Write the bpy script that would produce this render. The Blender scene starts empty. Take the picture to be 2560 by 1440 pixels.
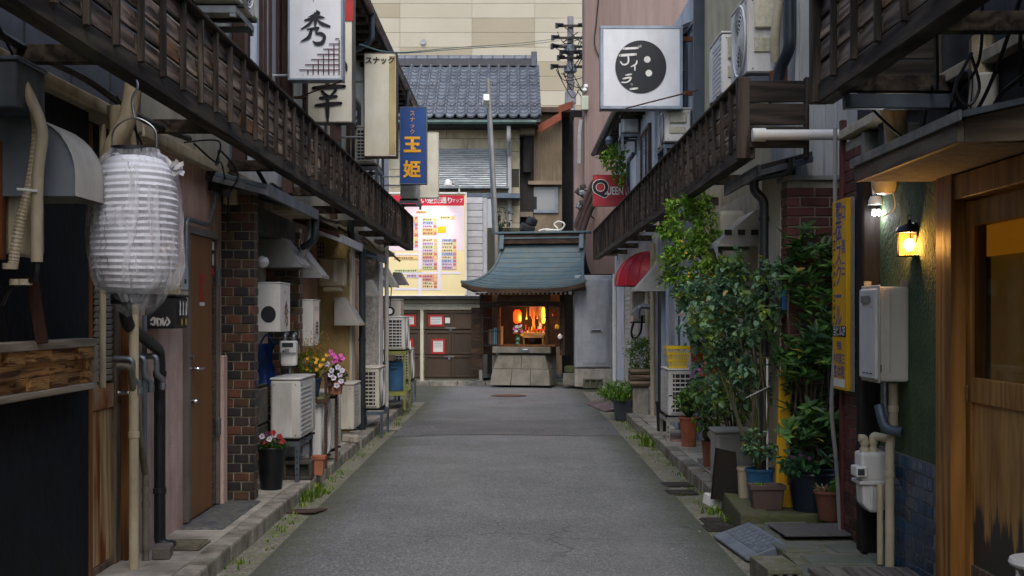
import bpy, bmesh, math, random
from mathutils import Vector, Matrix
R = math.radians
rng = random.Random(7)
sc = bpy.context.scene
C = sc.collection
# ---------------------------------------------------------------- camera, sky, sun, exposure
FPX, CX, CY, HC = 3200.0, 1285.0, 788.0, 1.5
cd = bpy.data.cameras.new('camera'); cam = bpy.data.objects.new('camera', cd); C.objects.link(cam)
cd.sensor_width = 36; cd.lens = 36*FPX/2560
cd.shift_x = -5/2560; cd.shift_y = 68/2560
cd.clip_start = .05; cd.clip_end = 500
cam.location = (0, 0, HC); cam.rotation_euler = (R(90), 0, 0)
sc.camera = cam
SUN_EL, SUN_AZ = 52, 174          # from behind the camera, high, hidden by cloud
w = bpy.data.worlds.new('World'); sc.world = w; w.use_nodes = True
nt = w.node_tree
sky = nt.nodes.new('ShaderNodeTexSky'); sky.sky_type = 'NISHITA'; sky.sun_disc = False
sky.sun_elevation = R(SUN_EL); sky.sun_rotation = R(SUN_AZ); sky.dust_density = 3; sky.air_density = 1.0
nt.links.new(sky.outputs[0], nt.nodes['Background'].inputs[0])
nt.nodes['Background'].inputs[1].default_value = .15
sl = bpy.data.lights.new('sun', 'SUN'); sl.energy = .55; sl.angle = R(40); sl.color = (1, .98, .95)
so = bpy.data.objects.new('sun', sl); C.objects.link(so)
d = Vector((math.sin(R(SUN_AZ))*math.cos(R(SUN_EL)), math.cos(R(SUN_AZ))*math.cos(R(SUN_EL)), math.sin(R(SUN_EL))))
so.rotation_euler = d.to_track_quat('Z', 'Y').to_euler(); so.location = (0, -5, 20)
vs = sc.view_settings; vs.view_transform = 'Standard'; vs.look = 'None'; vs.exposure = 1.05; vs.gamma = 1
cy_ = sc.cycles; cy_.max_bounces = 6; cy_.diffuse_bounces = 4; cy_.glossy_bounces = 3; cy_.transmission_bounces = 3; cy_.transparent_max_bounces = 8; cy_.caustics_reflective = False; cy_.caustics_refractive = False
# ---------------------------------------------------------------- kit
def wx(px, y): return (px-CX)*y/FPX
def wz(py, y): return HC-(py-CY)*y/FPX
def yx(px, x): return FPX*x/(px-CX)
def hx(h):
    f = lambda v: v/12.92 if v <= .04045 else ((v+.055)/1.055)**2.4
    return tuple(f(int(h[i:i+2], 16)/255) for i in (0, 2, 4))
ORG = {}
def thing(name, label, cat, loc, group=None):
    o = bpy.data.objects.new(name, None); C.objects.link(o); o.empty_display_size = .1
    o.location = loc; o['label'] = label; o['category'] = cat
    if group: o['group'] = group
    ORG[o] = Vector(loc); return o
def tag(o, label, cat, group=None):
    o['label'] = label; o['category'] = cat
    if group: o['group'] = group
    return o
def struct(o): o['kind'] = 'structure'; return o
class G:
    def __init__(s): s.v = []; s.f = []
    def add(s, vs_, fs): n = len(s.v); s.v += [tuple(v) for v in vs_]; s.f += [tuple(i+n for i in f) for f in fs]; return s
    def box(s, x0, x1, y0, y1, z0, z1):
        if x0 > x1: x0, x1 = x1, x0
        if y0 > y1: y0, y1 = y1, y0
        if z0 > z1: z0, z1 = z1, z0
        return s.add([(x, y, z) for z in (z0, z1) for y in (y0, y1) for x in (x0, x1)],
              [(0,2,3,1), (4,5,7,6), (0,1,5,4), (2,6,7,3), (0,4,6,2), (1,3,7,5)])
    def obox(s, c, size, rot=(0, 0, 0)):
        m = Matrix.Translation(c) @ Matrix.Rotation(rot[2], 4, 'Z') @ Matrix.Rotation(rot[1], 4, 'Y') @ Matrix.Rotation(rot[0], 4, 'X')
        a, b, e = size[0]/2, size[1]/2, size[2]/2
        return s.add([m @ Vector((x, y, z)) for z in (-e, e) for y in (-b, b) for x in (-a, a)],
              [(0,2,3,1), (4,5,7,6), (0,1,5,4), (2,6,7,3), (0,4,6,2), (1,3,7,5)])
    def tube(s, pts, r, n=8, caps=True):
        P = [Vector(p) for p in pts]; rr = r if isinstance(r, (list, tuple)) else [r]*len(P)
        vs_, fs = [], []; up = None
        for i, p in enumerate(P):
            t = (P[min(i+1, len(P)-1)]-P[max(i-1, 0)])
            t = t.normalized() if t.length > 1e-9 else Vector((0, 0, 1))
            if up is None: up = Vector((0, 0, 1)) if abs(t.z) < .9 else Vector((1, 0, 0))
            a = t.cross(up); a = a.normalized() if a.length > 1e-6 else t.orthogonal().normalized()
            b = a.cross(t).normalized(); up = b
            for k in range(n):
                q = 2*math.pi*k/n; vs_.append(p+(a*math.cos(q)+b*math.sin(q))*rr[i])
        for i in range(len(P)-1):
            for k in range(n):
                k2 = (k+1) % n; fs.append((i*n+k, i*n+k2, (i+1)*n+k2, (i+1)*n+k))
        if caps: fs.append(tuple(range(n))[::-1]); fs.append(tuple((len(P)-1)*n+k for k in range(n)))
        return s.add(vs_, fs)
    def lathe(s, prof, c, n=20, axis='Z', sq=1):
        vs_, fs = [], []
        for (r, h) in prof:
            for k in range(n):
                q = 2*math.pi*k/n; a, b = r*math.cos(q), r*math.sin(q)*sq
                vs_.append({'Z': (c[0]+a, c[1]+b, c[2]+h), 'X': (c[0]+h, c[1]+a, c[2]+b), 'Y': (c[0]+a, c[1]+h, c[2]+b)}[axis])
        m = len(prof)
        for i in range(m-1):
            for k in range(n):
                k2 = (k+1) % n; fs.append((i*n+k, i*n+k2, (i+1)*n+k2, (i+1)*n+k))
        fs.append(tuple(range(n))[::-1]); fs.append(tuple((m-1)*n+k for k in range(n)))
        return s.add(vs_, fs)
    def prism(s, poly, axis, a, b):   # poly in the two other axes, extruded a..b
        n = len(poly)
        f = {'X': lambda p, t: (t, p[0], p[1]), 'Y': lambda p, t: (p[0], t, p[1]), 'Z': lambda p, t: (p[0], p[1], t)}[axis]
        return s.add([f(p, a) for p in poly]+[f(p, b) for p in poly],
              [tuple(range(n)), tuple(range(2*n-1, n-1, -1))]+[(i, i+n, (i+1) % n+n, (i+1) % n) for i in range(n)])
    def quad(s, a, b, c_, d_): return s.add([a, b, c_, d_], [(0, 1, 2, 3)])
    def sheet(s, rows):
        n = len(rows[0]); vs_ = [p for r in rows for p in r]
        return s.add(vs_, [(i*n+j, i*n+j+1, (i+1)*n+j+1, (i+1)*n+j) for i in range(len(rows)-1) for j in range(n-1)])
    def mesh(s, name, off=(0, 0, 0), bev=0, smooth=False, fixn=True):
        me = bpy.data.meshes.new(name); me.from_pydata([(v[0]-off[0], v[1]-off[1], v[2]-off[2]) for v in s.v], [], s.f)
        if bev or fixn:
            bm = bmesh.new(); bm.from_mesh(me)
            if fixn: bmesh.ops.recalc_face_normals(bm, faces=bm.faces)
            if bev:
                es = [e for e in bm.edges if len(e.link_faces) == 2 and e.calc_face_angle(0) > .5]
                bmesh.ops.bevel(bm, geom=es, offset=bev, segments=2 if bev > .012 else 1, profile=.6, affect='EDGES', clamp_overlap=True)
            bm.to_mesh(me); bm.free()
        if smooth:
            for p in me.polygons: p.use_smooth = True
            try: me.set_sharp_from_angle(angle=R(38))
            except Exception: pass
        return me
    def obj(s, name, m, parent=None, bev=0, smooth=False, fixn=True, label=None):
        if parent is not None: off = ORG[parent]
        else:
            xs, ys, zs = zip(*s.v); off = Vector(((min(xs)+max(xs))/2, (min(ys)+max(ys))/2, min(zs)))
        me = s.mesh(name, off, bev, smooth, fixn); me.materials.append(m)
        o = bpy.data.objects.new(name, me); C.objects.link(o)
        if parent is not None: o.parent = parent
        else: o.location = off
        ORG[o] = Vector(off)
        if label: o['label'] = label
        return o
def bx(name, m, parent, x0, x1, y0, y1, z0, z1, bev=0, label=None):
    return G().box(x0, x1, y0, y1, z0, z1).obj(name, m, parent, bev, label=label)
def tb(name, m, parent, pts, r, n=8, label=None): return G().tube(pts, r, n).obj(name, m, parent, 0, True, label=label)
def inst(name, me, parent, loc, rot=(0, 0, 0), scale=(1, 1, 1)):   # copy of shared mesh at world position
    o = bpy.data.objects.new(name, me); C.objects.link(o); o.parent = parent
    o.location = Vector(loc)-(ORG[parent] if parent else Vector()); o.rotation_euler = rot; o.scale = scale
    ORG[o] = ORG[parent] if parent else Vector(loc); return o
def curve(pts, k=6):     # Catmull-Rom
    P = [Vector(p) for p in pts]; out = []
    for i in range(len(P)-1):
        a, b, c_, d_ = P[max(i-1, 0)], P[i], P[i+1], P[min(i+2, len(P)-1)]
        for j in range(k):
            t = j/k; out.append(.5*((2*b)+(-a+c_)*t+(2*a-5*b+4*c_-d_)*t*t+(-a+3*b-3*c_+d_)*t**3))
    return out+[P[-1]]
def elbow(pts, r=.05, k=4):   # polyline with rounded corners
    P = [Vector(p) for p in pts]; out = [P[0]]
    for i in range(1, len(P)-1):
        a, b = (P[i-1]-P[i]), (P[i+1]-P[i]); q = min(r, a.length*.45, b.length*.45); a = P[i]+a.normalized()*q; b = P[i]+b.normalized()*q
        for j in range(k+1):
            t = j/k; out.append(a*(1-t)**2+P[i]*2*t*(1-t)+b*t*t)
    return out+[P[-1]]
# ---------------------------------------------------------------- materials
def mk(name):
    m = bpy.data.materials.new(name); m.use_nodes = True; t = m.node_tree
    return m, t, t.nodes['Principled BSDF']
def ramp(t, src, a, b, lo=.35, hi=.65):
    r = t.nodes.new('ShaderNodeValToRGB'); r.color_ramp.elements[0].position = lo; r.color_ramp.elements[1].position = hi
    r.color_ramp.elements[0].color = (*a, 1); r.color_ramp.elements[1].color = (*b, 1); t.links.new(src, r.inputs[0]); return r.outputs[0]
def coords(t, scale=(1, 1, 1), rnd=True):
    tc = t.nodes.new('ShaderNodeTexCoord'); src = tc.outputs['Object']
    if rnd:
        oi = t.nodes.new('ShaderNodeObjectInfo'); mu = t.nodes.new('ShaderNodeVectorMath'); mu.operation = 'MULTIPLY_ADD'
        t.links.new(src, mu.inputs[0]); mu.inputs[1].default_value = (1, 1, 1)
        sp = t.nodes.new('ShaderNodeVectorMath'); sp.operation = 'SCALE'; sp.inputs[0].default_value = (31, 17, 23)
        t.links.new(oi.outputs['Random'], sp.inputs['Scale']); t.links.new(sp.outputs[0], mu.inputs[2]); src = mu.outputs[0]
    mp = t.nodes.new('ShaderNodeMapping'); mp.inputs['Scale'].default_value = scale; t.links.new(src, mp.inputs[0]); return mp.outputs[0]
def noise(t, co, s, det=5, rough=.6, dist=0):
    n = t.nodes.new('ShaderNodeTexNoise'); n.inputs['Scale'].default_value = s; n.inputs['Detail'].default_value = det
    n.inputs['Roughness'].default_value = rough; n.inputs['Distortion'].default_value = dist; t.links.new(co, n.inputs['Vector']); return n.outputs['Fac']
def mixc(t, fac, a, b, mode='MIX'):
    m = t.nodes.new('ShaderNodeMix'); m.data_type = 'RGBA'; m.blend_type = mode
    for k, v in ((0, fac), (6, a), (7, b)):
        if isinstance(v, (int, float)): m.inputs[k].default_value = v
        elif isinstance(v, tuple): m.inputs[k].default_value = (*v, 1)
        else: t.links.new(v, m.inputs[k])
    return m.outputs[2]
def fval(t, src, lo, hi, a=0., b=1.):
    m = t.nodes.new('ShaderNodeMapRange'); t.links.new(src, m.inputs[0])
    for i, v in enumerate((lo, hi, a, b)): m.inputs[i+1].default_value = v
    return m.outputs[0]
def bumpn(t, bs, src, strength, dist=.01):
    b = t.nodes.new('ShaderNodeBump'); b.inputs['Strength'].default_value = strength; b.inputs['Distance'].default_value = dist
    t.links.new(src, b.inputs['Height']); t.links.new(b.outputs[0], bs.inputs['Normal'])
MATS = {}
def mat(name, a, b=None, s=3, st=(1, 1, 1), r=.7, m=0, bump=0, bs=70, dirt=.35, dcol='2b2821', ds=2.2, rnd=.0, emit=None, es=1, spec=.4):
    if name in MATS: return MATS[name]
    mm, t, p = mk(name); a = hx(a) if isinstance(a, str) else a
    b = tuple(x*.72 for x in a) if b is None else (hx(b) if isinstance(b, str) else b); dc = hx(dcol)
    co = coords(t, st); n1 = noise(t, co, s, 4, .65)
    col = ramp(t, n1, a, b, .38, .72)
    if rnd:
        oi = t.nodes.new('ShaderNodeObjectInfo'); v = fval(t, oi.outputs['Random'], 0, 1, 1-rnd, 1+rnd)
        cmb = t.nodes.new('ShaderNodeCombineColor'); [t.links.new(v, cmb.inputs[i]) for i in range(3)]
        col = mixc(t, 1., col, cmb.outputs[0], 'MULTIPLY')
    if dirt:
        c2 = coords(t, (1, 1, .22)); n2 = noise(t, c2, ds*3, 5, .72); n3 = noise(t, co, ds*.6, 2, .5)
        mu = t.nodes.new('ShaderNodeMath'); mu.operation = 'MULTIPLY'; t.links.new(n2, mu.inputs[0]); t.links.new(n3, mu.inputs[1])
        col = mixc(t, fval(t, mu.outputs[0], .2, .42, 0, dirt), col, dc)
    t.links.new(col, p.inputs['Base Color'])
    t.links.new(fval(t, n1, .3, .7, max(.02, r-.1), min(1, r+.12)), p.inputs['Roughness'])
    p.inputs['Metallic'].default_value = m; p.inputs['Specular IOR Level'].default_value = spec
    if bump: bumpn(t, p, noise(t, coords(t), bs, 2, .6), bump)
    if emit:
        p.inputs['Emission Color'].default_value = (*hx(emit), 1); p.inputs['Emission Strength'].default_value = es
    MATS[name] = mm; return mm
def wood(name, dark, light, third=None, axis='Y', s=9, r=.75, bump=.4, rnd=.25, tf=(.55, .7), st=.09):
    if name in MATS: return MATS[name]
    mm, t, p = mk(name); sc3 = {'X': (st, 1, 1), 'Y': (1, st, 1), 'Z': (1, 1, st)}[axis]
    co = coords(t, sc3); n0 = noise(t, co, s*.35, 2, .5)
    wv = t.nodes.new('ShaderNodeTexNoise'); wv.inputs['Scale'].default_value = s*3; wv.inputs['Detail'].default_value = 4; wv.inputs['Distortion'].default_value = 1.2
    t.links.new(co, wv.inputs['Vector'])
    # growth rings: sine of a distorted coordinate
    sn = t.nodes.new('ShaderNodeMath'); sn.operation = 'SINE'; mu = t.nodes.new('ShaderNodeMath'); mu.operation = 'MULTIPLY'; mu.inputs[1].default_value = 70
    t.links.new(n0, mu.inputs[0]); t.links.new(mu.outputs[0], sn.inputs[0])
    g = t.nodes.new('ShaderNodeMath'); g.operation = 'MULTIPLY_ADD'; g.inputs[1].default_value = .16; t.links.new(sn.outputs[0], g.inputs[0]); t.links.new(wv.outputs['Fac'], g.inputs[2])
    col = ramp(t, g.outputs[0], hx(dark), hx(light), .3, .75)
    if third: col = mixc(t, fval(t, noise(t, coords(t, tuple(max(v, .35) for v in sc3)), s*.22, 3, .6, .5), tf[0], tf[1]), col, mixc(t, fval(t, g.outputs[0], .3, .75), tuple(v*.5 for v in hx(third)), hx(third)))
    oi = t.nodes.new('ShaderNodeObjectInfo'); v = fval(t, oi.outputs['Random'], 0, 1, 1-rnd, 1+rnd)
    cmb = t.nodes.new('ShaderNodeCombineColor'); [t.links.new(v, cmb.inputs[i]) for i in range(3)]
    col = mixc(t, 1., col, cmb.outputs[0], 'MULTIPLY')
    t.links.new(col, p.inputs['Base Color']); p.inputs['Roughness'].default_value = r; p.inputs['Specular IOR Level'].default_value = .25
    if bump: bumpn(t, p, g.outputs[0], bump, .006)
    MATS[name] = mm; return mm
def glassm(name, tint, r=.08, refl=.5):     # dark window glass: glossy coat on a tinted interior
    if name in MATS: return MATS[name]
    mm, t, p = mk(name); p.inputs['Base Color'].default_value = (*hx(tint), 1); p.inputs['Roughness'].default_value = r
    p.inputs['Specular IOR Level'].default_value = refl; p.inputs['Coat Weight'].default_value = .4; p.inputs['Coat Roughness'].default_value = .03
    bumpn(t, p, noise(t, coords(t), 2.5, 2), .04, .05); MATS[name] = mm; return mm
def clearm(name, tint=(1, 1, 1), alpha=.2, r=.05):
    if name in MATS: return MATS[name]
    mm, t, p = mk(name); out = t.nodes['Material Output']; tr = t.nodes.new('ShaderNodeBsdfTransparent'); mx = t.nodes.new('ShaderNodeMixShader')
    tr.inputs[0].default_value = (*tint, 1); p.inputs['Base Color'].default_value = (.6, .6, .6, 1); p.inputs['Roughness'].default_value = r
    mx.inputs[0].default_value = alpha; t.links.new(tr.outputs[0], mx.inputs[1]); t.links.new(p.outputs[0], mx.inputs[2]); t.links.new(mx.outputs[0], out.inputs[0])
    MATS[name] = mm; return mm
def leafm(name, a, b, hi=None):
    if name in MATS: return MATS[name]
    mm, t, p = mk(name); ge = t.nodes.new('ShaderNodeNewGeometry')
    col = ramp(t, ge.outputs['Random Per Island'], hx(a), hx(b), 0, .85)
    col = mixc(t, fval(t, ge.outputs['Random Per Island'], .955, .96), col, hx('9a8a3c'))
    if hi:
        n = noise(t, coords(t), 3.5, 2); col = mixc(t, fval(t, n, .52, .66), col, hx(hi))
    t.links.new(col, p.inputs['Base Color']); p.inputs['Roughness'].default_value = .45; p.inputs['Specular IOR Level'].default_value = .35
    out = t.nodes['Material Output']; tr = t.nodes.new('ShaderNodeBsdfTranslucent'); t.links.new(col, tr.inputs[0])
    mx = t.nodes.new('ShaderNodeMixShader'); mx.inputs[0].default_value = .3; t.links.new(p.outputs[0], mx.inputs[1]); t.links.new(tr.outputs[0], mx.inputs[2]); t.links.new(mx.outputs[0], out.inputs[0])
    MATS[name] = mm; return mm
# ---------------------------------------------------------------- print and lettering
def place(vs2, o, u, v): return [Vector(o)+Vector(u)*x+Vector(v)*y for x, y in vs2]
def text(parent, s, m, size, o, u=(1, 0, 0), v=(0, 0, 1), bold=0, sx=1, lines=1., name='lettering', align='CENTER'):
    cu = bpy.data.curves.new('tmp', 'FONT'); cu.body = s; cu.size = 1; cu.align_x = align; cu.align_y = 'CENTER'; cu.offset = bold; cu.space_line = lines; cu.resolution_u = 3
    ob = bpy.data.objects.new('tmp', cu); C.objects.link(ob); dg = bpy.context.evaluated_depsgraph_get()
    me = bpy.data.meshes.new_from_object(ob.evaluated_get(dg)); bpy.data.objects.remove(ob); bpy.data.curves.remove(cu)
    off = ORG[parent]; u, v, o = Vector(u), Vector(v), Vector(o)
    for q in me.vertices: q.co = o+u*(q.co.x*size*sx)+v*(q.co.y*size)-off
    me.materials.clear(); me.materials.append(m); me.name = name
    ob = bpy.data.objects.new(name, me); C.objects.link(ob); ob.parent = parent; ORG[ob] = off; return ob
def strokes(parent, name, m, S, o, u, v, size):     # brush strokes: each a list of (x, y, width)
    g = G(); nrm = Vector(u).cross(Vector(v)); o = Vector(o)
    for st in S:
        o = o+nrm*.0003
        P = [Vector((a, b, 0)) for a, b, c_ in st]; W = [c_ for a, b, c_ in st]
        Q = curve([(a, b, c_) for a, b, c_ in st], 5); L, Rr = [], []
        for i, q in enumerate(Q):
            t = Q[min(i+1, len(Q)-1)]-Q[max(i-1, 0)]; t.z = 0; t.normalize(); nn = Vector((-t.y, t.x, 0))
            p = Vector((q.x, q.y, 0)); L.append(p+nn*q.z/2); Rr.append(p-nn*q.z/2)
        vs2 = [(p.x*size, p.y*size) for p in L]+[(p.x*size, p.y*size) for p in Rr]; n = len(L)
        g.add(place(vs2, o, u, v), [(i, i+1, n+i+1, n+i) for i in range(n-1)])
        for e in (0, -1):
            q = Q[e]; vs2 = [((q.x+math.cos(k*.7854)*q.z/2)*size, (q.y+math.sin(k*.7854)*q.z/2)*size) for k in range(8)]
            g.add(place(vs2, o, u, v), [tuple(range(8))])
    return g.obj(name, m, parent, fixn=False)
def disc(parent, name, m, o, u, v, r, n=32, ry=None):
    ry = ry or r
    return G().add(place([(math.cos(2*math.pi*k/n)*r, math.sin(2*math.pi*k/n)*ry) for k in range(n)], o, u, v), [tuple(range(n))]).obj(name, m, parent, fixn=False)
XU, YU, ZU = (1, 0, 0), (0, 1, 0), (0, 0, 1)
# ================================================================ GROUND
def asphalt(name, lo, hi, moss=0.0, sp=120, edge=None):
    mm, t, p = mk(name); co = coords(t, rnd=False)
    big = noise(t, co, .7, 5, .6); fine = noise(t, co, sp, 3, .7); vo = t.nodes.new('ShaderNodeTexVoronoi'); vo.inputs['Scale'].default_value = sp*.8; t.links.new(co, vo.inputs['Vector'])
    sv = t.nodes.new('ShaderNodeSeparateColor'); t.links.new(vo.outputs['Color'], sv.inputs[0])
    mu2 = t.nodes.new('ShaderNodeMath'); mu2.operation = 'MULTIPLY_ADD'; mu2.inputs[1].default_value = .5; t.links.new(sv.outputs[0], mu2.inputs[0]); t.links.new(fval(t, fine, .25, .75, 0, .5), mu2.inputs[2])
    col = ramp(t, mu2.outputs[0], hx(lo), hx(hi), .12, .85)
    col = mixc(t, fval(t, sv.outputs[1], .88, .92, 0, .55), col, hx('a5a5a2'))
    col = mixc(t, fval(t, big, .4, .65, 0, .45), col, mixc(t, .55, col, hx('2c2c2b')))
    st = noise(t, coords(t, (1, .12, 1), rnd=False), 1.6, 4, .6); col = mixc(t, fval(t, st, .5, .72, 0, .32), col, hx('77766f'))
    if edge:      # gutter-side dust and moss, real stain that follows the kerb
        tc = t.nodes.new('ShaderNodeTexCoord'); sx = t.nodes.new('ShaderNodeSeparateXYZ'); t.links.new(tc.outputs['Object'], sx.inputs[0])
        ab = t.nodes.new('ShaderNodeMath'); ab.operation = 'ABSOLUTE'; t.links.new(sx.outputs[0], ab.inputs[0])
        ad = t.nodes.new('ShaderNodeMath'); ad.operation = 'MULTIPLY_ADD'; ad.inputs[1].default_value = .5; t.links.new(noise(t, co, 5, 6, .7), ad.inputs[0]); t.links.new(ab.outputs[0], ad.inputs[2])
        col = mixc(t, fval(t, ad.outputs[0], edge[0], edge[1], 0, .75), col, hx('42462f'))
    # hairline cracks and dark oil drips
    vc = t.nodes.new('ShaderNodeTexVoronoi'); vc.feature = 'DISTANCE_TO_EDGE'; vc.inputs['Scale'].default_value = .9
    wp = t.nodes.new('ShaderNodeVectorMath'); wp.operation = 'MULTIPLY_ADD'; nz = t.nodes.new('ShaderNodeTexNoise'); nz.inputs['Scale'].default_value = 3; nz.inputs['Detail'].default_value = 4; t.links.new(co, nz.inputs['Vector']); t.links.new(nz.outputs['Color'], wp.inputs[0]); wp.inputs[1].default_value = (.5, .5, 0); t.links.new(co, wp.inputs[2]); t.links.new(wp.outputs[0], vc.inputs['Vector'])
    cm = t.nodes.new('ShaderNodeMath'); cm.operation = 'MULTIPLY'; t.links.new(fval(t, vc.outputs['Distance'], .004, .012, 1, 0), cm.inputs[0]); t.links.new(fval(t, noise(t, co, .5, 2), .5, .62, 0, .55), cm.inputs[1])
    col = mixc(t, cm.outputs[0], col, hx('26272a'))
    col = mixc(t, fval(t, noise(t, co, 4.5, 2, .5), .68, .76, 0, .4), col, hx('35363a'))
    if moss: col = mixc(t, fval(t, noise(t, co, 2.2, 7, .72), .48, .66, 0, moss), col, hx('5a6a26'))
    t.links.new(col, p.inputs['Base Color']); t.links.new(fval(t, big, .3, .7, .62, .85), p.inputs['Roughness']); p.inputs['Specular IOR Level'].default_value = .35
    bumpn(t, p, fine, .5, .006); MATS[name] = mm; return mm
ASPH = asphalt('asphalt', '454748', '7f8283', edge=(1.3, 1.68)); PATCH = asphalt('asphalt_patch', '414345', '686a6b', sp=110); GUT = asphalt('gutter_concrete', '5b5a50', '8b8776', moss=.6, sp=60)
CONC = mat('concrete', 'b3ada1', '7f796e', s=2.5, r=.85, bump=.5, bs=40, dirt=.6, dcol='35352a'); MOSSC = mat('mossy_concrete', '74716a', '4f5530', s=9, r=.9, bump=.6, bs=30, dirt=.6, dcol='40482a')
MOSS = mat('moss', '5d7a18', '2f4210', s=14, r=1, bump=1, bs=90, dirt=.3, dcol='20280c')
struct(G().box(-60, 60, -40, 120, -.3, -.02).obj('ground', mat('earth', '5d5a52')))
g = G(); N = 60
rows = []
for i in range(N+1):
    y = -9+i*(36.6/N); rows.append([(x, y+(0 if y < 26 else -x*.08), .012*(1-(x/1.5)**2)+.006*math.sin(y*1.7+x*2)*(.3 if abs(x) > 1.2 else 1)) for x in (-1.53, -1.2, -.8, -.4, 0, .4, .8, 1.1, 1.34)])
struct(g.sheet(rows).obj('road', ASPH, smooth=True))
struct(G().box(-14, -1.53, 22.2, 27.7, -.05, .0).box(1.34, 14, 25.2, 27, -.05, -.004).obj('side_street', ASPH))
# darker trench repair across the lane, a thin sheet on the road
rows = [[(x, y+.05*math.sin(x*3+y), .005+.012*(1-(x/1.5)**2)+.006*math.sin(y*1.7+x*2)*(.3 if abs(x) > 1.2 else 1)) for x in (-1.5, -1.2, -.8, -.4, 0, .4, .8, 1.1, 1.33)] for y in [15.85+.1525*k for k in range(16)]]
struct(G().sheet(rows).obj('road_patch', PATCH, smooth=True))
# gutters
gl = struct(G().box(-1.735, -1.525, -9, 22.3, -.1, -.004).obj('gutter', GUT)); gr = struct(G().box(1.335, 1.66, -9, 25.3, -.1, -.006).obj('gutter', GUT))
# pavements with kerb stones
pl = struct(G().box(-3.2, -1.845, -9, 21.9, -.1, .1).obj('pavement', CONC)); pr = struct(G().box(1.73, 3.2, 9.45, 25.2, -.1, .105).obj('pavement', CONC))
km = [G().obox((0, 0, 0), (.13, .592, .2)).mesh('kerb_stone', bev=.016) for _ in range(1)][0]; km.materials.append(mat('kerb_concrete', '9a958a', '5c5a4c', s=5, r=.9, bump=.7, bs=35, dirt=.75, dcol='33341f'))
for i in range(52):
    y = -8.7+i*.6
    if y < 21.7: inst('kerb_stone', km, pl, (-1.785+rng.uniform(-.006, .006), y, .004+rng.uniform(-.008, .005)), (rng.uniform(-.01, .01), 0, rng.uniform(-.012, .012)))
    if 9.5 < y < 25: inst('kerb_stone', km, pr, (1.665+.012*math.sin(y)+rng.uniform(-.008, .008), y, .01+rng.uniform(-.012, .008)), (rng.uniform(-.015, .015), 0, rng.uniform(-.02, .02)))
# far kerb in front of the shrine, slightly askew
fk = struct(G().obox((0, 27.6, .02), (9, .9, .12), (0, 0, R(-5.5))).obj('pavement', MOSSC))
for i in range(14):
    x = -3.3+i*.6; inst('kerb_stone', km, fk, (x, 27.08-x*.096, .0), (0, 0, R(84.5)))
# left entrance slab of dark pebbled stone + inspection lids
PEB = mat('pebble_slab', '3a4650', '8a8474', s=26, r=.6, bump=.6, bs=30, dirt=.3)
o = G().box(-2.19, -1.9, 8.35, 9.6, .09, .112).obj('paving_slab', PEB, pl, .006)
def lid(name, label, x, y, sx, sy, rz, z, m, ribs=0, tilt=(0, 0), cat='drain cover', grp=None):
    t = thing(name, label, cat, (x, y, z), grp)
    M4 = Matrix.Translation((x, y, z)) @ Matrix.Rotation(rz, 4, 'Z') @ Matrix.Rotation(tilt[0], 4, 'X') @ Matrix.Rotation(tilt[1], 4, 'Y')
    def part(nm, boxes, mm, bev=0):
        g = G()
        for b in boxes: g.box(*b)
        g.v = [tuple(M4 @ Vector(v)) for v in g.v]; return g.obj(nm, mm, t, bev)
    part('plate', [(-sx/2, sx/2, -sy/2, sy/2, .002, .014)], m, .003)
    if ribs:
        for k in range(ribs):
            yy = -sy/2+sy*(k+.5)/ribs; part('rib', [(-sx/2+.015, sx/2-.015, yy-sy/ribs*.28, yy+sy/ribs*.28, .0145, .02)], m)
    return t
IRON = mat('cast_iron', '4a4844', '2f2d2a', s=8, r=.7, m=.4, bump=.4, bs=60, dirt=.5); RUST = mat('rust', '6b3f24', '3b2618', s=9, r=.9, bump=.5, bs=60, dirt=.4)
lid('drain_cover', 'patterned inspection lid set in the left pavement under the lantern', -2.0, 7.75, .26, .3, 0, .1, mat('lid_concrete', '77715f', '55503f', s=12, r=.9, dirt=.6), 9)
lid('drain_cover', 'rusty brown flat plate lying over the left gutter', -1.6, 9.75, .3, .2, R(-22), .0, mat('rusty_plate', '4f3a30', '33261f', s=8, r=.8), 0, (.0, -.08))
lid('drain_cover', 'thin pale plate in the left gutter before the trench repair', -1.62, 16.9, .25, .5, 0, .0, mat('pale_plate', '9b9488', '77726a', s=5), 0)
for i, (y, lab) in enumerate(((9.3, 'nearest slotted grate in the right gutter beside the mossy block'), (9.0, 'slotted grate half under soil by the grey ramp'), (11.3, 'slotted grate in the right gutter beside the brick pavers'), (10.8, 'slotted grate just nearer than the one beside the brick pavers'))):
    lid('drain_grate', lab, 1.5-.03*i, y+.0, .26, .24, R(4), -.006, IRON, 7, grp='slotted gutter grates')
t = thing('manhole_cover', 'round rusty manhole cover in the road before the shrine', 'manhole cover', (-.1, 23.5, .012))
G().lathe([(.33, 0), (.33, .012), (.31, .014), (.0, .014)], (-.1, 23.5, .012), 32).obj('frame', IRON, t)
G().lathe([(.29, 0), (.29, .018), (.0, .018)], (-.1, 23.5, .012), 32).obj('plate', RUST, t)
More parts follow.
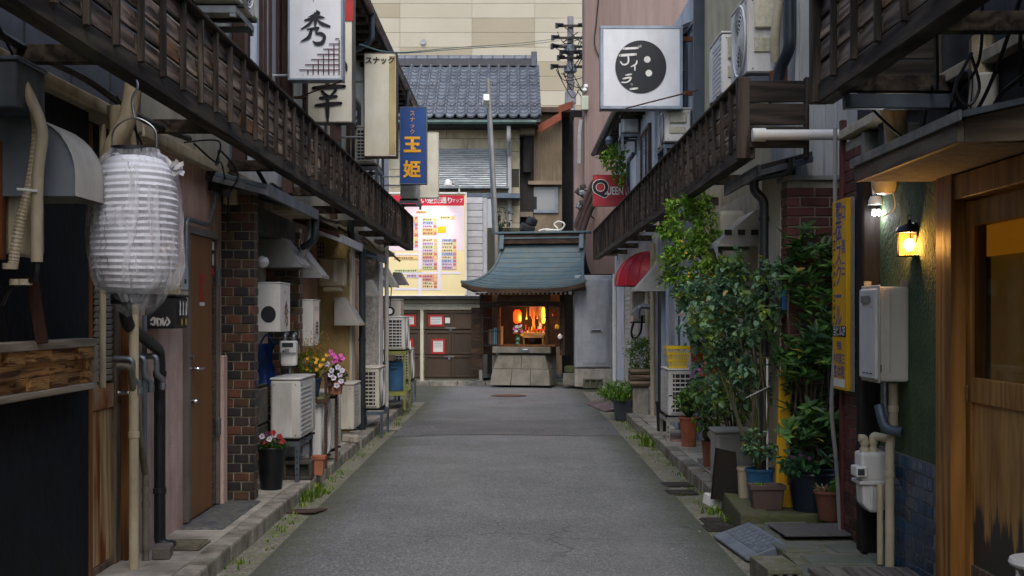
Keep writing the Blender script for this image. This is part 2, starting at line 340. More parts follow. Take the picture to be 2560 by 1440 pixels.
# right: stones, mat, ramp and mossy blocks before the brick wall
pn = struct(G().box(1.6, 3.2, -9, 9.45, -.1, .09).obj('pavement', MOSSC))
SLATE = mat('slate_slab', '5a605f', '5f6152', s=7, r=.75, bump=.4, bs=25, dirt=.55, dcol='4a5220', rnd=.25)
for i, (x, y, a, b) in enumerate(((1.86, 7.35, .38, .3), (2.05, 7.72, .3, .26), (1.72, 7.75, .26, .3), (1.84, 8.75, .3, .3), (2.12, 8.85, .26, .28), (1.66, 7.05, .3, .3), (2.0, 6.98, .3, .3), (1.68, 8.3, .12, .4), (2.13, 7.4, .14, .3))):
    G().obox((x, y, .086), (a-.012, b-.012, .03), (0, 0, rng.uniform(-.12, .12))).obj('paving_stone', SLATE, pn, .006)
tag(G().obox((1.94, 8.22, .122), (.52, .46, .012), (0, 0, R(3))).obj('door_mat', mat('doormat', '5d5a58', '47443f', s=60, r=1, bump=.5, bs=200, dirt=.3), None, .004), 'flat grey door mat on the paving below the yellow sign', 'mat')
# kerb ramp, low edge towards the road
t = thing('kerb_ramp', 'blue-grey moulded kerb ramp at the right road edge', 'ramp', (1.5, 8.2, 0))
RUB = mat('ramp_plastic', '6a737c', '58606a', s=5, r=.55, bump=.1, bs=120, dirt=.35)
Mr = Matrix.Translation((1.5, 8.2, 0)) @ Matrix.Rotation(R(5), 4, 'Z')
def rp(nm, g, bev=0): g.v = [tuple(Mr @ Vector(v)) for v in g.v]; return g.obj(nm, RUB, t, bev)
rz = lambda x: .022+(x+.125)*.344
rp('wedge', G().prism([(-.125, .006), (.125, .006), (.125, .108), (-.125, .022)], 'Y', -.42, .42), .003)
for i in range(9):
    for j in range(4):
        x0, y0 = -.05+.04*j, -.39+.087*i; rp('tread', G().add([(x, y, rz(x)+h) for h in (-.003, .004) for x in (x0, x0+.03) for y in (y0, y0+.07)], [(0, 1, 3, 2), (4, 6, 7, 5), (0, 4, 5, 1), (2, 3, 7, 6), (0, 2, 6, 4), (1, 5, 7, 3)]))
for i in range(3): rp('slot', G().add([(x, -.28+.28*i+y, rz(x)+.0012) for x, y in ((-.115, 0), (-.07, 0), (-.07, .012), (-.115, .012))], [(0, 1, 2, 3)]))
def cblock(name, label, x, y, z, l, d_, h, rz=0, m=None, holes=3, grp=None):     # hollow concrete block, holes open towards its long sides
    t = thing(name, label, 'block', (x, y, z), grp); m = m or CONC
    M4 = Matrix.Translation((x, y, z)) @ Matrix.Rotation(rz, 4, 'Z'); g = G(); wl = .03
    g.box(-l/2, l/2, -d_/2, d_/2, 0, wl); g.box(-l/2, l/2, -d_/2, d_/2, h-wl, h)
    for k in range(holes+1):
        xx = -l/2+(l-wl)*k/holes; g.box(xx, xx+wl, -d_/2+.001, d_/2-.001, wl, h-wl)
    g.box(-l/2+.02, l/2-.02, -.012, .012, wl, h-wl)
    g.v = [tuple(M4 @ Vector(v)) for v in g.v]; g.obj('shell', m, t, .004); return t
cblock('concrete_block', 'mossy hollow concrete block at the bottom edge beside the grey ramp', 1.44, 7.05, .0, .19, .39, .14, R(4), MOSSC)
tag(G().obox((1.66, 9.2, .08), (.2, 1.1, .16), (0, 0, R(-3))).obox((1.98, 8.93, .075), (.75, .5, .15), (0, 0, R(6))).obj('mossy_step', mat('mossy_step', '504c42', '565a36', s=16, r=1, bump=.9, bs=40, dirt=.75, dcol='46581a'), None, .02), 'moss-covered low step edge under the blue flower pot', 'step')
# right pavement surface: brick pavers, pinkish tiles
PAV = mat('paver', 'a39a8a', '8a7f70', s=6, r=.85, bump=.4, bs=40, dirt=.5, rnd=.12); PTL = mat('pink_tile', 'ae9186', '97796d', s=6, r=.8, bump=.3, rnd=.1, dirt=.5)
for i in range(3):
    for j in range(9): G().obox((1.8+i*.112+(.0 if j % 2 else .02), 10.6+j*.205, .111), (.106, .197, .02), (0, 0, rng.uniform(-.02, .02))).obj('paver', PAV, pr, .004)
for i in range(2):
    for j in range(5): G().box(1.735+i*.105, 1.835+i*.105, 14.1+j*.155, 14.25+j*.155, .1, .118).obj('paving_tile', PTL, pr, .003)
# weeds in the gutters (uncountable)
def tuft(g, x, y, z, n, h, sp, lean=.5):
    for _ in range(n):
        a = rng.uniform(0, 6.28); r_ = rng.uniform(0, sp); px, py = x+math.cos(a)*r_, y+math.sin(a)*r_; b = rng.uniform(0, 6.28); hh = h*rng.uniform(.4, 1); l = hh*lean*rng.uniform(.3, 1.3); wd = .004+hh*.03
        u = Vector((math.cos(b), math.sin(b), 0)); s_ = Vector((-u.y, u.x, 0))*wd; p0 = Vector((px, py, z)); p1 = p0+u*l*.4+Vector((0, 0, hh*.6)); p2 = p0+u*l+Vector((0, 0, hh))
        g.add([p0-s_, p0+s_, p1+s_*.8, p1-s_*.8, p2], [(0, 1, 2, 3), (3, 2, 4)])
g = G()
for i in range(95):
    y = rng.uniform(7, 21); tuft(g, -1.72+rng.uniform(0, .14), y, -.004, rng.randint(3, 10), rng.uniform(.02, .05), .05)
for i in range(110):
    y = rng.uniform(8.3, 23); tuft(g, 1.6-abs(rng.gauss(0, .08)), y, -.006, rng.randint(3, 10), rng.uniform(.02, .05), .06)
for x, y, h in ((-1.69, 10.3, .11), (-1.66, 10.55, .1), (-1.6, 10.75, .06), (-1.68, 10.9, .09), (1.58, 15.6, .12), (1.55, 15.0, .14), (1.5, 14.7, .07), (1.6, 14.6, .13), (1.5, 9.7, .08), (1.58, 9.2, .09), (1.45, 15.6, .06)): tuft(g, x, y, -.005, 46, h, .09, .9)
o = g.obj('weeds', leafm('weed_leaf', '3f5f1c', '7f9a3a'), fixn=False); o['kind'] = 'stuff'; o['label'] = 'green weeds and moss tufts growing along both gutters'; o['category'] = 'weeds'
# fallen leaves and litter on the road edge
g = G()
for i in range(130):
    x = rng.choice((-1, 1))*rng.uniform(1.0, 1.6); y = rng.uniform(6.5, 20); a = rng.uniform(0, 6.28); l = rng.uniform(.008, .022); u = Vector((math.cos(a), math.sin(a), .12))*l; v = Vector((-math.sin(a), math.cos(a), .1))*l*.5; p = Vector((x, y, .022))
    g.add([p-u, p+v, p+u, p-v], [(0, 1, 2, 3)])
o = g.obj('leaf_litter', leafm('dead_leaf', '5b4a2a', 'a89a6c'), fixn=False); o['kind'] = 'stuff'; o['label'] = 'small dry leaves and grit scattered at the road edges'; o['category'] = 'litter'
# ================================================================ BUILDERS
BURNT = wood('burnt_cedar', '2a211b', '8a7868', '8c6032', 'Y', 9, .6, .6, .45, (.55, .7)); BATT = wood('batten_wood', '1c1714', '4e443b', None, 'Z', 9, .75, .4, .3); BEAM = wood('beam_wood', '1e1915', '4c4339', '54542f', 'Y', 7, .8, .4, .1, (.6, .75))
GREYW = mat('ac_cream', 'c9c6ba', 'b5b1a3', s=2, r=.5, dirt=.45, dcol='6b5f48', ds=2.2); WHITEP = mat('ac_white', 'd2d2cf', 'bfc0bd', s=2, r=.45, dirt=.4, dcol='6f6452'); DARKP = mat('dark_plastic', '15171a', '22252a', s=4, r=.5, dirt=.2)
STEEL = mat('galvanised_steel', '8d949a', '6c7379', s=7, r=.45, m=.75, bump=.1, dirt=.35); BLUEST = mat('blue_grey_steel', '5e6b78', '48525c', s=6, r=.5, m=.4, dirt=.4, dcol='3a2a1c'); BLACKP = mat('black_pipe', '16191d', '20252b', s=5, r=.4, dirt=.2, dcol='3a3a36'); NAVYP = mat('dark_downpipe', '20282f', '2b343b', s=4, r=.4, dirt=.25, dcol='4b4a40')
CREAMP = mat('cream_pipe', 'c2b79a', 'a89d82', s=3, r=.5, dirt=.35, dcol='5b513c'); HOODM = mat('hood_metal', '9a9a98', '80807e', s=3, r=.42, m=.55, dirt=.3, dcol='4a463f'); HOODL = mat('hood_light', 'b8b6ae', '9c9a92', s=3, r=.45, m=.25, dirt=.35, dcol='4a463f')
PLASTER = mat('cream_plaster', 'c9c0ab', 'b3a992', s=2.5, r=.9, bump=.35, bs=45, dirt=.5); TRIM = mat('cream_trim', 'b9b19a', '968d75', s=4, r=.75, dirt=.5)
BRWN = mat('brown_frame', '4a332a', '39271f', s=6, r=.55, dirt=.3); GLASS = glassm('window_glass', '26333b', .06, .6); GLASSB = glassm('window_glass_pale', 'b5c4cf', .12, .5); CHROME = mat('chrome', 'c9ccd0', 'a9adb3', r=.2, m=1, dirt=.1)
WHITE = mat('white_enamel', 'dcdcd8', 'cbcac4', s=2, r=.4, dirt=.22, dcol='77705e'); INK = mat('sign_ink', '0d0c12', '15141b', s=3, r=.5, dirt=0); REDP = mat('red_paint', 'b02a26', '8f1f1d', s=3, r=.45, dirt=.2); YEL = mat('yellow_print', 'e3ae1d', 'cf9a15', s=3, r=.5, dirt=.15)
SOIL = mat('soil', '2e251c', '1c1712', s=30, r=1, bump=1, bs=60, dirt=0); TERRA = mat('terracotta', 'a05a3c', '7d432c', s=5, r=.8, bump=.2, dirt=.4, dcol='b7a58a'); CABLE = mat('cable_black', '0b0b0c', '17171a', r=.5, dirt=0)
def rows(name, me, parent, pts): return [inst(name, me, parent, p) for p in pts]
def fence(label, X, s, y0, n, sp, zb=2.67, zt=3.1, near_end=False, far_end=False, brackets=(), wall=2.15):
    y1 = y0+n*sp; t = thing('balcony_screen', label, 'balcony', (X, y0, zb-.1))
    nr = 4; h = (zt-zb)/nr; me = G().box(-.009, .009, 0, sp-.004, .004, h-.006).mesh('board', bev=.0025); me.materials.append(BURNT)
    mb = G().box(-.014, .014, -.016, .016, 0, zt-zb+.024).mesh('batten', bev=.003); mb.materials.append(BATT)
    for i in range(n):
        for k in range(nr): inst('board', me, t, (X-s*.006+rng.uniform(-.002, .002), y0+i*sp, zb+k*h), (0, s*(.1+rng.uniform(-.02, .02)), 0))
        inst('batten', mb, t, (X-s*.032, y0+i*sp+rng.uniform(-.008, .008), zb-.025+rng.uniform(-.006, .004)), (rng.uniform(-.02, .02), 0, 0))
    inst('batten', mb, t, (X-s*.03, y1, zb-.025))
    bx('bottom_beam', BEAM, t, X-s*.022, X+s*.07, y0-.02, y1+.02, zb-.1, zb-.002, .006)
    bx('top_rail', BEAM, t, X-s*.055, X+s*.04, y0-.02, y1+.02, zt+.006, zt+.03, .006)
    for y in brackets: bx('bracket', BEAM, t, X+s*.075, s*(wall-.01), y-.03, y+.03, zb-.09, zb-.01, .004)
    dp = wall-abs(X)
    for e, on in ((y0, near_end), (y1, far_end)):
        if not on: continue
        d_ = -1 if e == y0 else 1
        m2 = G().box(0, dp-.06, -.011, .011, .004, (zt-zb+.04)/3-.006).mesh('end_board', bev=.003); m2.materials.append(wood('end_board_wood', '1e1a17', '453d35', None, 'X', 8, .75, .5, .2))
        for k in range(3): inst('end_board', m2, t, (X+.03 if s > 0 else X-dp+.03, e+d_*.02, zb-.03+k*(zt-zb+.04)/3))
        bx('corner_post', BATT, t, X-s*.055, X+s*.035, e+d_*.034, e-d_*.03, zb-.1, zt+.03, .006); bx('corner_post', BATT, t, s*wall-s*.03, s*wall, e+d_*.03, e-d_*.03, zb-.1, zt+.03, .006)
    return t
FANM = None
def fanmesh():
    global FANM
    if FANM is None:
        g = G(); r0 = .205
        for k in range(8):
            r = .035+k*(r0-.035)/7; g.tube([(.012-.006*(k/7)**3, r*math.cos(a*math.pi/14), r*math.sin(a*math.pi/14)) for a in range(29)], .0028 if k < 7 else .009, 4, False)
        for k in range(8): a = k*math.pi/4+.2; g.tube([(.011, .03*math.cos(a), .03*math.sin(a)), (.006, r0*math.cos(a), r0*math.sin(a))], .003, 4)
        g.lathe([(.035, 0), (.035, .014), (.0, .016)], (0, 0, 0), 14, 'X'); FANM = g.mesh('fan_guard', smooth=True); FANM.materials.append(WHITEP)
    return FANM
FAND = []
def ac(label, s, xf, y0, z0, L=.76, D=.27, H=.54, m=None, fan=True, near='plain', grp='outdoor air conditioner units', grid=None):
    m = m or GREYW; t = thing('air_conditioner', label, 'air conditioner', (xf+s*D/2, y0+L/2, z0), grp)
    xb = xf+s*D; bx('casing', m, t, xf, xb, y0, y0+L, z0+.02, z0+H-.022, .012); bx('top_cover', m, t, xf-s*.006, xb+s*.006, y0-.006, y0+L+.006, z0+H-.02, z0+H, .006)
    for yy in (y0+.12, y0+L-.17): bx('foot', DARKP, t, xf-s*.02, xb+s*.02, yy, yy+.05, z0, z0+.018)
    zc, yc = z0+H*.5, y0+L*.4
    if fan:
        G().lathe([(.2, 0), (.2, .002), (0, .002)], (xf-s*.003, yc, zc), 28, 'X').obj('fan_opening', DARKP, t)
        r = H*.43/.205; inst('fan_guard', fanmesh(), t, (xf-s*.006, yc, zc), (0, 0, 0 if s < 0 else math.pi), (1, r, r))
    else:
        for k in range(11): bx('louver', m if grid is None else grid, t, xf-s*.001, xf-s*.005, y0+.04, y0+L*.72, z0+.06+k*(H-.12)/11, z0+.06+k*(H-.12)/11+.012)
    bx('maker_label', mat('label_grey', '9aa0a6', dirt=.1), t, xf-s*.0005, xf-s*.0022, y0+.03, y0+.1, z0+H-.07, z0+H-.05); tb('drain_hose', CREAMP, t, curve([(xb-s*.03, y0+L-.1, z0+.04), (xb+s*.02, y0+L-.1, z0+.02), (xb+s*.04, y0+L-.1, z0-.12)], 4), .012, 6)
    for q, z_ in ((.04, .05), (.04, H-.06), (D-.03, .05), (D-.03, H-.06)): disc(t, 'screw', IRON, (xf+s*q, y0-.0072, z0+z_), XU, ZU, .006, 6)
    bx('service_panel', m, t, xf-s*.001, xf-s*.006, y0+L*.78, y0+L-.015, z0+.04, z0+H-.05, .003)
    if near == 'plain': bx('side_panel', m, t, xf+s*.07, xb-s*.014, y0-.006, y0-.0005, z0+.03, z0+H-.04, .003)
    elif near == 'slots':
        bx('side_opening', DARKP, t, xf+s*.05, xb-s*.015, y0-.003, y0-.0005, z0+.05, z0+H-.06)
        for k in range(9): bx('slat', m, t, xf+s*.045, xb-s*.01, y0-.012, y0-.0035, z0+.05+k*(H-.12)/9, z0+.065+k*(H-.12)/9)
        for k in range(4): bx('slat', m, t, xf+s*(.07+k*.055), xf+s*(.078+k*.055), y0-.014, y0-.0125, z0+.05, z0+H-.06)
    elif near == 'valve':
        c_ = mat('valve_cover', 'bdb9a4', 'a29d87', s=30, r=.7, bump=.3, bs=50)
        bx('valve_cover', c_, t, xf+s*.05, xb-s*.05, y0-.03, y0-.0005, z0+H*.56, z0+H-.05, .012); bx('valve_cover', c_, t, xf+s*.05, xb-s*.06, y0-.012, y0-.0005, z0+H*.28, z0+H*.46, .004)
    return t
def stand(label, x0, x1, y0, y1, z0, z1, m=None, grp='steel stands under air conditioners', holes=True):
    m = m or BLUEST; t = thing('steel_stand', label, 'stand', ((x0+x1)/2, (y0+y1)/2, z0), grp)
    for x in (x0, x1):
        for y in (y0, y1):
            a = 1 if x == min(x0, x1) else -1; b = 1 if y == y0 else -1
            G().box(x, x+a*.035, y, y+b*.004, z0, z1-.002).box(x, x+a*.004, y+b*.0045, y+b*.035, z0, z1-.002).obj('leg', m, t)
            if holes and b > 0:
                for k in range(int((z1-z0-.08)/.05)): bx('hole', DARKP, t, x+a*.012, x+a*.024, y-.0015, y-.0002, z0+.05+k*.05, z0+.075+k*.05)
    for y in (y0, y1): bx('rail', m, t, x0-.002, x1+.002, y-.003 if y == y0 else y+.0005, y-.0005 if y == y0 else y+.003, z1-.045, z1+.0)
    for x in (x0, x1): bx('rail', m, t, x-.004 if x == x0 else x+.001, x-.001 if x == x0 else x+.004, y0, y1, z1-.042, z1-.001)
    return t
def hood(label, s, xw, y0, L, zt, zb, proj, m=None, top=.12, rim=.025, grp='sloping metal vent hoods'):
    m = m or HOODM; t = thing('vent_hood', label, 'vent hood', (s*xw, y0+L/2, zb), grp); x0, x1, x2 = s*xw, s*(xw-top), s*(xw-proj); e = .006
    for y, nm in ((y0, 'side_panel'), (y0+L-e, 'side_panel')): G().prism([(x0, zb), (x0, zt), (x1, zt), (x2, zb+rim), (x2, zb)], 'Y', y, y+e).obj(nm, m, t, .0015)
    G().add([(x1, y0+e, zt), (x2, y0+e, zb+rim), (x2, y0+L-e, zb+rim), (x1, y0+L-e, zt), (x1, y0+e, zt-e), (x2+s*e, y0+e, zb+rim), (x2+s*e, y0+L-e, zb+rim), (x1, y0+L-e, zt-e)],
        [(0, 1, 2, 3), (4, 7, 6, 5), (0, 4, 5, 1), (3, 2, 6, 7), (0, 3, 7, 4), (1, 5, 6, 2)]).obj('front_panel', m, t)
    bx('top_panel', m, t, x0, x1, y0+e, y0+L-e, zt-e, zt-.0005)
    bx('rim', m, t, x2-s*.008, x2+s*.004, y0-.006, y0+L+.006, zb-.008, zb+rim, .003); bx('rim', m, t, x0, x2, y0-.008, y0-.0005, zb-.006, zb+.012, .002)
    return t
def leafadd(g, p, d_, up, L, W, fold=.25):
    d_ = d_.normalized(); s_ = d_.cross(up); s_ = s_.normalized() if s_.length > 1e-4 else d_.orthogonal().normalized(); n = s_.cross(d_)
    a, b = p+d_*L*.3, p+d_*L*.68; q = n*W*fold; dr = Vector((0, 0, -L*.1))
    g.add([p, a+s_*W*.5+q, b+s_*W*.42+q+dr*.5, p+d_*L+dr, b-s_*W*.42+q+dr*.5, a-s_*W*.5+q], [(0, 1, 2, 3), (3, 4, 5, 0)])
def rdir(): return Vector((rng.gauss(0, 1), rng.gauss(0, 1), rng.gauss(0, 1))).normalized()
def crown(g, c, r, n, L, W, clump=9, spread=.09, droop=.3, out=.6, fold=.25):
    """leaf clumps scattered through an ellipsoid, gaps between clumps"""
    c = Vector(c)
    for _ in range(max(1, n//clump)):
        q = rdir(); f = rng.uniform(.25, 1)**.5; cc = c+Vector((q.x*r[0], q.y*r[1], q.z*r[2]))*f
        for k in range(clump):
            dd = (rdir()*.9+q*out+Vector((0, 0, -droop*rng.uniform(-.3, 1)))); leafadd(g, cc+rdir()*spread*rng.random(), dd, Vector((rng.gauss(0, .4), rng.gauss(0, .4), 1)), L*rng.uniform(.55, 1.2), W*rng.uniform(.6, 1.15), fold)
def branches(g, base, tips, r=.008, wob=.05):
    for tp in tips:
        b, tp = Vector(base), Vector(tp); m1 = b.lerp(tp, .35)+rdir()*wob; m2 = b.lerp(tp, .7)+rdir()*wob
        P = curve([b, m1, m2, tp], 4); g.tube(P, [r*(1-.75*i/(len(P)-1)) for i in range(len(P))], 6)
def potgeo(t, x, y, z, rt, rb, h, m, n=28, sq=0, rimh=.02, soil=True):
    if sq:
        a = [(x+sx*rb, y+sy*rb*sq, z) for sx, sy in ((-1, -1), (1, -1), (1, 1), (-1, 1))]; b = [(x+sx*rt, y+sy*rt*sq, z+h) for sx, sy in ((-1, -1), (1, -1), (1, 1), (-1, 1))]; c_ = [(x+sx*(rt-.014), y+sy*(rt*sq-.014), z+h) for sx, sy in ((-1, -1), (1, -1), (1, 1), (-1, 1))]; d_ = [(p[0], p[1], z+h-.03) for p in c_]
        pot = G().add(a+b+c_+d_, [(3, 2, 1, 0)]+[(i, (i+1) % 4, 4+(i+1) % 4, 4+i) for i in range(4)]+[(4+i, 4+(i+1) % 4, 8+(i+1) % 4, 8+i) for i in range(4)]+[(8+i, 8+(i+1) % 4, 12+(i+1) % 4, 12+i) for i in range(4)]+[(12, 13, 14, 15)]).obj('pot', m, t, .004)
        G().box(x-rt-.008, x+rt+.008, y-rt*sq-.008, y-rt*sq+.004, z+h-rimh*1.5, z+h+.003).box(x-rt-.008, x+rt+.008, y+rt*sq-.004, y+rt*sq+.008, z+h-rimh*1.5, z+h+.003).box(x-rt-.008, x-rt+.004, y-rt*sq+.0045, y+rt*sq-.0045, z+h-rimh*1.5, z+h+.003).box(x+rt-.004, x+rt+.008, y-rt*sq+.0045, y+rt*sq-.0045, z+h-rimh*1.5, z+h+.003).obj('rim', m, t, .003)
        G().box(x-rt+.014, x+rt-.014, y-rt*sq+.014, y+rt*sq-.014, z+h-.03, z+h-.018).obj('soil', SOIL, pot if False else t)
    else:
        G().lathe([(rb*.9, 0), (rb, .004), (rt*.985, h-rimh-.001), (rt*1.06, h-rimh), (rt*1.08, h-.004), (rt*1.06, h), (rt*.95, h), (rt*.92, h-.03), (0, h-.03)], (x, y, z), n).obj('pot', m, t, 0, True)
        if soil: G().lathe([(rt*.92, h-.028), (rt*.9, h-.022), (0, h-.018)], (x, y, z), n).obj('soil', SOIL, t)
def flower(t, m, pos, r, d_=(0, -1, .4), eye=None, n=5):
    d_ = Vector(d_).normalized(); a = d_.orthogonal().normalized(); b = d_.cross(a); g = G(); p = Vector(pos); th = rng.random()*6
    for k in range(n):
        q = th+k*6.283/n; e = a*math.cos(q)+b*math.sin(q); f = -a*math.sin(q)+b*math.cos(q)
        g.add([p+d_*.0006*k, p+e*r*.6+f*r*.5+d_*(.0006*k+r*.15), p+e*r*1.0+f*r*.28+d_*r*.2, p+e*r*1.0-f*r*.28+d_*r*.2, p+e*r*.6-f*r*.5+d_*(.0006*k+r*.15)], [(0, 1, 2, 3, 4)])
    o = g.obj('flower', m, t, fixn=False)
    if eye:
        g = G()
        for k in range(3): q = th+k*2.1; e = (a*math.cos(q)+b*math.sin(q))*r*.3; g.add([p+e+d_*r*.24+a*r*.2, p+e+d_*r*.25+b*r*.2, p+e+d_*r*.24-a*r*.2, p+e+d_*r*.25-b*r*.2], [(0, 1, 2, 3)])
        g.obj('flower_eye', eye, o, fixn=False)
def brickwall(parent, me, name, axis, u0, u1, v0, v1, w_, bw, bh, j=.01, start=0, flip=0, mh=None, skip=None):
    """courses of single bricks; axis 'X': faces -Y, runs along X; axis 'Y': runs along Y facing the lane"""
    k = 0; z = v0
    while z+bh <= v1+.001:
        u = u0-(bw/2+j/2 if (k+start) % 2 else 0)
        while u < u1-.012:
            a, b = max(u, u0), min(u+bw, u1)
            if b-a > .015 and not (skip and skip((a+b)/2, z)):
                sc_ = (b-a)/bw; p = ((a+b)/2, w_+rng.uniform(-.0015, .0015), z) if axis == 'X' else (w_+rng.uniform(-.0015, .0015), (a+b)/2, z)
                inst(name, rng.choice(me), parent, p, (0, 0, 0 if axis == 'X' else math.pi/2), (sc_, 1, 1))
            u += bw+j
        z += bh+j; k += 1
def brickmesh(bw, bh, dp, m): 
    me = G().box(-bw/2, bw/2, -dp, dp, 0, bh).mesh('brick', bev=.004); me.materials.append(m); return me
def signbox(label, x0, x1, y0, y1, z0, z1, face, frame, cat='sign', name='shop_sign', fr=.018, grp=None, both=True):
    t = thing(name, label, cat, ((x0+x1)/2, (y0+y1)/2, z0), grp)
    bx('cabinet', face, t, x0+fr*.3, x1-fr*.3, y0+.006, y1-.006, z0+fr*.3, z1-fr*.3)
    for nm, b in (('frame', (x0, x1, z0, z0+fr)), ('frame', (x0, x1, z1-fr, z1)), ('frame', (x0, x0+fr, z0+fr, z1-fr)), ('frame', (x1-fr, x1, z0+fr, z1-fr))): bx(nm, frame, t, b[0], b[1], y0, y1, b[2], b[3], .003)
    return t
# ================================================================ LEFT ROW
LB = mat('black_plaster', '0f1217', '181d25', s=5, r=.85, bump=.8, bs=14, dirt=.25, dcol='262b32', spec=.2); PINK = mat('pink_plaster', 'caaea2', 'b3968a', s=3, r=.88, bump=.45, bs=50, dirt=.55, dcol='4a3a33'); GREYWALL = mat('grey_panel', '5f636b', '4d5057', s=2, r=.7, dirt=.4)
YELW = mat('yellow_plaster', 'b39d68', '9b8654', s=3, r=.85, bump=.3, dirt=.35); PINK2 = mat('salmon_plaster', 'c69c86', 'ae846e', s=3, r=.85, bump=.3, dirt=.35); STUC = mat('white_stucco', 'c4c2ba', '8a877e', s=22, r=.95, bump=1, bs=18, dirt=.4); UPL = mat('upper_plaster', 'b7b09c', 'a09883', s=2, r=.85, bump=.2, dirt=.4); UPW = mat('upper_white', 'c9cbcc', 'b3b5b6', s=2, r=.7, dirt=.3)
ROOFT = mat('dark_roof', '3a3c41', '4a4c50', s=6, r=.6, dirt=.4); CBLK = mat('cream_block', 'b5ad9a', '8d8574', s=6, r=.9, bump=.6, bs=25, dirt=.6)
def house(label, y0, y1, gm, um, gx=-2.2, ux=-2.15, zt=5.3, name='shop_house', zs=2.6, depth=2.6):
    s = 1 if gx > 0 else -1
    t = thing(name, label, 'building', (gx+s*depth/2, (y0+y1)/2, .1))
    bx('wall', gm, t, gx, gx+s*depth, y0, y1, .1, zs); bx('upper_wall', um, t, ux, gx+s*depth, y0, y1, zs+.002, zt); return t
h1 = house('black plastered bar front at the left edge with timber door', -9, 7.38, LB, GREYWALL, gx=-2.3)  # continued unseen behind the camera to cut light in the near lane
bx('wall', LB, h1, -2.2, -2.3, -9, 6.62, .1, 2.59); bx('ledge', TRIM, h1, -2.14, -2.3, -9, 7.38, 2.55, 2.62, .005)
h2 = house('pink plastered shop front with brown door and pipes', 7.381, 9.62, PINK, UPL); bx('ledge', TRIM, h2, -2.13, -2.2, 7.381, 9.62, 2.53, 2.6, .005)
h3 = house('shop front with two dark brick piers and a recessed entrance', 9.621, 12.2, CBLK, UPW, gx=-2.3)
h4 = house('shop front behind the plant rack with yellow plaster pier', 12.201, 15.78, PINK2, UPL, gx=-2.35)
h5 = house('salmon plastered shop front behind the dark downpipe', 15.781, 18.3, PINK2, UPL, gx=-2.3)
h6 = house('last shop of the left row with rough white stucco pier', 18.301, 22, mat('dark_front', '4a3a35', '3a2d28', s=4, r=.8), UPW, gx=-2.25)
bx('ledge', TRIM, h3, -2.1, -2.2, 9.621, 12.2, 2.53, 2.59, .005); bx('ledge', TRIM, h4, -2.05, -2.35, 12.201, 15.78, 2.5, 2.57, .005); bx('ledge', TRIM, h5, -2.05, -2.3, 15.781, 18.3, 2.5, 2.57, .005); bx('ledge', TRIM, h6, -2.05, -2.25, 18.301, 22, 2.5, 2.57, .005)
for i in range(9): bx('panel_joint', mat('panel_joint', '3a3c40'), h1, -2.1498, -2.145, 2+i*.6, 2.02+i*.6, 2.63, 3.2)
# roof of the row: eave, gutter, rafters; unseen nearest overhang widened for shade
for h, y0, y1, z, xe in ((h2, -9, 9.5, 5.3, -1.7), (h3, 9.5, 13.2, 5.3, -2.0), (h5, 13.2, 22.4, 5.12, -1.72)):
    G().prism([(xe, z), (xe, z+.05), (-4.4, z+1.15), (-4.4, z+1.1)], 'Y', y0, y1).obj('roof', ROOFT, h)
    G().prism([(xe-.02, z-.06), (xe-.02, z-.005), (-2.6, z+.32), (-2.6, z+.26)], 'Y', y0, y1-.01).obj('eave_soffit', mat('eave_wood', '6b5a45', '4a3d30', s=5, dirt=.4), h)
    tb('gutter', NAVYP, h, [(xe+.03, y0, z-.02), (xe+.03, y1, z-.02)], .05, 8)
for y in [13.4+i*.45 for i in range(20)]: bx('rafter', BEAM, h5, -1.76, -2.15, y, y+.05, 4.98, 5.045)
tb('downpipe', NAVYP, h5, elbow([(-1.69, 15.2, 5.08), (-1.69, 15.2, 4.75), (-2.09, 15.25, 4.55), (-2.09, 15.25, 3.2)], .06), .035)
tb('downpipe', NAVYP, h6, elbow([(-1.69, 20.3, 5.08), (-1.69, 20.3, 4.8), (-2.09, 20.3, 4.6), (-2.09, 20.3, 3.2)], .06), .03)
# the long wooden screen
fence('long dark burnt-timber balcony screen running along the left row', -1.72, -1, 5.06-.366*8, 52, .366, far_end=True, brackets=[3.3, 5.5, 7.6, 9.6, 11.6, 13.6, 15.6, 17.6, 19.6])
# ---- upper floor of the left row: windows
def winY(h, s, X, y0, y1, z0, z1, n=2, fm=None, gm=None, fr=.05, proud=.05):
    fm = fm or BRWN; gm = gm or GLASS; w_ = thing  # window on a lane-facing wall
    f = G(); xa, xb = s*X, s*(X-proud)
    f.box(xa, xb, y0, y0+fr, z0, z1).box(xa, xb, y1-fr, y1, z0, z1).box(xa, xb, y0+fr, y1-fr, z0, z0+fr).box(xa, xb, y0+fr, y1-fr, z1-fr, z1)
    o = f.obj('window', fm, h, .003)
    for k in range(n):
        a = y0+fr+(y1-y0-2*fr)*k/n; b = y0+fr+(y1-y0-2*fr)*(k+1)/n
        bx('pane', gm, o, s*(X-.006), s*(X-.012-.012*(k % 2)), a+.03, b-.03, z0+fr+.03, z1-fr-.03)
        g = G(); xc, xd = s*(X-.004), s*(X-.022-.012*(k % 2))
        g.box(xc, xd, a, a+.03, z0+fr, z1-fr).box(xc, xd, b-.03, b, z0+fr, z1-fr).box(xc, xd, a+.03, b-.03, z0+fr, z0+fr+.03).box(xc, xd, a+.03, b-.03, z1-fr-.03, z1-fr); g.obj('sash', fm, o, .002)
    return o
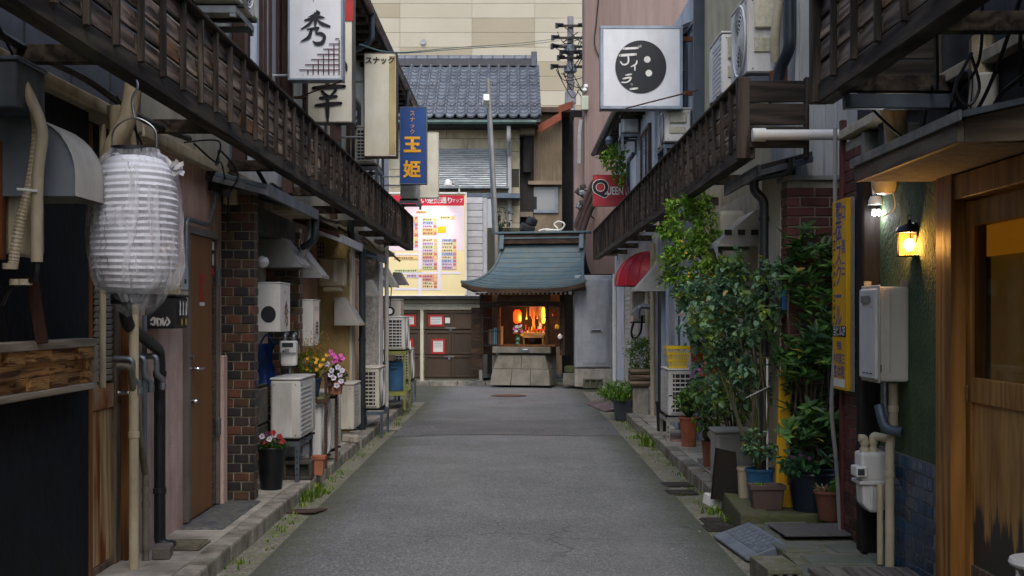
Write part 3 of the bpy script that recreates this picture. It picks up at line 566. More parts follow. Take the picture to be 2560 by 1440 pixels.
winY(h2, -1, 2.15, 9.75, 10.75, 3.25, 4.9, 2, gm=GLASSB); winY(h3, -1, 2.15, 10.85, 11.5, 3.25, 4.9, 2, gm=GLASSB); winY(h3, -1, 2.15, 11.7, 12.15, 3.2, 4.7, 1); winY(h4, -1, 2.15, 13.0, 14.4, 3.2, 4.5, 2, gm=GLASSB); winY(h5, -1, 2.15, 16.4, 17.6, 3.2, 4.4, 2); winY(h6, -1, 2.15, 19.0, 20.6, 3.2, 4.4, 2, gm=GLASSB)
bx('post', BRWN, h2, -2.02, -2.12, 9.62, 9.7, 2.6, 5.5, .004); bx('post', BRWN, h3, -2.0, -2.1, 11.56, 11.63, 2.6, 5.5, .004); bx('post', BRWN, h4, -2.02, -2.1, 14.6, 14.68, 2.6, 5, .004)
# ---- hanging signs of the left row (faces look down the lane)
SGW = mat('sign_white', 'cfd2d6', 'bfc2c6', s=2, r=.45, dirt=.28, dcol='7a756a', ds=1.2); SGC = mat('sign_cream', 'd2cfc0', 'c0bba4', s=1.5, r=.5, dirt=.4, dcol='7d7350', ds=1); SGF = mat('sign_frame', '8f9aa6', '74808c', s=4, r=.45, m=.4, dirt=.3)
Y = 11.3; x0, x1 = wx(719, Y), wx(857, Y)
t = signbox('white hanging sign with a big brush character and red-brown lattice', x0, x1, Y, Y+.17, wz(200, Y), wz(-150, Y), SGW, SGF)
S = .40; ox, oz = wx(787, Y), wz(68, Y)
hide = [[(.06, .5, .05), (.12, .43, .11), (.0, .38, .09), (-.2, .31, .02)], [(-.3, .21, .05), (-.08, .27, .1), (.16, .31, .09), (.3, .28, .03)], [(.0, .44, .05), (.02, .2, .1), (.01, .02, .05)], [(-.04, .24, .04), (-.2, .07, .09), (-.42, -.06, .03)], [(.07, .23, .04), (.22, .11, .1), (.46, .02, .06)], [(-.22, -.07, .05), (.0, -.04, .1), (.12, -.02, .06)], [(-.1, -.07, .07), (-.18, -.3, .11), (-.42, -.44, .03)], [(.12, -.02, .06), (.04, -.18, .06), (.2, -.2, .1), (.3, -.3, .1), (.22, -.48, .12), (.04, -.5, .1), (-.06, -.42, .02)]]
strokes(t, 'lettering', INK, hide, (ox, Y-.003, oz), XU, ZU, S*.72)
strokes(t, 'lettering', REDP, [[(-.06, .1, .02), (.06, .1, .02)], [(.0, .3, .03), (.0, -.06, .03)]], (wx(784, Y), Y-.003, wz(2, Y)), XU, ZU, .16)
LAT = mat('lattice_print', '4a2430', '3d1c28', dirt=0); gm_ = G(); yq = Y-.003
for k in range(8):
    px = 848-13*k; gm_.box(wx(px-1.4, Y), wx(px+1.4, Y), yq, yq+.001, wz(187, Y), wz(100+12.6*k, Y))
for k in range(7):
    py = 97+13*k; gm_.box(wx(838-15*k, Y), wx(848, Y), yq-.0012, yq-.0003, wz(py+1.3, Y), wz(py-1.3, Y))
gm_.obj('lattice_print', LAT, t)
tb('bracket_arm', STEEL, t, [(x0, Y+.08, wz(185, Y)), (-2.15, Y+.08, wz(185, Y))], .014); tb('stay', RUST, t, [(x1-.02, Y+.03, wz(202, Y)), (-1.98, Y+.35, wz(228, Y))], .007, 5)
Y = 12.35; x0, x1 = wx(766, Y), wx(884, Y)
t = signbox('white hanging sign with red top band and a thick brush character', x0, x1, Y, Y+.16, wz(308, Y), wz(-160, Y), SGC, mat('sign_frame_dark', '55504e', '3f3a38', r=.5, dirt=.3))
bx('top_band', REDP, t, x0+.004, x1-.004, Y-.003, Y-.0008, wz(52, Y), wz(-155, Y))
sai = [[(-.03, .55, .06), (-.03, .4, .1), (-.03, .22, .08)], [(-.22, .37, .06), (.0, .4, .1), (.2, .43, .06)], [(-.36, .2, .07), (.0, .23, .11), (.36, .24, .08)], [(-.16, .13, .06), (-.06, .03, .08)], [(.16, .15, .07), (.06, .03, .06)], [(-.2, -.03, .06), (.0, -.01, .09), (.18, .01, .06)], [(-.3, -.2, .06), (.0, -.17, .1), (.28, -.15, .07)], [(-.03, .03, .06), (-.03, -.3, .1), (-.02, -.58, .04)]]
strokes(t, 'lettering', INK, sai, (wx(822, Y), Y-.003, wz(242, Y)), XU, ZU, .42); strokes(t, 'lettering', INK, [[(0, .4, .07), (.1, .2, .1), (.12, .0, .05)]], (wx(858, Y), Y-.003, wz(178, Y)), XU, ZU, .28)
tb('bracket_arm', BRWN, t, [(x0, Y+.08, wz(300, Y)), (-2.15, Y+.08, wz(300, Y))], .016); tb('bracket_arm', BRWN, t, [(x0, Y+.08, wz(240, Y)), (-2.15, Y+.08, wz(240, Y))], .016); bx('post', BRWN, t, wx(836, Y), wx(850, Y), Y+.05, Y+.1, 3.2, wz(310, Y))
Y = 15.4; x0, x1 = wx(909, Y), wx(992, Y)
t = signbox('tall faded cream hanging sign, weathered, with one small line at its top', x0, x1, Y, Y+.22, wz(392, Y), wz(131, Y), SGC, mat('sign_frame_rust', '4b3a33', '352822', r=.6, dirt=.4), fr=.012)
text(t, 'スナック', INK, .09, (wx(950, Y), Y-.003, wz(152, Y)), bold=.035)
bx('stain_strip', mat('stained_acrylic', 'b3a273', '97875c', s=3, r=.5), t, wx(973, Y), wx(988, Y), Y-.002, Y-.0005, wz(385, Y), wz(140, Y)); tb('bracket_arm', STEEL, t, [(x0, Y+.1, wz(200, Y)), (-2.15, Y+.1, wz(200, Y))], .014); tb('bracket_arm', STEEL, t, [(x0, Y+.1, wz(340, Y)), (-2.15, Y+.1, wz(340, Y))], .014)
Y = 18.9; x0, x1 = wx(999, Y), wx(1067, Y); SBL = mat('sign_blue', '14407e', '10356b', s=3, r=.4, dirt=.15)
t = signbox('deep blue vertical hanging sign with yellow characters', x0, x1, Y, Y+.15, wz(460, Y), wz(267, Y), SBL, mat('sign_frame_grey', '6d7680', '555d66', m=.4, r=.5), fr=.01)
SGOLD = mat('sign_gold', 'd99c14', 'c98f12', r=.5, dirt=.05)
for k, ch in enumerate('スナック'): text(t, ch, mat('sign_pale_gold', 'cf9a3c', 'c08c33', r=.5, dirt=.05), .085, (wx(1031, Y), Y-.003, wz(284+15.5*k, Y)))
text(t, '玉', SGOLD, .26, (wx(1031, Y), Y-.003, wz(364, Y)), bold=.04); text(t, '姫', SGOLD, .26, (wx(1030, Y), Y-.003, wz(426, Y)), bold=.03)
tb('bracket_arm', STEEL, t, [(x0, Y+.07, wz(440, Y)), (-2.15, Y+.07, wz(440, Y))], .012); tb('bracket_arm', STEEL, t, [(x0, Y+.07, wz(290, Y)), (-2.15, Y+.07, wz(290, Y))], .012)
Y = 20.6; t = signbox('blank cream hanging sign behind the blue one', wx(1045, Y), wx(1096, Y), Y, Y+.2, wz(494, Y), wz(330, Y), SGC, SGC, fr=.012); tb('bracket_arm', STEEL, t, [(wx(1045, Y), Y+.1, 3.6), (-2.15, Y+.1, 3.6)], .014)
# upper air conditioners on the left row
ac('outdoor unit on a bracket beside the cream hanging sign', -1, wx(936, 16.2), 16.3, wz(410, 16.2), .75, .24, .5, near='slots'); ac('outdoor unit under the blue hanging sign', -1, wx(1043, 19.5), 19.4, wz(500, 19.5), .7, .25, .28, near='slots', fan=False); ac('outdoor unit high at the top left on the balcony screen', -1, -1.8, 8.3, 3.53, .7, .3, .5, near='plain')
stand('rusty bracket frame under the upper outdoor unit by the cream sign', wx(900, 16.2)-.1, wx(940, 16.2), 16.35, 17, 3.2, wz(412, 16.2), STEEL, holes=False); stand('thin bracket frame under the outdoor unit by the blue sign', -1.75, -1.45, 19.45, 20.05, 3.15, wz(502, 19.5), STEEL, holes=False); stand('small support frame of the top-left outdoor unit', -2.1, -1.82, 8.35, 8.95, 3.45, 3.52, STEEL, holes=False)
# cables under the eaves, brackets and bits
def cable(label, pts, r=.007, m=None, grp='black cables under the balconies', k=6): return tag(G().tube(curve(pts, k), r, 6).obj('cable', m or CABLE, None, 0, True), label, 'cable', grp)
cable('bundle of black cable sagging along the cream ledge above the lantern', [(-2.1, 3.4, 2.62), (-2.1, 4.6, 2.66), (-2.1, 5.5, 2.645), (-2.1, 6.3, 2.66), (-2.08, 7.2, 2.6), (-2.08, 8.2, 2.63)], .02)
cable('black cable hanging in a loop beside the lantern top', [(-2.05, 6.6, 2.63), (-1.95, 6.7, 2.4), (-1.98, 6.9, 2.25), (-2.05, 7.0, 2.4), (-2.08, 7.0, 2.62)], .006); cable('tangled black cable under the balcony above the brown door', [(-2.05, 8.2, 2.6), (-1.95, 8.4, 2.5), (-2.0, 8.7, 2.62), (-1.92, 8.9, 2.48), (-2.05, 9.2, 2.35), (-2.08, 9.3, 2.1)], .007); cable('second tangled cable above the brown door', [(-2.06, 8.0, 2.58), (-1.9, 8.25, 2.62), (-1.98, 8.5, 2.5), (-2.05, 9.0, 2.55), (-2.08, 9.4, 2.2)], .006)
cable('black cable hanging down above the first brick pier', [(-2.0, 9.9, 2.65), (-1.95, 10.2, 2.5), (-2.0, 10.6, 2.58), (-1.9, 11.2, 2.46), (-2.0, 11.9, 2.56), (-2.0, 13, 2.5), (-2.0, 14.5, 2.55)], .018); cable('black cables under the far end of the left balcony', [(-2.0, 14.6, 2.5), (-1.9, 15.8, 2.42), (-1.98, 17, 2.52), (-1.92, 18.5, 2.4), (-1.98, 20, 2.5), (-1.9, 21.3, 2.4)], .016); cable('thin dark wire running down beside the vent hood', [(-1.98, 4.7, 2.75), (-1.98, 5.1, 2.5), (-1.98, 5.6, 2.2), (-1.98, 5.8, 2.0)], .006)
# ================================================================ LEFT STREET LEVEL, NEAR
# curved range-hood cover
t = thing('range_hood', 'pale curved kitchen vent cover on the black wall beside the lantern', 'vent hood', (-2.0, 5.44, 1.98))
def prof(o=0): return [(-2.2, 1.99), (-2.2, 2.33+o)]+[(-2.06+(.26+o)*math.sin(a), 2.07+(.26+o)*math.cos(a)) for a in [k*math.pi/2/9 for k in range(10)]]+[(-1.8+o, 1.99)]
P, Q = prof(), prof(-.006); n = len(P)
HC_ = mat('hood_cream', 'bfbbaf', 'a5a196', s=3, r=.4, m=.1, dirt=.3)
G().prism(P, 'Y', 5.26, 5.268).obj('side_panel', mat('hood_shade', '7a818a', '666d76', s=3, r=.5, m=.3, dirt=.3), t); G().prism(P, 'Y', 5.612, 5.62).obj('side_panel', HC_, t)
G().sheet([[(p[0], y, p[1]) for y in (5.25, 5.63)] for p in P[1:]]).obj('curved_skin', HC_, t, smooth=True); G().sheet([[(p[0]+.002, y, p[1]+.002) for y in (5.245, 5.262)] for p in P[1:]]).obj('flange', HC_, t)
bx('rating_sticker', WHITE, t, -2.0, -1.965, 5.2575, 5.2596, 2.02, 2.03)
# hoses
HOSE = mat('hose_cream', 'b5a98f', '9c9076', s=4, r=.55, dirt=.3)
def hose(label, pts, r, rib=False, grp='drain hoses on the black wall'):
    P = curve(pts, 10 if not rib else 26); rr = [r*(1+(.12 if i % 2 else 0)) if rib else r for i in range(len(P))]
    return tag(G().tube(P, rr, 10).obj('hose', HOSE, None, 0, not rib), label, 'hose', grp)
Yh = 5.1
hose('thick smooth cream hose curving down over the vent hood', [(wx(48, Yh), Yh+.02, wz(200, Yh)), (wx(80, Yh), Yh, wz(255, Yh)), (wx(105, Yh), Yh, wz(330, Yh)), (wx(95, Yh), Yh, wz(430, Yh)), (wx(92, Yh), Yh, wz(560, Yh)), (wx(92, Yh), Yh, wz(655, Yh))], .024)
hose('ribbed cream hose left of the smooth one', [(wx(40, Yh), Yh+.05, wz(190, Yh)), (wx(78, Yh), Yh+.06, wz(300, Yh)), (wx(70, Yh), Yh+.04, wz(440, Yh)), (wx(45, Yh), Yh+.02, wz(560, Yh)), (wx(26, Yh), Yh+.02, wz(670, Yh))], .02, True)
cable('pair of black lines leaving the lower end of the cream hoses', [(wx(92, Yh), Yh, wz(640, Yh)), (wx(88, Yh), Yh, wz(690, Yh)), (wx(60, Yh), Yh+.02, wz(705, Yh)), (wx(10, Yh), Yh+.06, wz(720, Yh)), (wx(-20, Yh), Yh+.1, wz(760, Yh))], .012)
t = thing('pipe_clamp', 'pair of pale saddle clamps at the hose ends on the black wall', 'clamp', (wx(45, Yh), Yh, wz(715, Yh)))
for px, py in ((20, 665), (38, 705), (56, 705)): G().lathe([(.026, -.012), (.03, -.012), (.03, .012), (.026, .012)], (wx(px, Yh), Yh+.02, wz(py, Yh)), 14, 'Z').obj('saddle', HOSE, t, 0, True)
tb('tie', WHITE, t, [(wx(50, Yh), Yh-.03, wz(475, Yh)), (wx(100, Yh), Yh-.03, wz(480, Yh))], .006)
t = thing('switch_box', 'cream utility cover on the black wall at the left edge', 'utility box', (wx(45, 5.4), 5.4, wz(600, 5.4))); bx('body', CREAMP, t, wx(18, 5.4), wx(72, 5.4), 5.34, 5.6, wz(640, 5.4), wz(392, 5.4), .03); bx('backboard', wood('orange_board', '4a2a14', '7a4520', None, 'Z', 6, .6, .2, .1), t, wx(-20, 5.3), wx(16, 5.3), 5.25, 5.3, wz(650, 5.3), wz(356, 5.3), .003)
t = thing('control_box', 'dark steel box at the upper left edge under the balcony', 'utility box', (-2.0, 5.0, 2.28)); bx('body', BLUEST, t, -2.2, wx(43, 5), 5.0, 5.3, wz(268, 5), wz(150, 5), .006); bx('lid', BLUEST, t, -2.2, wx(45, 5)+.004, 4.99, 5.31, wz(150, 5), wz(138, 5), .004)
tag(G().obox((wx(88, 5.6), 5.62, wz(775, 5.6)), (.05, .03, .3), (0, R(-9), 0)).obj('leaning_board', wood('dark_board', '2c1a14', '4a2c22', None, 'Z', 8, .7, .3, .1), None, .004), 'dark reddish board leaning on the wood-block ledge', 'board')
# ledge with end-grain blocks
t = thing('wood_block_ledge', 'framed ledge of stacked sawn wood blocks on the black wall', 'ledge', (-2.16, 5.4, 1.14))
LW = wood('ledge_pale', '7a7063', 'a79c8b', '8a6a48', 'Y', 6, .7, .3, .1, (.62, .75))
bx('frame_top', LW, t, -2.2, -2.09, 3.2, 6.42, 1.345, 1.385, .004); bx('frame_bottom', LW, t, -2.2, -2.09, 3.2, 6.42, 1.135, 1.165, .004); bx('frame_end', LW, t, -2.2, -2.085, 6.385, 6.42, 1.1655, 1.3445, .003); bx('back_board', DARKP, t, -2.2, -2.18, 3.2, 6.385, 1.166, 1.344)
BLK = wood('block_wood', '94683a', 'cfa266', '6a4424', 'Y', 10, .65, .3, .4, (.5, .62)); bm_ = G().box(-.5, .5, -.5, .5, -.5, .5).mesh('wood_block', bev=.03); bm_.materials.append(BLK)
for r_ in range(3):
    y = 3.25-rng.random()*.05
    while y < 6.35:
        l = min(rng.uniform(.16, .42), 6.384-y)
        if l > .03: inst('wood_block', bm_, t, (-2.15+rng.uniform(-.022, .022), y+l/2, 1.195+r_*.0595), (0, 0, 0), (.07, l-.003, .057))
        y += l
# timber and glass door
t = thing('timber_door', 'weathered timber and glass sliding door beside the black wall', 'door', (-2.28, 7.0, .1)); OW = wood('door_orange', '4e2f16', '8b5a2b', None, 'Z', 6, .6, .3, .05)
LPL = wood('door_plank', '9a7f58', 'c9ad80', '8a4e20', 'Z', 8, .7, .3, .12, (.52, .66)); DG = wood('door_rail_grey', '4a4036', '7a6a58', None, 'Z', 7, .7, .3, .05)
bx('jamb', OW, t, -2.2, -2.28, 6.62, 6.69, .1, 2.5, .004); bx('jamb', OW, t, -2.2, -2.28, 7.3, 7.36, .1, 2.5, .004); bx('stile', DG, t, -2.24, -2.28, 7.2, 7.298, .1, 2.5, .004)
for k in range(5): bx('plank', LPL, t, -2.262, -2.28, 6.692+k*.1015, 6.79+k*.1015, .14, .98, .002)
bx('mid_rail', mat('rail_rust', 'b09a7c', '8a4a1c', s=3.5, r=.8, dirt=.5, dcol='4a2510'), t, -2.25, -2.28, 6.692, 7.198, .985, 1.12, .003); bx('bottom_rail', DG, t, -2.25, -2.28, 6.692, 7.198, .1, .138, .002)
bx('glass', GLASS, t, -2.272, -2.276, 6.692, 7.198, 1.122, 2.45); LV = mat('louver_white', 'a9a79f', '8f8d85', s=3, dirt=.3)
for k in range(24): G().obox((-2.262, 7.05, 1.15+k*.035), (.012, .27, .026), (0, R(20), 0)).obj('louver', LV, t)
G().tube(elbow([(-2.24, 7.25, 1.06), (-2.17, 7.25, 1.06), (-2.17, 7.3, 1.06)], .02), .013, 8).obj('handle', CHROME, t, 0, True); bx('lock_plate', CHROME, t, -2.236, -2.24, 7.22, 7.27, 1.0, 1.16, .002)
# pipes on the pink wall
def pipe(label, pts, r, m, bend=.06, bands=(), grp='pipes on the left walls', name='pipe', n=12):
    t = thing(name, label, 'pipe', pts[-1], grp); G().tube(elbow(pts, bend), r, n).obj('tube', m, t, 0, True)
    for b in bands: G().lathe([(r*1.02, -.018), (r*1.16, -.016), (r*1.16, .016), (r*1.02, .018)], b, n).obj('band', m, t, 0, True)
    return t
pipe('cream vertical pipe standing in front of the pink wall', [(-2.1, 7.07, 2.52), (-2.1, 7.07, .1)], .027, CREAMP, bands=[(-2.1, 7.07, 1.9), (-2.1, 7.07, .84)])
pipe('thin cream pipe beside the timber door', [(-2.16, 6.62+.1, 2.5), (-2.16, 6.72, 1.12)], .018, CREAMP)
pipe('black drainpipe bending diagonally then down the pink wall', [(-2.12, 6.98, 1.95), (-2.12, 6.98, 1.46), (-2.12, 7.66, 1.29), (-2.12, 7.66, .13), (-2.03, 7.66, .115)], .035, BLACKP, .08, [(-2.12, 7.66, 1.15), (-2.12, 7.66, .45)])
pipe('slim blue-grey conduit on the pink wall', [(-2.17, 7.52, 1.5), (-2.17, 7.52, .12)], .014, mat('conduit', '6b7480', '555e68', r=.5, dirt=.3)); pipe('grey water riser with brass valve on the pink wall', [(-2.17, 7.0, 1.22), (-2.1, 7.0, 1.22), (-2.1, 7.28, .62), (-2.1, 7.3, .6), (-2.1, 7.3, .1)], .02, mat('old_pipe', '7d786c', '5b564a', s=12, r=.6, m=.3, dirt=.5), .05, [(-2.1, 7.3, .5), (-2.1, 7.3, .42)])
for i, px in enumerate((322, 352, 383)):
    Yp = yx(px, -2.12); pipe(('left', 'middle', 'right')[i]+' short grey elbow pipe with open spout on the pink wall', [(-2.2, Yp, 1.26), (-2.1, Yp, 1.26), (-2.1, Yp, 1.15), (-2.07, Yp+.03, 1.12), (-2.07, Yp+.03, 1.06)], .017, STEEL, .03, [(-2.07, Yp+.03, 1.08)], grp='short elbow pipes')
tag(G().obox((-2.03, 7.4, .135), (.1, .17, .07), (0, 0, .15)).obj('loose_brick', mat('grey_brick', '6d6660', '57514b', s=9, r=.9, bump=.5), None, .006), 'loose grey brick at the foot of the cream pipe', 'brick')
# paper lantern in its plastic bag
t = thing('paper_lantern', 'large white ribbed paper lantern wrapped in clear plastic', 'lantern', (-1.72, 5.8, 1.5)); lc = (-1.72, 5.8, 1.595); nr = 22
PAP = mat('lantern_paper', 'd6d9e2', 'c6c9d2', s=5, r=.75, dirt=.45, dcol='7a6a60', ds=3.5)
pr_ = []
for i in range(nr*4+1):
    u = i/(nr*4); e = (1-abs(2*u-1)**3.6)**.5 if 0 < u < 1 else 0; r_ = .095+.1*e; rib = .009*(math.cos(u*nr*2*math.pi)-1)/2; pr_.append((r_+rib*(0.3+e), u*.62))
ja = [rng.uniform(-.0025, .0025) for _ in range(nr+2)]; jp = [rng.uniform(0, 6.3) for _ in range(nr+2)]
G().sheet([[(lc[0]+math.cos(a)*q, lc[1]+math.sin(a)*q, lc[2]+h+.003*math.sin(a*2+i*.05)) for a, q in [(2*math.pi*k/48, r_+(ja[i//4]+.002*math.sin(3*2*math.pi*k/48+jp[i//4]) if 4 < i < nr*4-4 else 0)) for k in range(49)]] for i, (r_, h) in enumerate(pr_)]).obj('paper_body', PAP, t, 0, True)
G().lathe([(.098, 0), (.104, 0), (.104, .05), (.098, .05)], (lc[0], lc[1], lc[2]+.615), 30).obj('top_ring', DARKP, t, 0, True); G().lathe([(.098, 0), (.104, 0), (.104, .045), (.098, .045)], (lc[0], lc[1], lc[2]-.045), 30).obj('bottom_ring', DARKP, t, 0, True)
for k in (0, 1, 3): tb('rib_thread', mat('thread', '4b3a36', dirt=0), t, [(lc[0]+math.cos(a)*(r_+.001), lc[1]+math.sin(a)*(r_+.001), lc[2]+h) for (r_, h), a in [(p, -2.25+k*.3+.1*math.sin(p[1]*7+k*2)+.03*math.sin(p[1]*37+k*5)+.02*math.sin(p[1]*90+k)) for p in pr_[8+k*7:-14+k*3]]], .0014, 4)
rows_ = []; nn = 64
for i in range(40):
    u = i/39; z = lc[2]-.095+u*.745; tt = max(0, min(1, (z-lc[2])/.62)); e = (1-abs(2*tt-1)**3.2)**.5; r_ = .112+.085*e if z > lc[2]-.02 else .112*(max(0, z-lc[2]+.1)/.08)**.3
    if u > .95: r_ = .1+.02*(1-u)
    rows_.append([(lc[0]+math.cos(a)*q+.02*(1-u)**2, lc[1]+math.sin(a)*q, z+.008*math.sin(a*3+i*.4)) for a, q in [(2*math.pi*k/nn, r_+(.011+.008*math.sin(k*.9+i*.31)*math.sin(i*.23+k*.55)+.006*math.sin(k*2.9+i*.12)+.012*(1-u)**2*math.sin(k*.59+1))*min(1, i/6)) for k in range(nn)]]); rows_[-1].append(rows_[-1][0])
mm, tt, p = mk('clear_plastic'); p.inputs['Base Color'].default_value = (.78, .8, .85, 1); p.inputs['Roughness'].default_value = .18; p.inputs['Specular IOR Level'].default_value = .8
co = coords(tt, (1, 1, .35), False); nz_ = noise(tt, co, 9, 3, .6, 1.2); al = fval(tt, nz_, .42, .7, .1, .5); tr = tt.nodes.new('ShaderNodeBsdfTransparent'); mx = tt.nodes.new('ShaderNodeMixShader'); tt.links.new(al, mx.inputs[0]); tt.links.new(tr.outputs[0], mx.inputs[1]); tt.links.new(p.outputs[0], mx.inputs[2]); tt.links.new(mx.outputs[0], tt.nodes['Material Output'].inputs[0]); bumpn(tt, p, nz_, .35, .02)
G().sheet(rows_).obj('plastic_wrap', mm, t, 0, True, fixn=False)
g = G(); kp = Vector((wx(437, 5.8), 5.75, wz(425, 5.8)))
for k in range(26):
    d_ = (Vector((1, -.2, .1))+rdir()*.9).normalized(); a = d_.orthogonal().normalized()*.018; e = kp+d_*rng.uniform(.02, .06); g.add([kp-a*.4, kp+a*.4, e+a, e-a], [(0, 1, 2, 3)])
g.obj('plastic_knot', clearm('plastic_bunch', (.95, .96, 1), .55, .25), t, fixn=False)
tb('hanger', STEEL, t, curve([(lc[0]-.1, lc[1], lc[2]+.66), (lc[0]-.09, lc[1], lc[2]+.75), (lc[0], lc[1], lc[2]+.8), (lc[0]+.09, lc[1], lc[2]+.75), (lc[0]+.1, lc[1], lc[2]+.66)], 6), .004, 6); tb('hook', STEEL, t, curve([(lc[0], lc[1], lc[2]+.8), (lc[0]-.01, lc[1], lc[2]+.88), (lc[0]+.015, lc[1], lc[2]+.94), (lc[0], lc[1], lc[2]+.99)], 6), .006, 6)
# cream duct bundle behind the lantern top
hose('wrapped cream duct rising behind the lantern', [(-2.08, 6.5, 2.2), (-2.04, 6.5, 2.35), (-1.98, 6.55, 2.5), (-1.96, 6.6, 2.7)], .045); hose('second wrapped duct behind the lantern', [(-2.12, 6.8, 2.1), (-2.08, 6.75, 2.35), (-2.08, 6.7, 2.6)], .05)
# meter box, black mailbox
t = thing('meter_box', 'tall cream meter box left of the brown door', 'meter', (-2.13, 8.1, 1.5)); bx('body', CREAMP, t, -2.2, -2.09, 8.0, 8.22, 1.54, 1.83, .012); bx('cover', mat('cover_white', 'b9bcbf', dirt=.2), t, -2.09, -2.083, 8.03, 8.19, 1.66, 1.81, .006); bx('tag_plate', INK, t, -2.0825, -2.081, 8.09, 8.13, 1.7, 1.73); bx('base', CREAMP, t, -2.19, -2.1, 8.03, 8.19, 1.49, 1.539, .006)
t = thing('mailbox', 'black steel mailbox with scribbled white stickers on the pink wall', 'mailbox', (-2.1, 7.75, 1.42)); bx('body', DARKP, t, -2.2, -2.02, 7.62, 7.92, 1.42, 1.61, .008); bx('lid', DARKP, t, -2.2, -2.01, 7.61, 7.93, 1.611, 1.625, .004)
strokes(t, 'sticker', WHITE, [[(-.5, .1, .12), (-.3, .25, .12), (-.3, -.15, .12), (-.5, -.1, .1)], [(-.15, .2, .12), (-.1, -.2, .12)], [(-.1, .2, .1), (.1, .1, .12), (.05, -.2, .1)], [(.2, .2, .12), (.25, -.2, .12), (.4, .1, .1)], [(.45, .25, .12), (.6, .0, .12), (.45, -.2, .12)]], (-2.11, 7.617, 1.46), XU, ZU, .1)
for k in range(3):
    yy = 7.7+k*.07; G().add([(-2.0075, yy+a, 1.5+b) for a, b in ((-.02, 0), (.02, 0), (.012, .045), (.018, .07), (-.01, .09), (-.012, .045))], [(0, 1, 2, 3, 4, 5)]).obj('sticker', WHITE, t, fixn=False)
for k in range(2): disc(t, 'yellow_dot', mat('dull_yellow', 'b59a45', dirt=.1), (-2.0075, 7.74+k*.1, 1.46), YU, ZU, .022, 12)
# brown door
t = thing('brown_door', 'plain brown flush door with red sticker in the pink wall', 'door', (-2.2, 8.98, .12)); BRD = mat('brown_door', '7f5630', '6f4a28', s=2, st=(1, 1, .1), r=.5, dirt=.12, dcol='4a2c12'); FRG = mat('door_frame_grey', '77716b', '625d57', s=4, r=.5, m=.2, dirt=.3)
bx('frame', FRG, t, -2.16, -2.2, 8.5, 8.56, .12, 2.1, .003); bx('frame', FRG, t, -2.16, -2.2, 9.36, 9.42, .12, 2.1, .003); bx('frame', FRG, t, -2.16, -2.2, 8.56, 9.36, 2.05, 2.1, .003); bx('leaf', BRD, t, -2.172, -2.2, 8.565, 9.2, .13, 2.045, .003); bx('glass_strip', mat('strip_dark', '4a3a32', '3a2e29', s=20, st=(1, 1, 4), r=.2, dirt=.1), t, -2.175, -2.2, 9.205, 9.35, .13, 2.045)
G().tube(elbow([(-2.172, 8.62, 1.14), (-2.12, 8.62, 1.14), (-2.12, 8.75, 1.14)], .015), .011, 8).obj('handle', CHROME, t, 0, True); G().lathe([(.016, 0), (.02, .02), (.012, .04), (0, .042)], (-2.172, 8.62, .92), 12, 'X').obj('knob', CHROME, t, 0, True); G().lathe([(.014, 0), (.014, .014), (0, .015)], (-2.172, 8.62, 1.22), 12, 'X').obj('lock', CHROME, t, 0, True)
for z in (.62, 1.72): bx('hinge', STEEL, t, -2.15, -2.16, 9.33, 9.4, z, z+.13, .003)
G().add([(-2.1705, 8.84+a, 1.6+b) for a, b in ((0, 0), (.13, 0), (.13, .03), (.02, .2), (0, .22))], [(0, 1, 2, 3, 4)]).obj('red_sticker', REDP, t, fixn=False); bx('red_sticker', REDP, t, -2.1705, -2.1695, 8.92, 9.0, 1.73, 1.79); bx('white_sticker', WHITE, t, -2.1705, -2.1695, 8.84, 8.98, 1.565, 1.59)
bx('white_sticker', WHITE, t, -2.1745, -2.1735, 9.22, 9.28, 1.97, 2.03); disc(t, 'white_sticker', WHITE, (-2.174, 9.25, 1.9), YU, ZU, .03, 16, .045); bx('red_sticker', REDP, t, -2.1745, -2.1735, 9.21, 9.27, 1.79, 1.84)
pipe('grey conduit looping over the top of the brown door', [(-2.17, 8.48, 1.5), (-2.17, 8.48, 2.14), (-2.17, 9.1, 2.14), (-2.17, 9.3, 2.32), (-2.17, 9.3, 2.52)], .016, STEEL, .06); bx('door_pier', PINK, h2, -2.14, -2.2, 9.43, 9.56, .1, 1.2, .006)
# brick piers
BR = [brickmesh(.108, .06, .02, mat(n_, a, b, s=8, r=.45, bump=.2, dirt=.35, rnd=.2)) for n_, a, b in (('brick_brown', '58412f', '413023'), ('brick_dark', '2c2829', '211e21'), ('brick_red', '664232', '4e3126'), ('brick_plum', '39302e', '2b2422'))]
MORT = mat('mortar', 'a8a391', '8a8573', s=10, r=.9, bump=.4, dirt=.4)
def pier(label, y0, x0, x1, z1, dp=.16):
    t = thing('brick_pier', label, 'brick pier', ((x0+x1)/2, y0+dp/2, .1)); bx('core', MORT, t, x0+.008, x1-.006, y0+.014, y0+dp, .1, z1)
    brickwall(t, BR, 'brick', 'X', x0, x1, .108, z1-.02, y0+.02, .108, .06); brickwall(t, BR, 'brick', 'Y', y0+.03, y0+dp, .108, z1-.02, x1-.018, .108, .06, start=1); return t
pier('near brown brick pier beside the brown door', 9.66, wx(546, 9.66), wx(635, 9.66), 2.45); pier('far brown brick pier behind the gas meter', 11.85, -2.28, wx(750, 11.85), 2.3)
t = thing('alarm_box', 'small beige box above the near brick pier', 'utility box', (wx(578, 9.6), 9.55, wz(510, 9.6))); bx('body', CREAMP, t, wx(564, 9.6), wx(592, 9.6), 9.52, 9.64, wz(512, 9.6), wz(474, 9.6), .006); tb('wire', CABLE, t, curve([(wx(585, 9.6), 9.55, wz(474, 9.6)), (wx(596, 9.6), 9.5, wz(450, 9.6)), (-2.1, 9.4, 2.55)], 5), .006, 6)
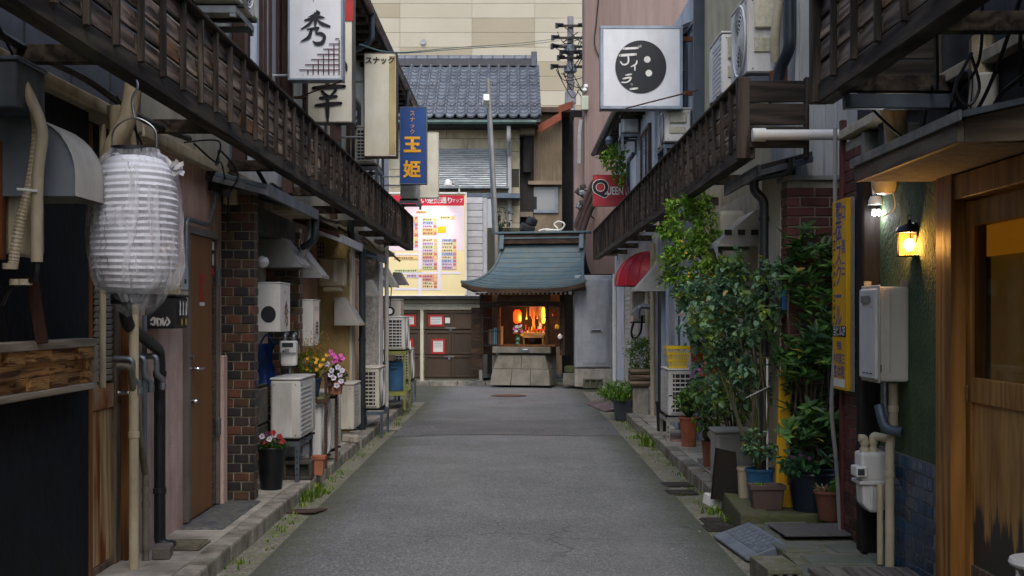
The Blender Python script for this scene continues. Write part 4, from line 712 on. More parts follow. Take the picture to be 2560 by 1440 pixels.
t = thing('security_camera', 'small black camera high on the pink wall near the brick pier', 'camera', (-2.1, 9.2, 2.35)); bx('mount', DARKP, t, -2.2, -2.12, 9.2, 9.26, 2.4, 2.46, .004); G().tube([(-2.12, 9.23, 2.4), (-2.04, 9.1, 2.36)], .028, 12).obj('barrel', DARKP, t, 0, True); tb('lead', CABLE, t, curve([(-2.16, 9.23, 2.46), (-2.14, 9.15, 2.52), (-2.17, 9.1, 2.42)], 5), .005, 5)
t = thing('wall_lamp', 'white globe lamp beside the nearest grey hood in the brick entrance', 'lamp', (-2.2, 10.3, 1.9)); G().lathe([(0, -.05), (.04, -.035), (.055, 0), (.04, .035), (0, .05)], (wx(656, 10.3), 10.3, wz(655, 10.3)), 16).obj('globe', WHITE, t, 0, True); bx('base', CREAMP, t, -2.28, wx(650, 10.3), 10.28, 10.32, wz(655, 10.3)-.01, wz(655, 10.3)+.01)
# pent roofs over the entrances
def pent(label, y0, y1, xa, xb, z, rise, m, fm, th=.035, s=-1):
    t = thing('pent_roof', label, 'canopy', ((xa+xb)/2, (y0+y1)/2, z)); G().prism([(xb, z), (xb, z+th), (xa, z+rise+th), (xa, z+rise)], 'Y', y0, y1).obj('roof_panel', m, t, .004); bx('fascia', fm, t, xb-.012 if s < 0 else xb+.012, xb+.012 if s < 0 else xb-.012, y0-.02, y1+.02, z-.05, z+th+.004, .004); G().prism([(xb, z-.045), (xb, z-.002), (xa, z+rise-.002), (xa, z+rise-.045)], 'Y', y0-.024, y0-.004).obj('barge_board', fm, t, .003); return t
pent('grey metal pent roof above the brick entrance', 9.15, 11.45, -2.28, -1.76, 2.4, .13, BLUEST, mat('fascia_grey', '6f757c', '5a6067', m=.3, r=.5, dirt=.4)); bx('lintel', mat('lintel_dark', '38342f', '2a2723', s=5), h3, -2.2, -2.02, 9.85, 11.84, 2.16, 2.36, .008)
pent('maroon pent roof above the yellow pier', 13.3, 15.1, -2.3, -1.8, 2.3, .18, mat('maroon', '5a2328', '431a1e', r=.6, dirt=.3), mat('fascia_white', 'b6b5b3', '9a9997', dirt=.3))
pent('small slate pent roof before the stucco pier', 17.0, 18.2, -2.2, -1.82, 2.28, .14, ROOFT, BLUEST)
pipe('grey flexible duct end under the metal pent roof', [(-1.82, 11.5, 2.35), (-1.82, 11.5, 2.2), (-1.95, 11.52, 1.98)], .04, mat('duct_grey', '8f918f', '777977', r=.5, dirt=.3), .1); pipe('dark rain outlet at the end of the metal pent roof', [(-1.78, 11.46, 2.4), (-1.78, 11.46, 2.18), (-1.9, 11.5, 2.1)], .035, NAVYP, .05)
# ================================================================ LEFT STREET LEVEL, MIDDLE AND FAR
hood('grey metal hood nearest, above the box lamp', -1, 2.22, 11.1, .48, 2.28, 1.92, .38); hood('grey metal hood second from the brick pier', -1, 2.25, 12.2, .42, 2.27, 1.86, .42); hood('grey hood low beside the dark downpipe', -1, 2.12, 15.1, .42, 1.71, 1.385, .3, HOODL); hood('small grey hood right of the dark downpipe', -1, 2.05, 17.2, .4, 1.98, 1.76, .2, HOODL); hood('hood with rust spot near the stucco pier', -1, 2.05, 19.3, .45, 2.22, 1.93, .27, HOODL); hood('farthest hood on the left row', -1, 1.98, 20.9, .45, 2.2, 2.0, .22, HOODM)
bx('slat_panel', mat('slat_red', '5a2a20', '45201a', s=5), h3, -2.25, -2.3, 9.95, 10.9, 1.5, 1.9)
for k in range(7): bx('lattice_slat', mat('slat_red', ''), h3, -2.21, -2.25, 9.97+k*.14, 10.02+k*.14, 1.66, 1.9, .003)
for k in range(4): bx('wall_block', CBLK, h3, -2.29, -2.31 if False else -2.27, 9.86, 11.8, .18+k*.34, .5+k*.34, .008)
# box lamps with brush lettering
def boxlamp(label, xf, y0, L, D, z0, z1, circ):
    t = thing('box_lamp', label, 'sign lamp', (xf-D/2, y0+L/2, z0), 'white box lamps of the left row'); bx('cabinet', WHITE, t, xf-D, xf, y0, y0+L, z0, z1, .004); bx('cap', WHITE, t, xf-D-.004, xf+.004, y0-.004, y0+L+.004, z1+.0005, z1+.01, .003)
    if circ: disc(t, 'black_disc', mat('disc_ink', '2b2a30', '222127', dirt=.05), (xf-D*.5, y0-.002, z0+(z1-z0)*.36), XU, ZU, D*.32, 32, D*.36)
    return t
t = boxlamp('white box lamp with a black disc in the brick entrance', -1.9, 10.4, .46, .19, 1.364, 1.76, True)
strokes(t, 'lettering', INK, hide, (-1.897, 10.66, 1.52), (0, 1, 0), ZU, .2); strokes(t, 'lettering', REDP, [[(-.3, 0, .08), (-.1, .1, .06)], [(.0, .1, .08), (.05, -.1, .06)], [(.2, .1, .08), (.3, -.1, .06)]], (-1.897, 10.6, 1.69), YU, ZU, .1)
t = boxlamp('plain white box lamp beyond the second brick pier', -1.9, 12.1, .44, .18, 1.21, 1.64, False); text(t, '幸', INK, .16, (-1.897, 12.34, 1.36), YU, ZU, .02); text(t, 'スナック', INK, .06, (-1.897, 12.3, 1.56), YU, ZU); bx('green_strip', mat('green_strip', '2f6a4a'), t, -1.8975, -1.896, 12.48, 12.53, 1.22, 1.63)
tb('bracket', STEEL, t, [(-2.08, 12.3, 1.4), (-2.35, 12.3, 1.4)], .012)
# blue bag
rows_ = [[(wx(640, 10.9)+.13*u+.012*math.sin(v*9+u*5), 10.95+.05*math.sin(u*3.1)+.02*math.sin(v*6), wz(965, 10.9)+.36*v+.02*math.sin(u*4)*(1-v)) for u in [i/8 for i in range(9)]] for v in [j/12 for j in range(13)]]
t = thing('blue_bag', 'crumpled blue tarpaulin bag hanging in the brick entrance', 'bag', (-2.1, 10.95, .9)); g = G().sheet(rows_); g.sheet([[(p[0], p[1]+.05, p[2]) for p in r_] for r_ in rows_]); g.obj('cloth', mat('blue_tarp', '1f4f9a', '173a73', s=8, r=.5, dirt=.15), t, 0, True); tb('strap', mat('blue_tarp', ''), t, curve([(-2.17, 10.96, 1.26), (-2.12, 10.96, 1.33), (-2.06, 10.96, 1.26)], 5), .008)
# gas meter, pipes
def gasmeter(label, x0, x1, y, z0, z1, s=-1):
    t = thing('gas_meter', label, 'gas meter', ((x0+x1)/2, y, z0)); h = z1-z0; w_ = x1-x0; bx('body', WHITE, t, x0, x1, y, y+.1, z0, z1-h*.28, .022); bx('dial_box', WHITE, t, x0-.004, x1+.004, y-.03, y+.09, z1-h*.5, z1, .012); bx('dial_window', mat('dial_dark', '3a4048', dirt=.1), t, x0+w_*.15, x1-w_*.15, y-.032, y-.0305, z1-h*.25, z1-h*.08); bx('label_plate', mat('plate_grey', '8a8f96', dirt=.1), t, x0+w_*.3, x0+w_*.6, y-.032, y-.0305, z1-h*.46, z1-h*.32); disc(t, 'knob', INK, (x0+w_*.22, y-.031, z1-h*.55+.03), XU, ZU, .01, 12)
    for k in (.22, .78): G().tube(elbow([(x0+w_*k, y+.05, z1), (x0+w_*k, y+.05, z1+.05), (x0+w_*k, y+.16, z1+.06)], .03), .018, 8).obj('connector', STEEL, t, 0, True)
    return t
gasmeter('white gas meter between the brick piers', wx(702, 11.3), wx(741, 11.3), 11.28, wz(915, 11.3), wz(852, 11.3)); pipe('grey pipe from the gas meter towards the wall', [(wx(722, 11.3), 11.35, wz(915, 11.3)), (wx(722, 11.3), 11.35, wz(940, 11.3)), (-2.2, 11.35, wz(945, 11.3))], .014, STEEL, .03)
# first outdoor unit, stand and pots
ac('pale outdoor unit on a steel stand beside the near brick pier', -1, -1.786, 10.7, .446, .78, .25, .53, WHITEP, fan=False); stand('blue-grey slotted angle stand under the nearest outdoor unit', -2.03, -1.8, 10.72, 11.45, .1, .444)
cblock('concrete_block', 'dark hollow block under the nearest outdoor unit', -1.9, 10.95, .1, .36, .16, .16, R(2), mat('dark_block', '4f4c46', '3a3833', s=7, r=.9, bump=.5)); tag(G().box(-2.0, -1.82, 11.1, 11.4, .27, .37).obj('storage_tin', mat('tin_white', '9fa6ac', '838a90', r=.5, dirt=.3), None, .01), 'pale plastic box stored under the nearest outdoor unit', 'box')
GL1 = leafm('pansy_leaf', '2c4a1c', '51772c'); PR = mat('petal_red', '9a1420', '6d0a14', s=20, r=.6, dirt=0); PW = mat('petal_white', 'cfcad6', 'b5a9c4', s=20, r=.6, dirt=0); PP = mat('petal_purple', '4a1430', '330c24', s=20, r=.6, dirt=0); PK = mat('petal_pink', 'd05aa8', 'b03d8c', s=20, r=.6, dirt=0); PY = mat('petal_yellow', 'd9a51c', 'c08a10', s=20, r=.6, dirt=0)
x, y = wx(678, 10.3), 10.3; t = thing('potted_pansies', 'black pot of red and white pansies by the near brick pier', 'potted plant', (x, y, .1)); potgeo(t, x, y, .1, .118, .085, .34, mat('pot_black', '121418', '1b1e23', r=.45, dirt=.2)); g = G(); crown(g, (x, y, .46), (.12, .11, .045), 330, .035, .022, 6, .03); g.obj('foliage', GL1, t, fixn=False)
for dx, dz, m_ in ((-.06, .1, PW), (-.02, .12, PP), (.03, .13, PR), (.08, .1, PR), (.1, .06, PR), (-.08, .07, PP), (.0, .08, PW), (.05, .07, PP), (-.03, .05, PR)): flower(t, m_, (x+dx, y-.07, .43+dz), .024, eye=PP if m_ is PW else None)
# plant rack
RACK = mat('rack_brown', '4b3327', '37251c', s=6, r=.6, dirt=.4); t = thing('plant_rack', 'rusty brown plant rack carrying flower pots before the second brick pier', 'rack', (-1.82, 11.95, .1))
for x_, y_ in ((-1.97, 11.7), (-1.97, 12.05), (-1.72, 11.7), (-1.7, 12.25)): bx('post', RACK, t, x_-.012, x_+.012, y_-.012, y_+.012, .1, .98)
for k in range(3): bx('shelf_slat', mat('shelf_green', '8a9062', '6f7548', dirt=.3), t, -1.99+k*.095, -1.92+k*.095, 11.68, 12.27, .735, .75)
bx('rail', RACK, t, -1.985, -1.7, 11.68, 11.695, .7, .732); bx('rail', RACK, t, -1.985, -1.7, 12.262, 12.277, .7, .732); bx('rail', RACK, t, -1.735, -1.705, 11.71, 12.235, .84, .86)
BLP = mat('pot_navy', '2a3f55', '1f3044', r=.5, dirt=.3)
x, y = wx(778, 11.85), 11.85; t = thing('potted_shrub', 'blue pot with yellow-green bushy plant and dry sprigs on the rack', 'potted plant', (x, y, .752)); potgeo(t, x, y, .752, .095, .07, .17, BLP); g = G(); crown(g, (x, y, 1.05), (.14, .13, .13), 900, .03, .014, 8, .03); g.obj('foliage', leafm('yellow_green', '556b1c', '8f9a2c', 'a8962a'), t, fixn=False)
g = G(); [branches(g, (x, y, .92), [(x+rng.uniform(-.14, .3), y+rng.uniform(-.1, .1), rng.uniform(1.2, 1.4))], .003, .02) for _ in range(16)]; g.obj('stem', mat('stem_tan', '7a6534', '5f4e28', dirt=0), t); g = G()
for _ in range(260): u = rng.random(); leafadd(g, Vector((x+rng.uniform(-.12, .12)+u*.16*rng.random(), y+rng.uniform(-.1, .1), 1.12+.26*rng.random()*(.4+u*.6))), rdir(), Vector(ZU), .022, .01)
g.obj('dry_leaves', leafm('dry_gold', '8a6a1c', 'b58a24'), t, fixn=False)
for _ in range(14): flower(t, PY, (x+rng.uniform(-.06, .16), y-.1+rng.uniform(-.05, .05), 1.02+rng.uniform(-.02, .12)), .017)
x, y = wx(838, 12.1), 12.1; t = thing('potted_cyclamen', 'pot of pink cyclamen and purple-eyed white pansies on the rack', 'potted plant', (x, y, .752)); potgeo(t, x, y, .752, .07, .055, .12, TERRA, sq=1); g = G(); crown(g, (x, y, .93), (.1, .1, .1), 300, .04, .03, 6, .03); g.obj('foliage', leafm('cyclamen_leaf', '2f4a24', '4f6a38'), t, fixn=False)
for _ in range(13): flower(t, PK, (x+rng.uniform(-.06, .1), y-.08+rng.uniform(-.04, .04), 1.07+rng.uniform(-.01, .09)), .022, (rng.uniform(-.5, .5), -1, .7))
for dx, dz in ((-.06, .2), (-.02, .14), (.04, .17), (.06, .1), (.0, .07), (.07, .04), (.03, .0), (-.03, .1), (.08, .14)): flower(t, PW, (x+dx, y-.1, .84+dz), .027, eye=PP)
ac('white outdoor unit with round fan behind the plant rack posts', -1, -1.77, 11.75, .16, .62, .22, .56, WHITEP); ac('outdoor unit with blue and amber condenser fins beyond the plant rack', -1, -1.75, 12.42, .18, .5, .24, .58, GREYW, fan=False, grid=mat('fin_teal', '55848a', 'b0894a', s=9, r=.4, m=.4, dirt=.1))
t = thing('flower_pot', 'small square terracotta pot on the kerb under the plant rack', 'flower pot', (wx(797, 11.2), 11.2, .1)); potgeo(t, wx(797, 11.2), 11.2, .1, .052, .04, .17, TERRA, sq=1)
for i, (y_, x_) in enumerate(((12.45, -1.73), (12.6, -1.9))): tag(G().box(x_-.1, x_, y_, y_+.3, .102, .17).obj('support_block', CONC, None, .008), ('nearer', 'farther')[i]+' low concrete support under the finned outdoor unit', 'block', 'concrete supports')
ac('beige outdoor unit standing on blocks before the salmon wall', -1, -1.79, 14.3, .2, .62, .19, .54, GREYW, fan=False)
for i, (y_, x_) in enumerate(((14.22, -1.86), (14.1, -1.76))): tag(G().obox((x_, y_, .14), (.1, .24, .075), (0, 0, .1)).obj('support_block', CONC, None, .01), ('grey concrete foot left', 'white concrete foot right')[i]+' under the beige outdoor unit', 'block', 'concrete supports')
# yellow pier, salmon pier, stucco pier, meter boxes
t = thing('plaster_pier', 'yellow plastered pier with a small lattice window', 'pier', (-2.15, 15.35, .1)); bx('body', YELW, t, -2.4, wx(873, 15.3), 15.3, 15.62, .1, 2.43, .004); bx('edge_strip', PLASTER, t, wx(873, 15.3)+.001, wx(880, 15.3), 15.29, 15.62, .1, 2.42, .004)
bx('window', GLASSB, t, wx(782, 15.3), wx(808, 15.3), 15.285, 15.299, wz(665, 15.3), wz(608, 15.3))
for k in range(6): bx('lattice_bar', BRWN, t, wx(781, 15.3), wx(811, 15.3), 15.27, 15.2845, wz(665-k*11.4, 15.3)-.006, wz(665-k*11.4, 15.3)+.006)
for k in (0, 1): bx('lattice_bar', BRWN, t, wx(802+k*7, 15.3), wx(804+k*7, 15.3), 15.26, 15.2695, wz(668, 15.3), wz(606, 15.3))
t = thing('plaster_pier', 'salmon plastered pier with a flat cap behind the downpipe', 'pier', (-2.1, 16.3, .1)); bx('body', PINK2, t, -2.3, wx(893, 16.2), 16.2, 16.6, .1, wz(655, 16.2), .004); bx('cap', PLASTER, t, -2.32, wx(898, 16.2), 16.17, 16.62, wz(655, 16.2)+.001, wz(648, 16.2)+.01, .006); bx('edge_strip', PLASTER, t, wx(893, 16.2)+.001, wx(898, 16.2), 16.19, 16.6, .1, wz(657, 16.2), .004)
t = thing('stucco_pier', 'rough white stucco pier left of the red letter box', 'pier', (-2.05, 18.4, .1)); bx('body', STUC, t, -2.25, wx(946, 18.3), 18.3, 18.75, .1, wz(642, 18.3), .01); bx('edge_strip', WHITE, t, wx(946, 18.3)+.001, wx(950, 18.3), 18.29, 18.7, .1, wz(640, 18.3), .004); bx('cap', PLASTER, t, -2.27, wx(952, 18.3), 18.26, 18.77, wz(642, 18.3)+.001, wz(636, 18.3), .005)
t = thing('meter_box', 'beige meter box between the yellow and salmon piers', 'meter', (-2.1, 15.0, 1.75)); bx('body', CREAMP, t, -2.24, wx(860, 14.7), 14.7, 14.95, wz(715, 14.7), wz(645, 14.7), .02); bx('cover', WHITE, t, wx(834, 14.7), wx(842, 14.7), 14.69, 14.6995, wz(705, 14.7), wz(650, 14.7)); bx('base', CREAMP, t, -2.2, wx(852, 14.7), 14.72, 14.93, wz(728, 14.7), wz(715, 14.7)-.001, .01)
pipe('dark rain downpipe standing before the salmon pier', [(-1.9, 14.9, 2.6), (-1.9, 14.9, 2.42), (-1.85, 15.6, 2.33), (-1.85, 15.6, .1)], .042, NAVYP, .07, [(-1.85, 15.6, 2.0), (-1.85, 15.6, 1.2), (-1.85, 15.6, .4)]); pipe('far dark downpipe beside the stucco pier', [(-1.88, 18.9, 2.5), (-1.88, 18.9, .1)], .03, mat('white_pipe', 'b9b7ae', 'a09e95', dirt=.3), .05)
ac('outdoor unit with slotted side on a low stand by the dark downpipe', -1, -1.66, 15.75, .33, .75, .25, .53, GREYW, near='slots'); stand('slotted angle stand reaching into the gutter', -1.92, -1.6, 15.62, 16.4, 0, .325)
# far left group: rack with bin, stacked units
YR = mat('rack_yellowgreen', '8c8f45', '6d7033', s=6, r=.6, dirt=.4); t = thing('steel_rack', 'yellow-green steel rack holding an outdoor unit above the blue bin', 'rack', (-1.75, 19.4, .1))
for x_ in (-2.0, -1.62):
    for y_ in (18.95, 19.85): bx('post', YR, t, x_-.016, x_+.016, y_-.016, y_+.016, .1, .96)
for z in (.34, .945): bx('shelf', YR, t, -2.02, -1.6, 18.93, 19.87, z, z+.02); bx('rail', YR, t, -2.02, -1.6, 18.925, 18.9295, z-.03, z+.02)
ac('outdoor unit on top of the yellow-green rack', -1, -1.62, 19.0, .967, .78, .3, .52, WHITEP, near='slots')
x, y = wx(986, 19.3), 19.35; t = thing('rubbish_bin', 'blue lidded plastic bin on the yellow-green rack', 'bin', (x, y, .362)); BB = mat('bin_blue', '4f7fb0', '3f6a98', s=3, r=.5, dirt=.2); G().lathe([(.13, 0), (.135, .01), (.165, .38), (.17, .385), (.17, .4)], (x, y, .362), 24).obj('body', BB, t, 0, True); G().lathe([(.182, .4), (.184, .42), (.16, .445), (.05, .455), (0, .455)], (x, y, .362), 24).obj('lid', BB, t, 0, True); bx('handle', BB, t, x-.04, x+.04, y-.2, y-.172, .7, .73, .006)
ac('farthest outdoor unit at the end of the left row', -1, -1.64, 20.3, .45, .7, .26, .52, WHITEP, near='slots'); stand('stand under the farthest outdoor unit of the left row', -1.9, -1.6, 20.3, 20.95, .1, .447, STEEL)
tag(G().prism([(-1.98, wz(825, 18.8)), (-1.98, wz(768, 18.8)), (-1.93, wz(785, 18.8)), (-1.93, wz(825, 18.8))], 'Y', 18.7, 18.95).obj('letter_box', REDP, None, .004), 'small red letter box with slanted lid beside the stucco pier', 'letter box')
t = thing('round_sign', 'small round sign hanging past the red letter box', 'sign', (-1.9, 19.2, 1.5)); G().lathe([(.07, 0), (.07, .012)], (wx(975, 19.2), 19.2, wz(778, 19.2)), 20, 'Y').obj('plate', INK, t); G().lathe([(.045, -.003), (.045, -.001)], (wx(974, 19.2), 19.2, wz(778, 19.2)), 20, 'Y').obj('emblem', WHITE, t); tb('chain', CABLE, t, [(wx(975, 19.2), 19.2, wz(768, 19.2)), (wx(978, 19.2), 19.25, wz(720, 19.2)), (-2.0, 19.3, 2.1)], .008)
ac('boxy unit mounted on the wall of the last left shop', -1, wx(1003, 20.2), 20.1, wz(795, 20.2), .5, .3, .3, GREYW, fan=False); t = thing('wall_lamp', 'round white globe lamp under the far hood', 'lamp', (-1.95, 19.1, 1.9)); G().lathe([(.0, -.07), (.05, -.05), (.07, 0), (.05, .05), (0, .07)], (wx(955, 19.1), 19.1, wz(700, 19.1)), 16).obj('globe', WHITE, t, 0, True); bx('arm', CREAMP, t, -2.25, wx(955, 19.1), 19.09, 19.11, wz(700, 19.1)+.06, wz(700, 19.1)+.08)
# ================================================================ RIGHT ROW, STRUCTURE
GREEN = mat('green_plaster', '4c5f3c', '37492f', s=3, r=.9, bump=1, bs=40, dirt=.5, dcol='1f2a1c'); CORR = mat('white_siding', 'b9bcbc', 'a3a7a7', s=1.5, r=.55, dirt=.45, dcol='5b5f52', ds=1.2); CRW = mat('cream_wall', 'b9ab8c', 'a39577', s=2, r=.85, bump=.2, dirt=.35); WSID = mat('pale_wall', 'bfc2c4', 'a8abad', s=2, r=.7, dirt=.35); BLG = mat('blue_grey_front', '8f9dac', '7a8796', s=2, r=.6, dirt=.25); BLKW = mat('black_wall', '17181b', '222428', s=4, r=.75, dirt=.2, bump=.3, bs=30)
g1 = house('green plastered bar on the right with timber door and tiled base', -9, 8.2, BLKW, BLKW, gx=2.34, ux=2.2, zs=2.62)  # unseen stretch behind the camera added to keep the near lane dark
for nm, a in (('wall', (2.15, 2.34, 6.47, 7.52, .1, 2.3)), ('wall', (2.15, 2.34, -9, 5.1, .1, 2.3))): bx(nm, GREEN, g1, *a)
bx('wall', BLKW, g1, 2.14, 2.34, -9, 7.52, 2.302, 2.62); bx('ledge', TRIM, g1, 2.08, 2.34, -9, 8.2, 2.622, 2.68, .005)
# tile dado: single tiles
BT = [G().box(-.002, .004, -.1152, .1152, 0, .0625).mesh('tile', bev=.002) for _ in range(2)]
for b_, m_ in zip(BT, (mat('tile_navy', '0f2d4c', '183f62', s=14, st=(1, 1, .2), r=.25, dirt=.15, rnd=.35, spec=.35), mat('tile_slate', '1f4a68', '183850', s=14, st=(1, 1, .2), r=.35, dirt=.2, rnd=.3, spec=.2))): b_.materials.append(m_)
bx('grout', mat('grout', '86867e', '6d6d66', s=20, r=.9), g1, 2.143, 2.1499, 6.47, 7.52, .1, .735)
for k in range(9):
    for i in range(5):
        yy = 6.54+i*.232+(.116 if k % 2 else 0)
        if yy+.113 < 7.56: inst('tile', BT[1 if rng.random() < .3 else 0], g1, (2.1405, yy, .103+k*.0705))
# brick corner strip, timber post, red steel corner
BR2 = [brickmesh(.2, .06, .02, mat(n_, a, b, s=8, r=.6, bump=.3, dirt=.4, rnd=.2)) for n_, a, b in (('brick_wine', '5e2f2b', '472320'), ('brick_maroon', '4b2627', '391c1e'), ('brick_rose', '6b3a33', '532a26'))]
t = thing('brick_pier', 'narrow dark red brick strip behind the yellow sign', 'brick pier', (2.2, 7.95, .09)); bx('core', MORT, t, 2.118, 2.33, 7.74, 8.18, .09, 2.6); brickwall(t, BR2, 'brick', 'Y', 7.75, 8.18, .1, 2.58, 2.128, .2, .06)
bx('mortar_strip', mat('mortar_pale', '77786f', '5d5e56', s=9), t, 2.1, 2.3, 7.68, 7.739, .09, 2.6)
tag(bx('timber_post', wood('black_post', '0f0e0e', '262220', None, 'Z', 8, .8, .6, .1), None, 2.05, 2.2, 7.53, 7.675, .09, 2.35, .012), 'black weathered timber post behind the water heater', 'post')
tag(bx('steel_post', mat('red_steel', '5e2f2b', '43221f', r=.6, dirt=.35), None, 2.09, 2.13, 8.185, 8.23, .09, 2.75, .004), 'thin dark red steel post at the corner by the yellow sign', 'post')
pipe('grey curved conduit running down beside the yellow sign', [(2.06, 8.21, 2.7), (2.06, 8.21, 1.3), (2.03, 8.21, .9), (2.07, 8.21, .55), (2.09, 8.2, .1)], .014, mat('conduit_grey', '8a8c8a', '70726f', dirt=.25), .15, grp='pipes on the right walls')
# brick building facing the camera
b2 = thing('brick_house', 'dark red brick shop front behind the shrubs with white siding above', 'building', (2.6, 10, .1)); YB = 9.14
bx('core', MORT, b2, 1.955, 3.3, YB+.012, 10, .1, 2.46); brickwall(b2, BR2, 'brick', 'X', 1.945, 2.75, .11, 2.46, YB+.02, .2, .06); brickwall(b2, BR2, 'brick', 'Y', YB+.04, 9.32, .11, 2.46, 1.965, .2, .06, start=1)
bx('coping', mat('coping_grey', '8b8d88', '6f716c', s=5, dirt=.5), b2, 1.925, 3.3, YB-.015, 9.4, 2.462, 2.5, .005); bx('plaster_strip', PLASTER, b2, 1.94, 2.1, 9.33, 10.02, .1, 2.55)
g = G(); xx = 2.06
bx('siding', CORR, b2, 2.06, 3.4, 9.25, 10.1, 2.5, 6.2)
for k in range(16): bx('siding_rib', CORR, b2, 2.062+k*.085, 2.078+k*.085, 9.238, 9.2495, 2.5, 6.2, .003)
bx('corner_trim', CORR, b2, 2.03, 2.06, 9.235, 10.1, 2.48, 6.2, .003)
g3 = house('cream walled shop above the torn vinyl hood on the right row', 10.021, 14.2, PLASTER, CRW, gx=2.1, ux=2.1); g4 = house('pale blue-grey shop front behind the yellow basket', 14.201, 18.2, BLG, WSID, gx=2.05, ux=2.1); g5 = house('last shop of the right row with red dome awning', 18.201, 25.4, WSID, WSID, gx=2.0, ux=2.0)
for h, y0, y1, z, xe in ((g1, -9, 8.2, 5.3, 1.75), (g3, 10.1, 15.2, 5.5, 2.0), (g5, 15.2, 25.7, 4.75, 1.62)):  # first roof is out of view, its overhang shaped to darken the near lane
    G().prism([(xe, z), (xe, z+.05), (4.3, z+1.1), (4.3, z+1.05)], 'Y', y0, y1).obj('roof', ROOFT, h); G().prism([(xe+.02, z-.05), (xe+.02, z-.005), (2.5, z+.34), (2.5, z+.28)], 'Y', y0+.01, y1-.01).obj('eave_soffit', mat('eave_dark', '3f3830', '2e2923', s=5, dirt=.3), h); tb('gutter', NAVYP, h, [(xe-.03, y0, z-.02), (xe-.03, y1, z-.02)], .05, 8)
for y in [15.3+i*.42 for i in range(24)]: bx('rafter', BEAM, g5, 1.66, 2.0, y, y+.05, 4.56, 4.64)
fence('long dark burnt-timber balcony screen along the right row', 1.58, 1, 8.78, 43, .37, near_end=True, far_end=True, brackets=[10.6, 12.6, 14.6, 16.6, 18.6, 20.6, 22.6], wall=2.02)
fence('near dark timber balcony screen above the right bar', 1.555, 1, 6.48-.37*12, 12, .37, far_end=True, brackets=[3.5, 4.9, 6.2], wall=2.16)
# upper windows
FDK = mat('frame_slate', '3d4a56', '303b45', r=.5, dirt=.2)
winY(g3, 1, 2.1, 10.15, 10.6, 3.3, 4.9, 1, FDK); winY(g4, 1, 2.1, 14.25, 15.35, 3.15, 4.9, 2, FDK, GLASSB); winY(g4, 1, 2.1, 15.7, 17.2, 3.2, 4.5, 2, FDK, GLASSB); winY(g5, 1, 2.0, 18.6, 19.8, 3.1, 4.3, 2, BRWN, GLASSB); winY(g5, 1, 2.0, 21.2, 22.2, 3.1, 4.2, 2, FDK); bx('post', BRWN, g4, 1.98, 2.1, 17.4, 17.48, 2.6, 4.6); bx('post', FDK, g3, 1.98, 2.1, 14.1, 14.19, 2.6, 5.3)
bx('downpipe_guard', WSID, g5, 1.9, 2.0, 19.95, 20.9, 2.9, 4.0)
# disc sign
Y = 14.75; x0, x1 = wx(1501, Y), wx(1707, Y)
t = signbox('square white hanging sign with a large black disc and dots', x0, x1, Y, Y+.2, wz(272, Y), wz(64, Y), SGW, SGF, fr=.035); q = .003; cx_, cz_ = wx(1602, Y), wz(167, Y); sc_ = Y/FPX
disc(t, 'black_disc', mat('disc_black', '14171c', '1b1f25', s=2, r=.4, dirt=.05), (cx_, Y-q, cz_), XU, ZU, 64*sc_, 48, 66*sc_)
for a, b in ((1618, 149), (1622, 183)): disc(t, 'white_dot', WHITE, (wx(a, Y), Y-2*q, wz(b, Y)), XU, ZU, 8.2*sc_, 24)
def S4(pts): return [((a-1602), -(b-167), w_*.8) for a, b, w_ in pts]
K = [[(1559, 122, 7), (1594, 120, 7)], [(1597, 114, 2), (1598, 119, 2)], [(1602, 113, 2), (1602, 118, 2)], [(1550, 139, 8), (1589, 136, 8)], [(1570, 139, 5), (1571, 154, 5), (1565, 161, 5), (1556, 161, 5), (1551, 154, 4)], [(1592, 152, 4), (1590, 160, 5), (1578, 167, 4)], [(1587, 163, 4), (1587, 176, 4)], [(1565, 188, 5), (1578, 186, 5)], [(1558, 197, 5), (1576, 194, 5), (1574, 201, 5), (1566, 206, 4), (1554, 206, 4)], [(1579, 211, 7), (1579.6, 211.6, 7)], [(1576, 223, 6), (1593, 221, 6)]]
strokes(t, 'lettering', WHITE, [S4(k) for k in K], (cx_, Y-2*q, cz_), XU, ZU, sc_)
tb('stay', RUST, t, [(wx(1565, Y), Y-.04, wz(272, Y)), (wx(1745, 12.6), 12.6, wz(225, 12.6))], .008, 6); bx('bracket_arm', RUST, t, x1, 2.1, Y+.06, Y+.12, wz(100, Y), wz(88, Y)); bx('bracket_arm', RUST, t, x1, 2.1, Y+.06, Y+.12, wz(235, Y), wz(223, Y))
# red hanging sign
Y = 21.8; x0, x1 = wx(1483, Y), wx(1566, Y); QR = mat('sign_red', 'b2323a', '98262e', s=2, r=.45, dirt=.2)
t = signbox('red hanging sign with white capital letters over the right balcony', x0, x1, Y, Y+.14, wz(515, Y), wz(437, Y), QR, QR, fr=.008); text(t, 'Q', WHITE, .34, (wx(1501, Y), Y-.003, wz(470, Y)), bold=.06); text(t, 'Q', INK, .34, (wx(1501, Y), Y-.005, wz(470, Y)), bold=.03); text(t, 'UEEN B', WHITE, .19, (wx(1517, Y), Y-.003, wz(478, Y)), bold=.02, sx=.6, align='LEFT'); tb('bracket_arm', STEEL, t, [(x1, Y+.07, 3.7), (2.0, Y+.07, 3.7)], .014)
